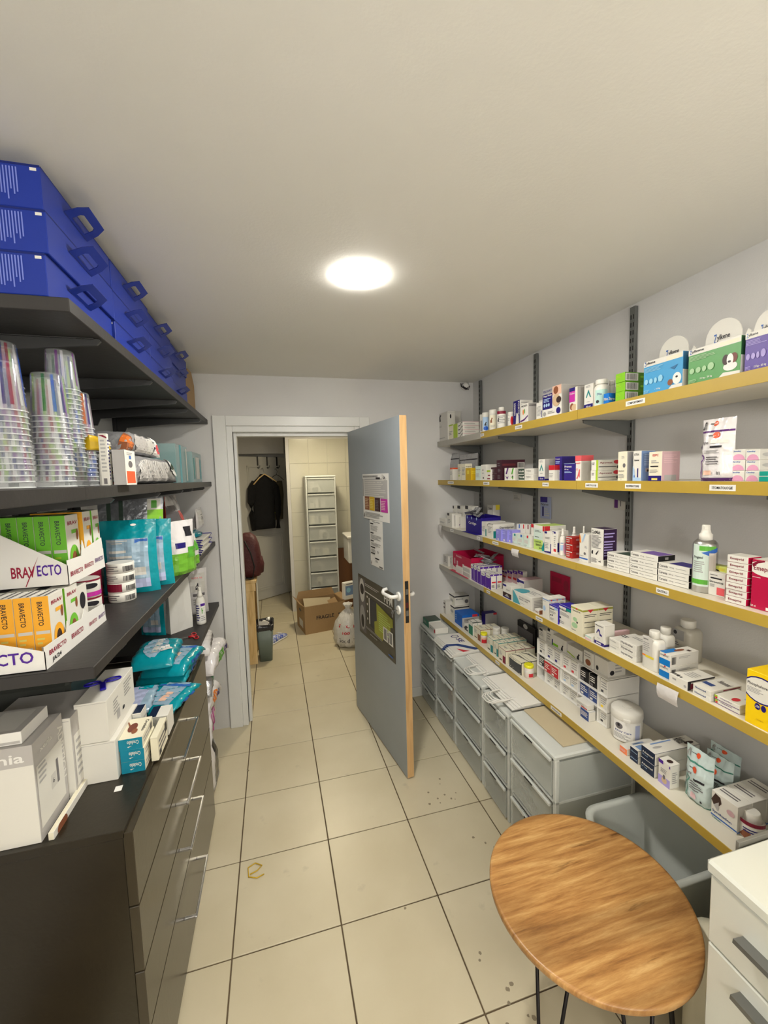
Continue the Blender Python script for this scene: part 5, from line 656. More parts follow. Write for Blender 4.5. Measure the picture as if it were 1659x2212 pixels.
('pouch', 'treat_pouch', 'white pouch with a green panel leaning beside the teal pouches', 'pouch', None, -0.425, 1.9, 1.32, 60, 0.15, 0.06, 0.235, 1, 1, 'fwhite fgreen fwhite', 'F r 0 0 1 .4 fgreen|F p .5 .4 1 .6 1 .2 .5 .2 fgreen|F r .5 .7 .8 .88 dk|F r .1 .5 .4 .6 navy|F r .5 .3 .85 .5 green', None),
('pouch', 'treat_pouch', 'small white and green pouch with a folded top near the shelf edge', 'pouch', None, -0.4, 2.07, 1.32, 75, 0.13, 0.07, 0.15, 1, 1, 'fwhite fgreen fwhite', 'F r 0 0 1 .35 fgreen|F r .4 .5 .8 .8 green|F r .1 .45 .3 .6 purple2', None),
('pouch', 'pet_food_bag', 'tall red and white striped bag at the far end of the third left shelf', 'pouch', None, -0.5, 2.35, 1.32, 90, 0.25, 0.12, 0.33, 1, 1, 'fred fred fred', 'F r 0 .75 1 1 fwall|F r 0 .3 .4 .85 gy3|F r .4 .35 1 .7 fred|F r .4 .25 1 .35 peach|F r 0 0 1 .25 fwall', None),
('pouch', 'sachet', 'flat off-white sachet with fine print standing on the white packets', 'sachet', None, -0.45, 2.66, 1.44, 90, 0.18, 0.04, 0.12, 1, 1, 'fwall fwall fwall', 'F r .1 .15 .9 .9 pale|F l .3 .4 .7 .6 3 gy3|F l .3 .65 .7 .7 1 dk', None),
('carton', 'flat_packet', 'flat white packet with a blue-fringed end, lowest at the far end', 'packet', 'pile of flat white packets with blue ends', -0.412, 2.42, 1.322, 90, 0.32, 0.14, 0.008, 1, 1, 'white navy white', 'T r .85 0 1 1 ind3|F r .9 0 1 1 ind3', None),
('carton', 'flat_packet', 'flat white packet with a blue-fringed end, second up at the far end', 'packet', 'pile of flat white packets with blue ends', -0.40599999999999997, 2.42, 1.3315000000000001, 90, 0.32, 0.14, 0.008, 1, 1, 'white navy white', 'T r .85 0 1 1 ind3|F r .9 0 1 1 ind3', None),
('carton', 'flat_packet', 'flat white packet with a blue-fringed end, third up at the far end', 'packet', 'pile of flat white packets with blue ends', -0.39999999999999997, 2.42, 1.341, 90, 0.32, 0.14, 0.008, 1, 1, 'white navy white', 'T r .85 0 1 1 ind3|F r .9 0 1 1 ind3', None),
('carton', 'flat_packet', 'flat white packet with a blue-fringed end, fourth up at the far end', 'packet', 'pile of flat white packets with blue ends', -0.412, 2.42, 1.3505, 90, 0.32, 0.14, 0.008, 1, 1, 'white navy white', 'T r .85 0 1 1 ind3|F r .9 0 1 1 ind3', None),
('carton', 'flat_packet', 'flat white packet with a blue-fringed end, fifth up at the far end', 'packet', 'pile of flat white packets with blue ends', -0.40599999999999997, 2.42, 1.36, 90, 0.32, 0.14, 0.008, 1, 1, 'white navy white', 'T r .85 0 1 1 ind3|F r .9 0 1 1 ind3', None),
('carton', 'flat_packet', 'flat white packet with a blue-fringed end, sixth up at the far end', 'packet', 'pile of flat white packets with blue ends', -0.39999999999999997, 2.42, 1.3695000000000002, 90, 0.32, 0.14, 0.008, 1, 1, 'white navy white', 'T r .85 0 1 1 ind3|F r .9 0 1 1 ind3', None),
('carton', 'flat_packet', 'flat white packet with a blue-fringed end, seventh up at the far end', 'packet', 'pile of flat white packets with blue ends', -0.412, 2.42, 1.379, 90, 0.32, 0.14, 0.008, 1, 1, 'white navy white', 'T r .85 0 1 1 ind3|F r .9 0 1 1 ind3', None),
('carton', 'flat_packet', 'flat white packet with a blue-fringed end, eighth up at the far end', 'packet', 'pile of flat white packets with blue ends', -0.40599999999999997, 2.42, 1.3885, 90, 0.32, 0.14, 0.008, 1, 1, 'white navy white', 'T r .85 0 1 1 ind3|F r .9 0 1 1 ind3', None),
('carton', 'flat_packet', 'flat white packet with a blue-fringed end, topmost at the far end', 'packet', 'pile of flat white packets with blue ends', -0.39999999999999997, 2.42, 1.3980000000000001, 90, 0.32, 0.14, 0.008, 1, 1, 'white navy white', 'T r .85 0 1 1 ind3|F r .9 0 1 1 ind3', None),
('pouch', 'glove_roll', 'rolled dark teal packet lying on the white packets', 'packet', None, -0.43, 2.48, 1.4100000000000001, 90, 0.18, 0.09, 0.03, 1, 1, 'fteald fteald fteald', 'F r .6 .3 .8 .7 dk', None),
('carton', 'ear_care_box', 'large white box with a taupe band and grey side panel nearest the camera', 'box', None, -0.577, 1.091, 0.88, 90, 0.137, 0.22, 0.245, 1, 1, 'gy2 white gy2', 'L r 0 .80 1 1 gy2|L t .45 .84 .92 .93 white2 xenia|L l .1 .62 .45 .7 1 gy|L l 0 .2 .5 .5 4 gy4|F r .05 .12 .9 .75 white|F T .8 .3 .98 .9 white ADRITION|F t .2 .85 .6 .9 white xenia|F r .45 .35 .62 .5 pale|F t .5 .4 .56 .45 dk 6|F r .65 .35 .72 .6 gy3|F l .1 .55 .4 .75 4 gy4', None),
('carton', 'ear_care_box', 'second taupe-banded box behind the nearest one', 'box', None, -0.56, 1.232, 0.88, 90, 0.168, 0.2, 0.225, 1, 1, 'gy2 white gy2', 'F r .05 .12 .9 .75 white|F l .1 .2 .8 .7 6 gy4', None),
('carton', 'lidded_tray', 'white lidded plastic tray lying on the nearest box', 'tray', None, -0.6, 1.1, 1.1265, 90, 0.115, 0.17, 0.03, 1, 1, 'white2 white2 gy2', 'T r .1 .1 .9 .5 pale|L r .02 .1 .98 .3 gy2', None),
('carton', 'torn_tray_edge', 'torn white cardboard tray edge beside the nearest box', 'carton', None, -0.552, 1.092, 0.88, 90, 0.328, 0.012, 0.019, 1, 1, 'white cream cream', 'F e .05 -.5 .2 1.2 brown', None),
('carton', 'packing_box', 'plain white box, lower of two on the dresser top', 'box', None, -0.476, 1.275, 0.88, 90, 0.2, 0.086, 0.118, 1, 1, 'white white white', '', None),
('carton', 'packing_box', 'plain white box with faint print, upper of two under the blue scissors', 'box', None, -0.489, 1.275, 0.9995, 90, 0.22, 0.08, 0.118, 1, 1, 'white white white', 'F l .2 .4 .4 .8 5 gy|F r .3 .2 .4 .45 gy4|F l .6 .5 .9 .9 5 gy|F e .5 .25 .58 .35 dk', None),
('carton', 'tablet_carton', 'teal-ended white carton, {ord} of three beside the white boxes', 'box', 'stack of three teal-ended cartons', -0.411, 1.295, 0.88, 90, 0.11, 0.062, 0.0345, 3, 1, 'cream credt cream', 'F l .1 .2 .9 .8 2 gy|L r 0 0 1 1 credt|L M .35 .45 .85 .8 white Credelio|L p .35 .3 .55 .35 .4 .22 white|T M .3 .05 .85 .2 dk Credelio|T e .3 .45 .75 .85 redbrown|T e .2 .35 .45 .6 brown|T p .6 .85 .8 1 .85 .98 .65 .8 brown|F b .7 .2 .9 .8 dk', None),
('carton', 'tablet_carton', 'cream carton standing on edge beside the teal-ended stack', 'box', None, -0.384, 1.33, 0.88, 90, 0.11, 0.02, 0.075, 1, 1, 'cream cream cream', 'F l .1 .2 .9 .8 3 gy3|F r .75 .5 .95 .9 dk|F r .1 .1 .3 .3 dk', None),
('carton', 'medicine_box', 'narrow white box with a navy top behind the teal-ended cartons', 'box', None, -0.45, 1.415, 0.88, 90, 0.055, 0.025, 0.115, 1, 1, 'white white navy3', 'F l .1 .2 .9 .8 6 gy4', None),
('carton', 'medicine_box', 'small white box with a navy top edge right of the narrow one', 'box', None, -0.385, 1.46, 0.88, 90, 0.07, 0.06, 0.07, 1, 1, 'white white white', 'T r 0 .6 1 1 navy3', None),
('lay', 'treat_pouch', 'teal pouch lying flat at the front of the dresser pile', 'pouch', None, -0.4, 1.58, 0.88, 72, 0.22, 0.17, 0.03, 1, 1, 'fteal fteald fteal', 'T r .12 .12 .88 .8 fclear|T r .7 .05 .78 .95 blue3|T r .2 .3 .5 .5 peach|F r .3 .3 .7 .6 blue3', None),
('lay', 'treat_pouch', 'silver-lined pouch with a teal corner lying on the dresser pile', 'pouch', None, -0.47, 1.57, 0.911, 95, 0.2, 0.15, 0.026, 1, 1, 'fclear fteal fclear', 'T p .0 .2 .5 .9 1 .5 .6 .1 lav3|T r .7 0 1 .4 fteal|T p 0 1 .4 1 0 .5 fteal', None),
('lay', 'treat_pouch', 'broad teal pouch at the back of the dresser pile, flat on the top', 'pouch', None, -0.4, 1.82, 0.88, 88, 0.28, 0.2, 0.045, 1, 1, 'fteal fteald fteal', 'T r .12 .12 .88 .8 fclear|T r .7 .05 .78 .95 blue3|T r .2 .3 .5 .5 peach|F r .3 .3 .7 .6 blue3', None),
('lay', 'treat_pouch', 'crumpled teal pouch with a clear window in the middle of the pile', 'pouch', None, -0.4, 1.8, 0.926, 80, 0.26, 0.18, 0.045, 1, 1, 'fteal fteald fteal', 'T r .12 .12 .88 .8 fclear|T r .7 .05 .78 .95 blue3|T r .2 .3 .5 .5 peach|F r .3 .3 .7 .6 blue3', None),
('lay', 'treat_pouch', 'teal pouch with a torn open top, topmost on the dresser', 'pouch', None, -0.44, 1.8, 0.972, 92, 0.25, 0.16, 0.05, 1, 1, 'fteal fteald fteal', 'T e .1 .2 .9 .9 fclear|T r .2 .4 .8 .6 pale|T p .3 0 .5 .2 .4 .5 .2 .3 white2', None),
('pouch', 'wipes_packet', 'dark packet with a white corner at the back of the dresser', 'packet', None, -0.575, 1.515, 0.88, 90, 0.05, 0.05, 0.13, 1, 1, 'fblk fblk fblk', 'F r .1 .6 .4 .9 white|F e .5 .3 .8 .6 navy', None),
('pouch', 'treat_pouch', 'teal pouch standing upright beside the white paper sack', 'pouch', None, -0.745, 2.425, 0.905, -20, 0.14, 0.03, 0.24, 1, 1, 'fteal fteald fteal', 'F r .1 .08 .86 .72 fclear|F r .1 .66 .86 .75 fclear|F r .62 .69 .85 .74 blue3|F l .12 .68 .5 .74 2 pale|F r .5 .25 .8 .36 pale|F r .12 .08 .86 .2 lav3|F l .15 .4 .6 .62 3 pale|F e .55 .92 .65 .95 white2', None),
('pouch', 'treat_pouch', 'clear grey pouch with a small bird drawing at the back wall', 'pouch', None, -0.56, 2.69, 0.905, 20, 0.13, 0.05, 0.28, 1, 1, 'fwall fwall fwall', 'F r .2 .5 .9 .9 pale|F t .3 .78 .8 .82 coral ROYAL|F f .4 .55 .65 .7 dk|F r .3 .4 .85 .46 gy3|F l .3 .2 .8 .35 3 gy', None),
('round', 'spray_bottle', 'slim white spray bottle with a purple and green label by the paper bag', 'bottle', None, -0.452, 2.522, 0.905, 10.2, 0.026, 0.026, 0.215, 1, 1, 'white white', 'S r .1 .05 .9 .6 white2|S r .5 .5 .85 .57 purple2|S t .55 .3 .8 .45 green K|S l .15 .1 .45 .55 7 navy|S l .5 .1 .8 .25 3 gy', 'spray'),
('pouch', 'pet_food_bag', 'tall white bag with a black animal print standing on the floor', 'bag', 'bags piled between dresser and back wall', -0.4, 2.2, 0.0, 90, 0.4, 0.2, 0.33, 1, 1, 'fwhite fwhite fwhite', 'F r 0 0 1 .12 silver|F f .3 .15 .8 .8 fblk|F r .1 .8 .9 .95 silver', None),
('lay', 'pet_food_bag', 'white bag with a magenta panel, second from the floor', 'bag', 'bags piled between dresser and back wall', -0.385, 2.22, 0.335, 94, 0.33, 0.16, 0.15, 1, 1, 'fwhite fwhite fwhite', 'F r .2 .2 .6 .8 magenta|F r .6 .3 .9 .7 pale', None),
('lay', 'pet_food_bag', 'white bag with an orange spot, third from the floor', 'bag', 'bags piled between dresser and back wall', -0.39, 2.22, 0.49, 85, 0.3, 0.16, 0.1, 1, 1, 'fwhite fwhite fwhite', 'F e .3 .2 .6 .8 orange|F r .6 .2 .8 .5 navy', None),
('lay', 'pet_food_bag', 'silver bag with a green panel near the top of the leaning pile', 'bag', 'bags piled between dresser and back wall', -0.37, 2.24, 0.595, 97, 0.34, 0.16, 0.1, 1, 1, 'silver silver silver', 'F r .2 .2 .5 .8 tealg2|F r .6 .1 .9 .9 white', None),
('lay', 'pet_food_bag', 'white bag with a green square label in the leaning pile', 'bag', 'bags piled between dresser and back wall', -0.36, 2.26, 0.7, 84, 0.36, 0.16, 0.1, 1, 1, 'fwhite fwhite fwhite', 'F r .3 .2 .6 .7 green|F r .65 .3 .85 .6 navy', None),
('lay', 'pet_food_bag', 'greyish white bag topmost in the leaning pile', 'bag', 'bags piled between dresser and back wall', -0.375, 2.28, 0.805, 95, 0.28, 0.16, 0.068, 1, 1, 'fwall fwall fwall', 'F r .2 .3 .8 .7 gy3', None),
]
# ================================================================ the setting
XL,XR,YB,YN,ZC=-.88,1.5,2.95,-1.6,2.42
YF,XL2,XR2=6.75,-1.0,2.1
m=MB(); m.box(XL2-.1,YN-.1,-.1,XR2+.1,YF+.1,-.004,'grout'); floor=struct(m.build('floor'))
tl=MB(); a=.3955/2
tl.cbox(-.1973,-.1938,-.006,.1973,.1938,0,'tile',.0012); tme=tl.mesh('tile')
q7=.0072688
for i in range(-4,7):
    for j in range(-8,29):
        tx,ty=(i+.5-.55974)*.4,(-(8-j)*.98247+9.54096-.4912)*.4
        X,Y=tx*math.cos(q7)-ty*math.sin(q7),tx*math.sin(q7)+ty*math.cos(q7)
        if X<XL2+.12 or X>XR2-.1 or Y<-1.0 or Y>YF-.15: continue
        if Y<YB and (X<-.72 or X>1.62): continue
        link(tme,'tile',floor,(X,Y,0),q7)
m=MB(); m.box(XL2-.1,YN-.1,ZC,XR2+.1,YF+.1,ZC+.1,'ceil'); struct(m.build('ceiling'))
m=MB(); m.box(XL-.12,YN,0,XL,YB,ZC,'wall'); struct(m.build('wall_left'))
m=MB(); m.box(XR,YN,0,XR+.12,YB,ZC,'wall'); struct(m.build('wall_right'))
m=MB(); m.box(XL-.1,YN-.12,0,XR+.1,YN,ZC,'wall'); struct(m.build('wall_near'))
# back wall with the doorway: opening x -.245..(.53), z 0..2.03
OX0,OX1,OZ=-.262,.575,2.055
m=MB(); m.box(XL-.12,YB,0,OX0,YB+.09,ZC,'wall'); m.box(OX1,YB,0,XR+.12,YB+.09,ZC,'wall'); m.box(OX0,YB,OZ,OX1,YB+.09,ZC,'wall'); struct(m.build('wall_back'))
# door frame (casing, lining, stop)
m=MB()
m.cbox(-.382,YB-.022,0,-.300,YB,2.152,'trimw',.003); m.cbox(.60,YB-.022,0,.672,YB,2.152,'trimw',.003); m.cbox(-.300,YB-.022,2.085,.60,YB,2.152,'trimw',.003)
m.cbox(-.300,YB-.012,0,-.262,YB+.10,2.085,'trimw',.003); m.cbox(.562,YB-.012,0,.60,YB+.10,2.085,'trimw',.003); m.cbox(-.262,YB-.012,2.045,.562,YB+.10,2.085,'trimw',.003)
m.cbox(-.262,YB+.03,0,-.240,YB+.10,2.045,'trimw',.003); m.cbox(-.240,YB+.03,2.02,.562,YB+.10,2.045,'trimw',.003); m.cbox(.54,YB+.045,0,.562,YB+.10,2.02,'trimw',.003)
fr=struct(m.build('trim_1'))
m=MB(); m.cbox(.672,YB-.012,0,XR,YB,.075,'trimw',.002); struct(m.build('baseboard_back'))
# far room shell
m=MB(); m.box(XL2-.12,YB+.09,0,XL2,YF,ZC,'wall'); struct(m.build('wall_far_left'))
m=MB(); m.box(XR2,YB+.09,0,XR2+.12,YF,ZC,'wall'); struct(m.build('wall_far_right'))
m=MB(); m.box(XL2-.12,YF,0,XR2+.12,YF+.12,ZC,'wall'); struct(m.build('wall_far_back'))
m=MB(); m.box(.140,5.385,0,XR2,5.47,ZC,'wall'); part=struct(m.build('wall_partition'))
wt=MB(); wt.cbox(0,0,0,.2385,.006,.3105,'walltile',.0012); wme=wt.mesh('wall_tile')
for i in range(4):
    for j in range(7):
        link(wme,'wall_tile',part,(.182+i*.24,5.379,.043+j*.3125))
m=MB(); m.box(-.62,6.30,2.10,.14,6.42,ZC,'wall'); m.box(-.62,6.36,0,-.50,6.42,2.10,'wall'); struct(m.build('wall_recess'))
# ---- panelled door at the end, ajar
ang=math.atan2(6.342-6.009,.149+.291)
pd=empty('door_2',(-.47,5.90,0),ang); struct(pd)
m=MB(); m.cbox(0,0,.008,.80,.04,2.045,'panel',.003); m.build('door_leaf',pd)
m=MB()
for z0,z1 in ((.14,.93),(1.08,1.92)):
    for t,o in ((0,.008),(.03,.004)):
        for (a0,b0,a1,b1) in ((.12+t,z0+t,.68-t,z0+t+.02),(.12+t,z1-t-.02,.68-t,z1-t),(.12+t,z0+t,.14+t,z1-t),(.66-t,z0+t,.68-t,z1-t)): m.box(a0,-o,b0,a1,.0,b1,'panel')
m.build('panel_moulding',pd)
# ---- grey door, open towards the camera
dang=math.atan2(-.834,.133)
dr=struct(empty('door_1',(.514,2.945,0),dang))
DL,DTK,DH=.842,.043,2.045
m=MB(); m.cbox(0,0,.008,DL,DTK,DH,['door_grey','door_edge','door_grey','door_grey','door_edge','door_edge'],.0008); m.build('door_leaf',dr)
def dpt(u,z,o=0): return (u,-o,z)
m=MB(); m.extr([(DL+0,.905),(DL,1.155)],lambda a,b:(a,.012,b),lambda a,b:(a,.03,b),'slot') if 0 else m.cbox(DL-.001,.011,.915,DL+.0012,.032,1.15,'slot',.0005)
for z in (1.075,1.0,.955): m.box(DL+.001,.014,z,DL+.003,.029,z+.03,'maroonc' if z==1.0 else 'steel_grey')
m.build('lock_plate',dr)
def lever(side):
    hb=MB(); y0=0 if side<0 else DTK; s=side
    T=Matrix.Translation((.79,y0,1.055))@Matrix.Rotation(PI/2*(1 if s<0 else -1),4,'X')
    hb.lathe([(.026,0),(.026,.008),(.022,.011)],'plasticw',24,T=T)
    pts=[(.79,y0+s*.008,1.055),(.79,y0+s*.035,1.055),(.785,y0+s*.047,1.055),(.77,y0+s*.052,1.055),(.69,y0+s*.052,1.052),(.675,y0+s*.050,1.056),(.668,y0+s*.042,1.066),(.672,y0+s*.020,1.072)]
    hb.tube(pts,[.011,.011,.011,.011,.010,.0105,.010,.0095],'plasticw',12); return hb
lever(-1).build('door_handle',dr)['label']='white plastic lever handle'
lever(1).build('door_handle',dr)
m=MB(); T=Matrix.Translation((.785,0,.975))@Matrix.Rotation(PI/2,4,'X'); m.lathe([(.025,0),(.025,.007),(.021,.01)],'plasticw',24,T=T); ros=m.build('key_rosette',dr)
m=MB(); m.box(.774,-.032,.971,.784,-.010,.975,'steel_grey'); T=Matrix.Translation((.776,-.036,.962))@Matrix.Rotation(.2,4,'Y'); m.tube([(.776+.010*math.cos(t),-.038,.965+.012*math.sin(t)) for t in [2*PI*i/14 for i in range(14)]],.002,'steel_grey',6,True); m.box(.772,-.04,.935,.778,-.036,.953,'steel_grey'); m.build('key',dr)
def poster(name,label,u0,z0,u1,z1,th,pr,k='white2',cat='poster',tz=0):
    w=u1-u0;h=z1-z0; d=Vector((math.cos(dang),math.sin(dang),0)); n=Vector((math.sin(dang),-math.cos(dang),0))
    if n.x>0: n=-n
    p=Vector((.514,2.945,0))+d*u0+Vector((0,0,z0))+n*(th+.0006)
    mb=MB(); N=8
    cv=lambda u,v:.003*math.sin(u*5)*(abs(v-.5)*2)**2 if tz else 0
    fn=lambda u,v,o:(u*w,-o-cv(u,v),v*h)
    mb.idx([fn(i/N,j/N,0) for j in range(N+1) for i in range(N+1)],[(j*(N+1)+i,j*(N+1)+i+1,(j+1)*(N+1)+i+1,(j+1)*(N+1)+i) for j in range(N) for i in range(N)],k,True)
    mb.idx([(u*w,th,v*h) for u,v in ((0,0),(1,0),(1,1),(0,1))],[(0,3,2,1)],k)
    o=mb.build(name,None,p,dang); tag(o,label,cat)
    q=MB(); emit_prints(q,pr,dict(F=(fn,8,8)),random.Random(3)); q.build('printed_design',o); return o
poster('notice_sheet','laminated notice with brown, yellow, dark and pink columns on the grey door',.276,1.456,.691,1.742,.0008,
 'F r .02 .92 .62 .97 gy4|F t .04 .93 .58 .955 dk Protocole de Surveillance|F r .08 .48 .95 .9 gy4|F l .1 .5 .9 .88 9 pale|F r .55 .88 .7 .92 dk|F r .76 .86 .92 .98 pale|F e .8 .88 .88 .96 gy3|F r .08 .2 .27 .5 brown|F r .28 .2 .48 .5 mustard|F r .49 .2 .69 .49 dmar|F r .71 .2 .95 .48 magenta|F l .3 .24 .45 .46 6 lyel|F l .73 .24 .9 .44 6 pink|F l .1 .24 .25 .46 6 beige|F l .52 .24 .66 .44 6 gy3|F l .1 .04 .9 .16 4 gy|F f .02 .03 .08 .12 dk|F r .02 .5 .06 .9 gy',tz=1,cat='notice')
poster('notice_sheet','narrow printed sheet with black headings below the coloured notice',.380,1.161,.586,1.455,.0008,
 'F t .25 .94 .8 .97 dk Fiche produit|F r .05 .9 .3 .925 dk|F l .08 .76 .7 .88 5 gy|F r .05 .7 .3 .725 dk|F l .08 .58 .9 .68 4 gy|F r .05 .53 .3 .555 dk|F l .08 .44 .9 .51 3 gy|F r .05 .39 .4 .415 dk|F l .08 .3 .5 .37 3 gy|F l .55 .3 .7 .36 2 gy|F r .05 .26 .38 .285 dk|F r .38 .17 .7 .195 dk|F l .4 .1 .65 .15 2 gy|F f .04 .02 .14 .1 gy3|F r .7 .02 .95 .05 gy3',cat='notice')
poster('dark_poster','large dark poster with animal photos and an olive map on the grey door',.128,.632,.725,1.05,.0008,
 'F r .02 .05 .22 .95 gy3|F e .04 .55 .2 .95 pale|F e .06 .68 .18 .86 dk|F e .03 .08 .2 .5 gy|F e .07 .12 .16 .34 dk|F l .22 .86 .66 .91 2 gy2|F l .22 .75 .95 .79 1 pale|F t .76 .80 .96 .93 white HFM|F t .77 .76 .94 .79 pale Laboratoire|F r .36 .25 .60 .70 char|F r .33 .28 .355 .7 white|F p .55 .7 .96 .62 .96 .5 .9 .48 .9 .4 .82 .38 .82 .3 .74 .3 .7 .18 .48 .2 .48 .38 .55 .42 olive|F l .6 .3 .9 .6 9 lime3|F e .27 .68 .3 .72 white|F e .27 .56 .3 .6 white|F e .27 .44 .3 .48 white|F e .27 .32 .3 .36 white|F r .72 .22 .83 .42 white|F r .85 .22 .96 .42 white|F b .74 .24 .81 .4 dk|F b .87 .24 .94 .4 dk|F l .22 .16 .9 .2 2 gy|F l .35 .1 .6 .13 1 gy|F r .84 .05 .95 .07 blue3',k='dgreyp',cat='poster')
# ---- ceiling lights
def panel(loc,k,label,r=.103):
    e=empty('ceiling_light',loc); tag(e,label,'ceiling light','round ceiling panels')
    m=MB(); m.lathe([(r*.92,-.0002),(r*.92,-.0034)],'plasticw',48); m.build('rim',e,recalc=True)
    m=MB(); m.lathe([(r,-.0035),(r,-.0042),(r*.97,-.0058),(r*.6,-.0075),(r*.2,-.008)],k,48); m.build('diffuser',e,recalc=True)
panel((.315,1.462,ZC-.0005),'lamp','round glowing ceiling light in the middle of the storeroom ceiling',.074)
for gi,(gx,gy) in enumerate(((.85,-.75),(-.25,-.95))):  # unseen globe lamps, added to lift the light on the ceiling
    e=empty('fill_globe',(gx,gy,ZC)); tag(e,'added white glass fill globe out of view behind the camera, '+['right one','left one'][gi],'ceiling light','added fill globes')
    m=MB(); m.lathe([(.05,-.001),(.05,-.02),(.02,-.03)],'plasticw',24); m.build('ceiling_rose',e,recalc=True)
    m=MB(); m.tube([(0,0,-.02),(0,0,-.46)],.003,'plasticw',8); m.build('cord',e)
    m=MB(); m.lathe([(.12*math.sin(PI*k/16),-.57+.12*math.cos(PI*k/16)) for k in range(1,16)],'fill_near',32); m.build('globe',e,recalc=True)
panel((.42,4.45,ZC-.0005),'lamp_far','round glowing ceiling light in the room beyond the door',.13)
# ================================================================ right shelving
SZ={1:1.972,2:1.685,3:1.343,4:1.035,5:.642}; TH={1:.037,2:.035,3:.031,4:.031,5:.030}
CUT={1:[2.947,2.262,1.446,.62,-.2],2:[2.947,1.446,.62,-.2],3:[2.947,2.25,1.441,.62,-.2],4:[2.947,2.241,1.436,.68,-.2],5:[2.947,2.0,1.30,.68]}
nm={1:'top',2:'second',3:'third',4:'fourth',5:'bottom'}
for s in SZ:
    for k,(a,b) in enumerate(zip(CUT[s],CUT[s][1:])):
        if s==5 and k==0: a,b=2.947,.68
        elif s==5: continue
        ke='edge_grey' if (k==0 and s in (1,3,4)) else 'edge_yellow'
        m=MB(); m.cbox(1.202,b+.0006,SZ[s]-TH[s],1.478,a-.0006,SZ[s]-.0,['shelf_white']*6,.0008); o=m.build('shelf_board')
        tag(o,'%s right shelf board, %s'%(nm[s],['far section by the back wall','middle section','near section','section beside the camera'][k] if s!=5 else 'one long board'),'shelf')
        m=MB(); m.cbox(1.199,b+.0006,SZ[s]-TH[s]-.0005,1.2018,a-.0006,SZ[s]+.0003,ke,.0006); e=m.build('edge_strip',o); e['label']='grey front edging' if ke=='edge_grey' else 'yellow front edging'
UY=[2.814,2.142,1.468,.79]
for i,y in enumerate(UY):
    e=empty('wall_upright',(1.4985,y,.5)); tag(e,'slotted grey metal upright on the right wall, %s'%['farthest, by the corner','second from the back wall','third from the back wall','nearest, hidden beside the cabinet'][i],'upright','slotted wall uprights')
    m=MB(); m.cbox(-.016,-.014,0,-.0008,.014,1.905,'bracket_grey',.001); m.build('rail',e)
    m=MB()
    for k in range(58):
        z=.03+k*.032
        for dy in (-.006,.006): m.box(-.0168,dy-.0022,z,-.0155,dy+.0022,z+.018,'slot')
    o=m.build('slot_row',e); o['kind']='stuff'
    for s in SZ:
        b=empty('shelf_bracket',(1.4815,y,SZ[s]-TH[s]-.0012)); tag(b,'grey triangular bracket under the %s right shelf, %s upright'%(nm[s],['farthest','second','third','nearest'][i]),'bracket','grey brackets under the right shelves')
        m=MB(); q_=.45 if s==5 else 1; P_=[(-.235,0),(-.235,-.012*q_),(-.015,-.062*q_),(-.0,-.062*q_),(0,0)]
        m.extr(P_,lambda a,c:(a,-.003,c),lambda a,c:(a,.003,c),'bracket_grey'); m.box(-.235,-.008,-.0022,0,.008,0,'bracket_grey'); m.build('bracket_arm',b)
LB=[(1,2.245,.042,'VRAC'),(1,1.866,.062,'CUTANE'),(1,1.167,.078,'COMPORTEMENT'),(2,2.71,.10,'OPHTALMO'),(2,2.2,.07,'DERMATO'),(2,1.648,.045,'FOIE'),(2,1.362,.066,'INFECTIOLOGIE'),(2,1.168,.066,'RESPIRATOIRE'),(2,.871,.07,'STOMATOLOGIE'),
 (3,2.70,.055,'CARDIO'),(3,2.303,.04,'OS'),(3,2.098,.066,'THYROIDE'),(3,1.043,.045,'GASTRO'),(4,2.182,.042,'AINS'),(4,1.69,.052,'URINAIRE'),(5,2.08,.045,'PUCES'),(5,1.56,.075,'ANTIPARASITAIRE')]
for s,y,w,t in LB:
    m=MB(); m.cbox(0,0,0,w,.0008,.017,'white2',.0002); o=m.build('shelf_label',None,(1.1985,y+w/2,SZ[s]-TH[s]*.5-.0085),-PI/2); tag(o,'small white label reading %s on the %s right shelf edge'%(t,nm[s]),'label','white category labels on the shelf edges')
    q=MB(); emit_prints(q,'F t .1 .28 .9 .72 dk '+t,box_surfs(w,.001,.017),random.Random(1)); q.build('printed_design',o)
for (s,y,z0,w,h,lab) in [(4,1.008,.972,.07,.05,'crumpled clear tag hanging from the fourth right shelf edge'),(3,1.885,1.288,.06,.04,'small white tag curling under the third right shelf edge'),(3,2.90,1.27,.05,.075,'paper strip hanging off the far end of the third shelf')]:
    m=MB(); pts=[];N=8
    for j in range(N+1):
        for i in range(3):
            v=j/N; pts.append((-.0018-.006*math.sin(v*3)-.003*i*(1-v),-w/2+w*i/2,-v*h))
    m.idx(pts,[(j*3+i,j*3+i+1,(j+1)*3+i+1,(j+1)*3+i) for j in range(N) for i in range(2)],'fwall',True)
    o=m.build('hanging_tag',None,(1.198,y,z0+h)); tag(o,lab,'tag')
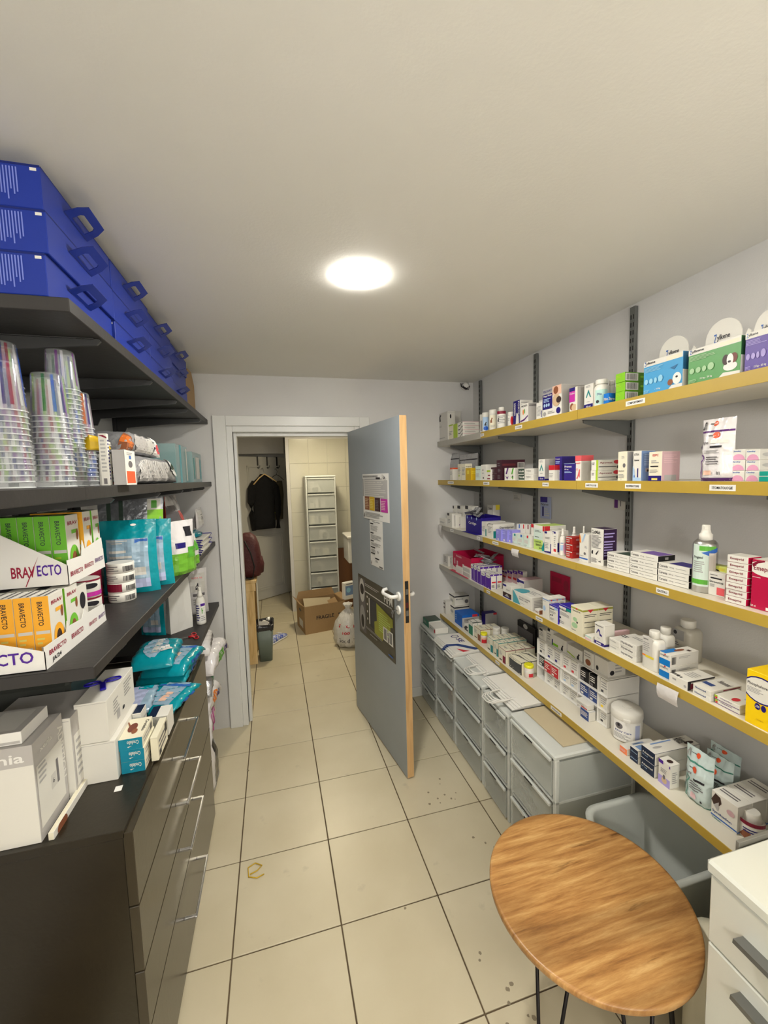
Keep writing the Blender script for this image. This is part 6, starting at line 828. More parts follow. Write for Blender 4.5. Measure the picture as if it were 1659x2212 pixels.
# ---- left shelving
LZ={1:(2.125,1.06,2.945,.03),2:(1.72,.35,2.945,.03),3:(1.32,1.022,2.945,.028),4:(.905,2.155,2.945,.028)}
for s,(z,y0,y1,t) in LZ.items():
    cuts=[y0,1.06,y1] if s==2 else [y0,y1]
    for k,(a,b) in enumerate(zip(cuts,cuts[1:])):
        m=MB(); m.cbox(XL+.022,a+.0006,z-t,-.41,b-.0006,z,'shelf_black',.0015); o=m.build('shelf_board'); tag(o,'black %s shelf board on the left wall%s'%({1:'top',2:'second',3:'third',4:'lowest'}[s],'' if s!=2 else [', near section',', far section'][k]),'shelf')
BY=[1.24,1.70,2.09,2.33,2.70]
for i,y in enumerate(BY):
    e=empty('wall_upright',(XL+.001,y,.95)); tag(e,'black metal upright on the left wall, %s'%['nearest','second from the camera','third from the camera','fourth from the camera','farthest'][i],'upright','black wall uprights')
    m=MB(); m.cbox(0,-.012,0,.018,.012,1.30,'bracket_black',.001); m.build('rail',e)
    for s in (1,2,3):
        z,t=LZ[s][0],LZ[s][3]
        b=empty('shelf_bracket',(XL+.0195,y,z-t-.0008)); tag(b,'black bracket under the %s left shelf, %s upright'%({1:'top',2:'second',3:'third'}[s],['nearest','second','third','fourth','farthest'][i]),'bracket','black brackets under the left shelves')
        m=MB(); P_=[(.44,0),(.445,-.006),(.435,-.016),(.05,-.052),(.035,-.085),(0,-.085),(0,0)]
        m.extr(P_,lambda a,c:(a,-.0035,c),lambda a,c:(a,.0035,c),'bracket_black'); m.box(0,-.009,-.0022,.43,.009,0,'bracket_black'); m.build('bracket_arm',b)
# ================================================================ items on the shelves
for i_,row in enumerate(ITEMS): place(row,i_)
# ---- silver blister packs
bm_=MB(); W_,D_=.075,.045
bm_.box(0,0,0,W_,D_,.0006,'silver')
for i in range(5):
    for j in range(2):
        T=Matrix.Translation((.009+i*.0143,.012+j*.021,.0006)); bm_.lathe([(.0058,0),(.005,.0025),(.003,.0038)],'silver',10,T=T)
bme=bm_.mesh('blister')
rb=random.Random(5)
for (cx,cy,cz,n,where,dx,dy) in [(1.27,2.46,1.45,7,'in the navy display box',.015,.03),(1.34,2.42,1.165,10,'in the crimson display box',.03,.10)]:
    for i in range(n):
        o=link(bme,'blister_pack',None,(cx+rb.uniform(-dx,dx),cy+rb.uniform(-dy,dy),cz+rb.uniform(-.01,.035)),(rb.uniform(-.5,.5),rb.uniform(-.5,.5),rb.uniform(0,3))); tag(o,'silver blister pack heaped '+where,'blister pack','silver blister packs heaped '+where)
# ---- packets fixed to the right wall
for (y0,z0,y1,z1,c,pr,lab) in [(2.097,1.458,2.004,1.582,'lav3','F r 0 .75 .7 1 indigo2|F r .2 .1 .35 .55 navy|F t .05 .6 .8 .72 gy3 Nano|F l .4 .1 .9 .5 4 pale','grey-violet card hanging on the right wall beside the second upright'),
   (1.56,1.545,1.478,1.63,'pale','F r .1 .1 .35 .75 purple|F e .45 .8 .6 .9 dk|F e .75 .8 .9 .9 dk|F r .5 .2 .56 .7 gy3','white card with a purple bar hanging beside the third upright'),
   (2.381,1.545,2.300,1.59,'pale','F l .1 .2 .9 .8 3 gy','small white card hanging high on the right wall'),
   (1.993,1.081,1.833,1.157,'crim','F e .7 .3 .95 .8 rub|F r .1 .6 .6 .8 rub','crimson leaflet standing against the right wall')]:
    w=y0-y1;h=z1-z0
    if c=='crim': z0=1.036; h=.13
    m=MB(); m.cbox(0,0,0,w,.004,h,c,.0006); o=m.build('wall_card',None,(1.492 if c!='crim' else 1.485,y0,z0),-PI/2); tag(o,lab,'card'); q=MB(); emit_prints(q,pr,box_surfs(w,.004,h),random.Random(2)); q.build('printed_design',o)
# ---- security camera/router in the far top corner
e=empty('wall_siren',(1.42,2.93,2.385)); tag(e,'small white device with black cables in the far ceiling corner','device')
m=MB(); T=Matrix.Translation((0,0,0))@Matrix.Rotation(PI/2,4,'X'); m.lathe([(.022,-.015),(.026,0),(.024,.03),(.01,.038)],'plasticw',20,T=T); m.build('housing',e)
m=MB()
for k in range(3): m.tube([(-.035+.01*k,-.01,.02),(-.03-.012*math.cos(k),-.03,-.005),(-.012+.012*k,-.04,-.03),(.015+.006*k,-.03,-.005),(.022,-.012,.025)],.003,'scrub',6)
m.build('cable',e)
# ================================================================ pigeonhole rack
RX,RW,RD,RH=1.297,.48,.165,.212
rk=empty('pigeonhole_rack',(RX,1.845,.6425),-PI/2); tag(rk,'white pigeonhole rack full of small boxes on the bottom right shelf','rack')
def pan(a0,b0,c0,a1,b1,c1,n): m=MB(); m.cbox(a0,b0,c0,a1,b1,c1,'plasticw',.0006); m.build(n,rk)
cols_=[0,.066,.186,.304,.425,.48]; lv=[0,.064,.130,.209]
for x in cols_[1:-1]: pan(x-.0015,0,.003,x+.0015,RD-.003,.206,'divider')
pan(0,0,.003,.003,RD-.003,.206,'side_panel'); pan(.477,0,.003,.48,RD-.003,.206,'side_panel')
pan(0,RD-.003,0,.48,RD,.209,'back_panel')
for z in lv: pan(0,0,z,.48,RD-.0035,z+.003,'rack_shelf')
RI=[(0,2,'white','dk'),(1,2,'white','navy'),(1,1,'red','white'),(0,1,'char','white'),(1,0,'white','gy'),(2,1,'white','lblue'),(2,0,'white','gy4'),(3,2,'blk','gy3'),(3,1,'blue5','white'),(3,0,'white','redp'),(4,2,'white','char'),(4,1,'white','yellow'),(4,0,'white','dk'),(2,2,'white','redp')]
RC={0:'farthest',1:'second',2:'third',3:'fourth',4:'nearest'};RR={0:'bottom',1:'middle',2:'top'}
for (cx_,r_,c1,c2) in RI:
    x0,x1=cols_[cx_]+.004,cols_[cx_+1]-.004; z0=lv[r_]+.0034; hh=(lv[r_+1]-lv[r_]-.004)*.86
    n=2 if x1-x0>.09 else 1; w=(x1-x0)/n-.003
    if c1=='blk' : hh*=.85
    for k in range(n):
        o=None; mb=MB(); mb.cbox(0,0,0,w,.12,hh,[c1,'white','white','white','white' if c1!='blk' else 'blk','white'],.0006)
        o=mb.build('medicine_box',None,(RX+.006+(.006 if c1!='red' else -.012),1.845-x0-k*(w+.003),.6425+z0),-PI/2)
        tag(o,'small %s box in the %s row, %s column of the white rack%s'%({'white':'white','red':'red','char':'grey-fronted','blk':'black','blue5':'blue-fronted'}[c1],RR[r_],RC[cx_],', '+['left','right'][k] if n==2 else ''),'box','small boxes in the white rack')
        q=MB(); emit_prints(q,'F l .1 .35 .85 .85 3 %s|F r .1 .08 .4 .25 %s'%('white' if c1!='white' else 'gy',c2),box_surfs(w,.12,hh),random.Random(cx_*7+r_)); q.build('printed_design',o)
TOPI=[(0,.055,.06,.055,'white','dk'),(.06,.05,.08,.075,'white','navy'),(.115,.10,.09,.06,'white','lime2'),(.20,.11,.10,.05,'white','lime'),(.33,.055,.07,.07,'white','brown'),(.39,.075,.09,.07,'white','dk')]
for i,(x,w,d,h,c,c2) in enumerate(TOPI):
    mb=MB(); mb.cbox(0,0,0,w,d,h,[c,'gy2' if i==2 else c]+[c]*4,.0008); o=mb.build('medicine_box',None,(RX+.01+.006*(i%2),1.845-x,.6425+.2125),-PI/2)
    tag(o,'white box on top of the pigeonhole rack, %s'%['farthest','second, with a navy tab','third, with a green strip and dog mark','fourth, low open carton with a lime strip','fifth, with a small brown animal','nearest, with a round black seal'][i],'box','boxes on top of the rack')
    q=MB(); emit_prints(q,['F r .1 .8 .6 1 dk|F l .1 .3 .8 .7 3 gy','F r .1 .8 .5 1 dk|F r .8 0 1 .4 navy|F l .1 .2 .7 .7 3 gy','F r 0 .1 .4 .3 lime2|F f .6 .05 .8 .5 dk','F p 0 .4 .6 .1 .6 0 0 .25 lime|F f .7 .05 .9 .6 dk','F e .2 .1 .8 .5 brown|F l .1 .6 .8 .9 2 gy','F e .1 .1 .3 .4 dk|R e .1 .1 .35 .4 dk|R l .4 .2 .9 .8 3 gy4'][i],box_surfs(w,d,h),random.Random(i)); q.build('printed_design',o)
# the two cartons hanging out of the fourth column
for (x,z,w,h,c,pr,lab) in [(.34,.045,.07,.022,'white','F r .5 .1 1 .3 redp|F l .1 .3 .8 .8 2 gy','white box with a red stripe jutting out of the rack'),(.37,.0,.05,.043,'blue5','F l .1 .3 .9 .8 4 white','blue-fronted box under the red-striped one jutting out of the rack')]:
    mb=MB(); mb.cbox(0,0,0,w,.036,h,[c]+['white']*5,.0006); o=mb.build('medicine_box',None,(RX-.038,1.845-x,.6425+z+(.0006 if z else 0)),-PI/2); tag(o,lab,'box'); q=MB(); emit_prints(q,pr,box_surfs(w,.036,h),random.Random(4)); q.build('printed_design',o)
# ================================================================ frosted drawer towers on the right
def tower(y1,y0,x,d,ht,n,lab,contents):
    e=empty('drawer_tower',(x,y1,0),-PI/2); tag(e,lab,'drawer unit','frosted plastic drawer towers along the right wall'); w=y1-y0; hh=ht/n; rnd=random.Random(int(y1*100))
    m=MB()
    for a in (0,w-.018):
        for b in (0,d-.02): m.cbox(a,b,0,a+.018,b+.02,ht-.02,'frosted_frame',.003)
    m.box(.004,.02,.01,.006,d-.02,ht-.03,'frosted'); m.box(w-.006,.02,.01,w-.004,d-.02,ht-.03,'frosted'); m.box(.01,d-.006,.01,w-.01,d-.004,ht-.03,'frosted')
    m.build('frame',e); m=MB(); m.cbox(0,-.004,ht-.022,w,d,ht,'frosted_frame',.006); m.build('top',e)
    for k in range(n):
        z=k*hh+.012; m=MB(); h2=hh-.03
        if k<n-1: m2=MB(); m2.cbox(0,.0,z+h2+.003,w,d-.02,z+h2+.013,'frosted_frame',.001); m2.build('runner',e)
        m.cbox(.02,-.006,z,w-.02,-.002,z+h2,'frosted2',.002); m.box(.022,-.002,z,w-.022,d-.03,z+.003,'frosted'); m.box(.022,-.002,z,.025,d-.03,z+h2*.9,'frosted'); m.box(w-.025,-.002,z,w-.022,d-.03,z+h2*.9,'frosted'); m.cbox(.02,-.016,z+h2-.014,w-.02,-.006,z+h2,'frosted_frame',.002)
        dw=m.build('drawer',e); m=MB(); m.cbox(w/2-.03,-.0175,z+h2-.011,w/2+.03,-.016,z+h2-.004,'slot',.0004) if contents!='cream' else m.cbox(w/2-.03,-.02,z+h2-.02,w/2+.03,-.016,z+h2-.002,'frosted_frame',.002); m.build('handle',dw)
        m=MB(); cs_={'mix':['pale','white','redp','gy3','white','purple2'],'white':['white','pale','white','gy4'],'dark':['gy','gy3','pale'],'cream':['beige','pale','brown']}[contents]
        for q in range(5):
            a=rnd.uniform(.03,w-.10);b=rnd.uniform(.02,d-.13); m.cbox(a,b,z+.004,a+rnd.uniform(.04,.07),b+rnd.uniform(.05,.1),z+.004+h2*rnd.uniform(.3,.75),rnd.choice(cs_),.004)
        o=m.build('drawer_content',dw); o['kind']='stuff'
tower(2.94,2.635,1.035,.38,.59,4,'farthest frosted drawer tower, in the corner by the back wall','dark')
tower(2.628,2.318,1.035,.38,.575,3,'second frosted drawer tower from the back wall with brownish contents','cream')
tower(2.311,1.952,1.035,.38,.575,3,'third frosted drawer tower from the back wall','dark')
tower(1.945,1.690,1.035,.38,.56,3,'fourth frosted drawer tower, under the paper bag handles','white')
tower(1.675,1.345,1.035,.40,.585,3,'nearest frosted drawer tower, with a beige board on top','mix')
m=MB(); m.box(0,0,0,.28,.34,.005,'greyboard'); o=m.build('board_sheet',None,(1.10,1.665,.5865),-PI/2); tag(o,'beige cardboard sheet on the nearest frosted drawer tower','cardboard'); 
# paper bags
def pbag(x,y,z,w,d,t,rot,lab,handle,pr=''):
    e=empty('paper_bag',(x,y,z),rot); tag(e,lab,'paper bag','flat paper bags on the drawer towers')
    m=MB(); m.cbox(0,0,0,w,d,t,'paperw',.001); m.build('bag_body',e)
    if pr: q=MB(); emit_prints(q,pr,box_surfs(w,d,t),random.Random(1)); q.build('printed_design',e)
    if handle:
        m=MB(); c=.19; P_=[(c-.05,.02),(c-.05,-.03),(c-.046,-.06),(c-.025,-.08),(c+.025,-.08),(c+.046,-.06),(c+.05,-.03),(c+.05,.02)]
        m.tube([(a,b,t*.55) for a,b in P_],.003,'paperw',8); m.build('handle',e)
for i in range(4):
    pbag(1.062+.007*i,2.015-.007*i,.5757+i*.0072,.32,.27,.006,-PI/2+.05*(i-1)*.4,'white paper bag with rope handle, %s of the near pile of four'%['bottom one','second','third','topmost'][i],True)
for i in range(3):
    pbag(1.105+.006*i,2.31-.006*i,.5757+i*.0072,.26,.25,.006,-PI/2-.03+.03*i,'white paper bag with rope handle, %s of the middle pile of three'%['bottom one','second','topmost'][i],True)
SEC='T p .52 .0 .64 0 .66 .16 .98 .42 .98 .56 .58 .24 blue5|T t .30 .30 .52 .42 navy SE|T p .10 .34 .14 .26 .22 .26 .26 .34 .22 .42 .14 .42 navy|T p .125 .34 .155 .28 .205 .28 .235 .34 .205 .40 .155 .40 white|T p .80 .1 1 .16 1 .3 redp|F r .52 0 .64 1 blue5'
for i in range(5):
    pbag(1.010+.006*i,2.622-.003*i,.5757+i*.0069,.30,.33,.006,-PI/2+.02*math.sin(i*2),'blue-banded white bag with red flash, %s in the printed pile'%['bottom one','second','third','fourth','topmost'][i],False,SEC)
for i,(y,c,lab) in enumerate([(2.93,'tealg2','green and white carton on the farthest drawer tower'),(2.80,'white','white carton with grey lettering on the farthest drawer tower')]):
    m=MB(); m.cbox(0,0,0,.12,.10,.05-.01*i,[c,'white','white','white','dgreen' if i==0 else 'white','white'],.001); o=m.build('carton',None,(1.05,y-.005,.5915),-PI/2); tag(o,lab,'box'); q=MB(); emit_prints(q,'F l .1 .3 .8 .7 2 gy|T r .1 .3 .9 .6 dgreen' if i==0 else 'F t .2 .4 .6 .6 gy3 BOX|F r .8 .2 1 .8 redp',box_surfs(.12,.1,.05-.01*i),random.Random(i)); q.build('printed_design',o)
# ================================================================ dresser
DX,DY0,DY1,DZ=-.38,1.075,2.146,.88
ds=empty('chest_of_drawers',(-.635,1.61,0)); tag(ds,'wide black-brown chest of drawers along the left wall','chest of drawers')
def dpart(x0,y0,z0,x1,y1,z1,k,n,c=.0015,par=ds):
    m=MB(); m.cbox(x0+.635,y0-1.61,z0,x1+.635,y1-1.61,z1,k,c); return m.build(n,par)
dpart(XL+.004,DY0,DZ-.022,-.398,DY1,DZ,'dresser','top_panel'); dpart(XL+.004,DY0+.004,0,-.403,DY0+.024,DZ-.0225,'dresser','side_panel'); dpart(XL+.004,DY1-.024,0,-.403,DY1-.004,DZ-.0225,'dresser','side_panel'); dpart(XL+.01,DY0+.025,.0,-.42,DY1-.025,.05,'dresser','plinth'); dpart(XL+.004,DY0+.025,.05,XL+.012,DY1-.025,DZ-.0225,'dresser','back_panel')
for k,(a,b,hz) in enumerate([(.675,.872,.795),(.493,.671,.63),(.318,.489,.462),(.02,.314,.205)]):
    dw=dpart(-.4025,DY0,a,-.38,DY1,b,['dresser_front']*1 and 'dresser_front','drawer',.0015); dw['label']='%s full-width drawer'%['top','second','third','bottom'][k]
    dpart(-.78,DY0+.04,a+.02,-.4035,DY1-.04,b-.02,'dresser','drawer_box',par=ds) if 0 else None
    m=MB(); z=hz
    m.cbox(-.345+.635,1.45-1.61,z-.004,-.337+.635,1.70-1.61,z+.004,'chrome',.0015)
    for yy in (1.452,1.69): m.cbox(-.3798+.635,yy-1.61,z-.004,-.345+.635,yy+.010-1.61,z+.004,'chrome',.001)
    m.build('handle',dw)
m=MB(); m.box(0,0,0,.018,.022,.0004,'white2'); o=m.build('paper_slip',None,(-.470,1.222,.8806),.1); tag(o,'small square white paper slip on the dresser top','paper')
# dark tray / scale under the third shelf
e=empty('kitchen_scale',(-.74,1.46,.8805)); tag(e,'dark grey flat-topped tray at the back of the dresser under the shelf','tray')
m=MB(); m.cbox(-.125,-.04,0,.10,.16,.245,'carddark',.012); m.build('base',e); m=MB(); m.cbox(-.10,-.01,.2455,.08,.13,.251,'gy3',.003); m.build('plate',e)
# scissors with blue loops
def scissors(name,loc,rot,k,label,L=.055):
    e=empty(name,loc,rot); tag(e,label,'scissors')
    for s in (-1,1):
        m=MB(); c=[(s*.030+.020*math.cos(t),.020+.011*math.sin(t)*1.0+.0,.004) for t in [2*PI*i/18 for i in range(18)]]; m.tube(c,.003,k,8,True); m.tube([(s*.012,.014,.004),(s*.004,.0,.004),(0,-.012,.004)],[.004,.005,.005],k,8); m.build('finger_loop',e)
        m=MB(); m.extr([(-.004,-.008),(.004,-.008),(.0015*s,-L)],lambda a,b:(a,b,.003+.001*s),lambda a,b:(a,b,.0045+.001*s),'steel_grey'); m.build('blade',e)
    return e
e=empty('blue_scissors',(-.525,1.395,.9985+.12-.0005+.0),.35); tag(e,'dark blue plastic scissors stuck in the top of the upper white box','scissors')
e.location=(-.53,1.37,DT_+.1195+.118+.0012)
for s in (-1,1):
    m=MB(); m.tube([(s*.026+.020*math.cos(t),.030+.011*math.sin(t),.0035) for t in [2*PI*i/18 for i in range(18)]],.003,'paintblue',8,True); m.build('finger_loop',e)
m=MB(); m.tube([(-.010,.024,.0035),(0,.012,.0045),(.010,.024,.0035)],.004,'paintblue',8); m.cbox(-.008,-.032,.0002,.008,.014,.008,'paintblue',.002); m.build('grip_body',e)
scissors('red_scissors',(-.47,2.31,.9056),-1.2,'redplastic','red-handled scissors lying on the lowest left shelf')
# white paper sack on shelf 4
e=empty('paper_sack',(-.568,2.463,.9055),.80); tag(e,'tall plain white paper sack standing on the lowest left shelf','paper bag')
m=MB(); rings=[]
for z,sx,sy,ji in [(0,1,1,0),(.05,1.02,1.02,.002),(.15,.98,.98,.004),(.25,.97,.9,.005),(.33,.96,.45,.003),(.365,.96,.1,.001)]:
    w_,d_=.066*sx,.043*sy; rings.append([(-w_,-d_,z),(-w_*.3,-d_-ji,z),(w_*.4,-d_+ji,z),(w_,-d_,z),(w_-ji*2,0,z),(w_,d_,z),(0,d_+ji,z),(-w_,d_,z),(-w_+ji*2,0,z)])
m.loft(rings,'paperw',smooth=False); m.build('sack_body',e)
# display trays of the flea tablets
def tray(x,y,z,w,d,lipL,lipF,lab,txt,step):
    """lip along the near (-y) end with big lettering, lower stepped lip on the aisle side"""
    e=empty('display_tray',(x,y,z)); tag(e,lab,'display tray'); t=.0015
    m=MB(); m.box(-d,0,0,0,w,t,'white2'); m.extr([(-d,0),(0,0),(0,lipF*.8),(-d,lipL)],lambda a,b:(a,0,b),lambda a,b:(a,t,b),'white2'); m.build('tray_body',e)
    m=MB(); P_=[(0,t),(0,lipF)]
    for a,b in step: P_.append((a*w,b))
    P_.append((w,t)); m.extr(P_,lambda a,b:(-t,a,b),lambda a,b:(0,a,b),'white2'); m.box(-d,w-t,t,-t,w,lipF*.9,'white2'); m.build('side_lip',e)
    q=MB(); A=d
    def fn(u,v,o): return (-d+u*d,-o-.0003,v*lipL)
    emit_prints(q,txt,dict(F=(fn,1,1),S=(lambda u,v,o:(o+.0003,u*w,v*lipF),1,1)),random.Random(1)); q.build('printed_design',e); return e
tray(-.506,1.036,1.3205,.335,.21,.11,.052,'lower white display tray with purple and red lettering','F t .12 .18 .49 .42 rub BRAV|F t .50 .18 .90 .42 purple2 ECTO|S t .05 .5 .28 .72 rub BRAVECTO|S t .08 .1 .2 .35 dk JA/24|S t .36 .45 .55 .7 rub BRAVECTO|S t .66 .4 .8 .6 rub BRAVECTO|S t .84 .4 .97 .6 purple BRAVECTO',[(.3,.05),(.32,.075),(.34,.06),(.55,.055),(.6,.075),(.66,.06),(.95,.055)])
tray(-.508,1.175,1.4765,.225,.19,.17,.062,'upper white display tray with large red and purple lettering','F t .38 .15 .64 .31 rub BRAV|F t .66 .16 .93 .32 purple2 ECTO|F p .52 .02 .53 .02 .6 .2 .69 .45 .585 .2 rub|S t .05 .3 .35 .5 rub BRAVECTO|S t .4 .35 .65 .55 rub BRAVECTO|S t .7 .4 .95 .6 purple BRAVECTO',[(.35,.06),(.4,.1),(.45,.075),(.95,.09)])
# ================================================================ cup stacks
def cup_mesh(cols):
    m=MB(); n=36; R,r,H=.037,.0295,.1
    prof=[(R+.0018,0),(R+.0018,.0022),(R,.003),(R*.985,.012),(R*.97,.018),(r+.0015,H-.004),(r,H),(r-.002,H-.001)]
    b=len(m.v); rings=[[(a*math.cos(2*PI*j/n),a*math.sin(2*PI*j/n),z) for j in range(n)] for a,z in prof]
    for rg in rings: m.v+=rg
    for i in range(len(prof)-1):
        for j in range(n):
            k='cuprim' if i<2 else ('cupclear' if i in (2,5,6) or cols.get(j,'0')=='0' else cols[j])
            m.f.append((b+i*n+j,b+i*n+(j+1)%n,b+(i+1)*n+(j+1)%n,b+(i+1)*n+j)); m.m.append(m.mi(k)); m.sm.append(True)
    m.f.append(tuple(b+(len(prof)-1)*n+j for j in range(n))); m.m.append(m.mi('cupclear')); m.sm.append(False)
    return m.mesh('cup')
def stripes(*cs):
    d={};j=0
    while j<36:
        c,wd=cs[(j//1)%len(cs)] if 0 else cs[len(d)%len(cs)]
        for q in range(wd): d[j+q]=c
        j+=wd
        d2=0
    return d
def seq(s):
    T_={'.':'0','b':'c_blue','n':'c_navy','w':'c_white','r':'c_red','g':'c_green','l':'c_lime','o':'c_orange','p':'c_purple'}
    return {j:T_[s[j%len(s)]] for j in range(36)}
NW='first second third fourth fifth sixth seventh eighth ninth tenth eleventh twelfth thirteenth fourteenth fifteenth sixteenth seventeenth eighteenth nineteenth twentieth twenty-first twenty-second twenty-third twenty-fourth'.split()
CM={k:cup_mesh(seq(v)) for k,v in dict(a='bb.n.r..w.bb',b='.g..b..n.l..',c='.p.w....p...',d='.o..oo.n....',e='r.l.w.n..p..').items()}
for (x,y,ht,top,mid,lab) in [(-.50,1.145,.256,'b','e','front stack under green striped cup'),(-.52,1.265,.352,'c','b','tallest stack under purplish cup'),(-.53,1.36,.262,'d','a','rear stack under orange striped cup'),(-.54,1.05,.262,'a','e','left front stack under blue striped cup'),(-.60,1.17,.335,'a','a','left rear stack at the picture edge')]:
    n=int(round((ht-.1)/.0123))+1
    for i in range(n):
        o=link(CM[top] if i==n-1 else CM[mid if i%3 else 'e'],'plastic_cup',None,(x,y,1.7205+i*.0123),rb.uniform(0,6) if i<n-1 else .4)
        tag(o,'clear printed cup, '+('topmost' if i==n-1 else NW[i]+' rim up')+' in '+lab.replace('the ','').replace(' with a ',' under '),'cup','cups in '+lab)
# ================================================================ blue suitcase cartons on the top left shelf
bw,bh,bd=.372,.0865,.40
def bluebox(w):
    m=MB(); m.cbox(0,0,0,w,bd,bh,'bb',.0015); body=m.mesh('blue_carton')
    q=MB(); emit_prints(q,'F r 0 .97 1 1 bbd|L r .0 .95 1 1 bbd|L r .955 .86 .985 .93 white|R r 0 .9 1 1 bbd',box_surfs(w,bd,bh),random.Random(2))
    s=box_surfs(w,bd,bh)['L'][0]; rn=random.Random(8)
    for i in range(62):
        u=.05+i*.0138; v0=rn.uniform(.14,.42); q.face([s(a,b,.0008) for a,b in ((u,v0),(u+.0062,v0),(u+.0062,.9),(u,.9))],'bbl')
    hm=MB(); c=w*.42; z0=bh*.62
    o_=[(-.062,0),(-.058,.03),(-.045,.052),(.045,.052),(.058,.03),(.062,0)]; i_=[(-.034,.006),(-.034,.026),(-.028,.032),(.028,.032),(.034,.026),(.034,.006)]
    dv=Vector((0,-.80,.42)).normalized() 
    def f(a,b,e): p=Vector((c+a,-.001,z0))+dv*b; return (p.x,p.y-e*.3,p.z-e)
    n_=len(o_)
    for e in (0,.0018):
        for i in range(n_-1): hm.face([f(*o_[i],e),f(*o_[i+1],e),f(*i_[i+1],e),f(*i_[i],e)],'bb')
        hm.face([f(-.062,0,e),f(-.034,.006,e),f(.034,.006,e),f(.062,0,e)],'bb')
    for L_ in (o_,i_):
        for i in range(n_-1): hm.face([f(*L_[i],0),f(*L_[i+1],0),f(*L_[i+1],.0018),f(*L_[i],.0018)],'bbd')
    return body,q.mesh('print'),hm.mesh('handle')
B_=bluebox(bw)
for c in range(4):
    for r in range(3):
        y=1.062+c*(bw+.004); dx=rb.uniform(-.006,.004)
        if c==3 : dx-=.01
        o=link(B_[0],'blue_carton',None,(-.443+dx,y,2.1255+r*(bh+.0006)),PI/2+rb.uniform(-.006,.006))
        tag(o,'glossy blue carton with a fold-out handle, %s row, %s column on the top left shelf'%(['bottom','middle','top'][r],['nearest','second','third','farthest'][c]),'box','blue cartons on the top left shelf')
        link(B_[1],'printed_design',o); link(B_[2],'handle',o)
e=empty('kraft_carton',(-.62,2.66,2.1255)); tag(e,'open brown cardboard carton at the far end of the top left shelf','carton')
m=MB(); m.box(-.16,-.08,0,.16,.17,.19,'kraftb'); m.build('carton_body',e,recalc=True)
m=MB(); m.extr([(-.08,.19),(.17,.19),(.10,.255),(-.02,.25)],lambda a,b:(.16,a,b),lambda a,b:(.157,a,b),'kraftb'); m.build('flap',e)
# ================================================================ side table, tub, white cabinet
e=empty('side_table',(.826,.932,0),0); tag(e,'round mango wood side table with thin dark hairpin legs','table')
m=MB(); m.lathe([(.262,.478),(.273,.481),(.276,.486),(.276,.496),(.274,.4995),(.267,.5)],'mango',72); m.build('tabletop',e)
for ang_ in (205,265,35+290-5):
    a=math.radians(ang_); rd_=Vector((math.cos(a),math.sin(a),0)); td=Vector((-rd_.y,rd_.x,0)); foot=rd_*.235
    m=MB(); A=rd_*.19+td*.05;B=rd_*.19-td*.05
    m.tube([A+Vector((0,0,.477)),foot+td*.008+Vector((0,0,.012)),foot+Vector((0,0,.005)),foot-td*.008+Vector((0,0,.012)),B+Vector((0,0,.477))],.0048,'hairpin',8); m.cbox(rd_.x*.19-.03,rd_.y*.19-.03,.4745,rd_.x*.19+.03,rd_.y*.19+.03,.4778,'hairpin',.001); m.build('leg',e)
# grey tub
e=empty('plastic_tub',(1.212,1.055,0)); tag(e,'large empty grey plastic tub with a rounded rim behind the side table','tub')
def rrect(w,d,r,z,n=6):
    P_=[]
    for cx,cy,a0 in ((w-r,d-r,0),(-w+r,d-r,90),(-w+r,-d+r,180),(w-r,-d+r,270)):
        for i in range(n+1): a=math.radians(a0+90*i/n); P_.append((cx+r*math.cos(a),cy+r*math.sin(a),z))
    return P_
m=MB(); m.loft([rrect(.135,.12,.06,.02),rrect(.165,.15,.07,.45),rrect(.180,.168,.075,.457),rrect(.180,.168,.075,.464),rrect(.164,.15,.07,.466),rrect(.158,.144,.066,.455),rrect(.130,.115,.056,.028)],'tub_grey'); m.build('tub_shell',e)
m=MB(); m.loft([rrect(.125,.11,.05,.0),rrect(.135,.12,.06,.02)],'tub_grey'); m.build('foot_ring',e)
e=empty('cushion_roll',(1.135,.70,.0)); 
tag(e,'cream padded roll between the tub and the white cabinet','cushion'); e.location=(1.14,.79,.0)
m=MB(); T=Matrix.Translation((0,0,0)); m.lathe([(.04,.0),(.066,.01),(.07,.05),(.07,.36),(.06,.40),(.02,.42)],'cream',20); m.build('roll_body',e)
# white cabinet
e=empty('drawer_cabinet',(1.20,.36,0)); tag(e,'glossy white drawer cabinet with grey metal handles at the right edge','cabinet')
def cp(x0,y0,z0,x1,y1,z1,k,n,c=.002,par=None): m=MB(); m.cbox(x0-1.2,y0-.36,z0,x1-1.2,y1-.36,z1,k,c); return m.build(n,par or e)
cp(.924,.07,.10,1.495,.643,.818,'cab_white','carcass'); cp(.96,.08,.0,1.49,.63,.10,'cab_white','plinth')
cp(.897,.06,.8185,1.495,.652,.85,'cab_white','worktop',.006); cp(1.0,.654,.80,1.495,.662,.856,'cab_gap','end_strip',.001)
for k,(a,b) in enumerate([(.70,.812),(.475,.695),(.25,.470),(.105,.245)]):
    z0,z1=[(.655,.815),(.41,.65),(.22,.405),(.105,.215)][k]
    dw=cp(.903,.075,z0,.9235,.645,z1,'cab_white','drawer',.003)
    m=MB(); zc=(z1-.045) if k else .735; y0,y1=.575,.40
    P_=[(.0,-.009),(.0,.009),(-.028,.013),(-.030,.004),(-.008,-.004)]
    m.extr([(a_,b_) for a_,b_ in P_],lambda a_,b_:(.903-1.2+a_,y0-.36,zc+b_),lambda a_,b_:(.903-1.2+a_,y1-.36,zc+b_),'steel_grey'); m.build('handle',dw)
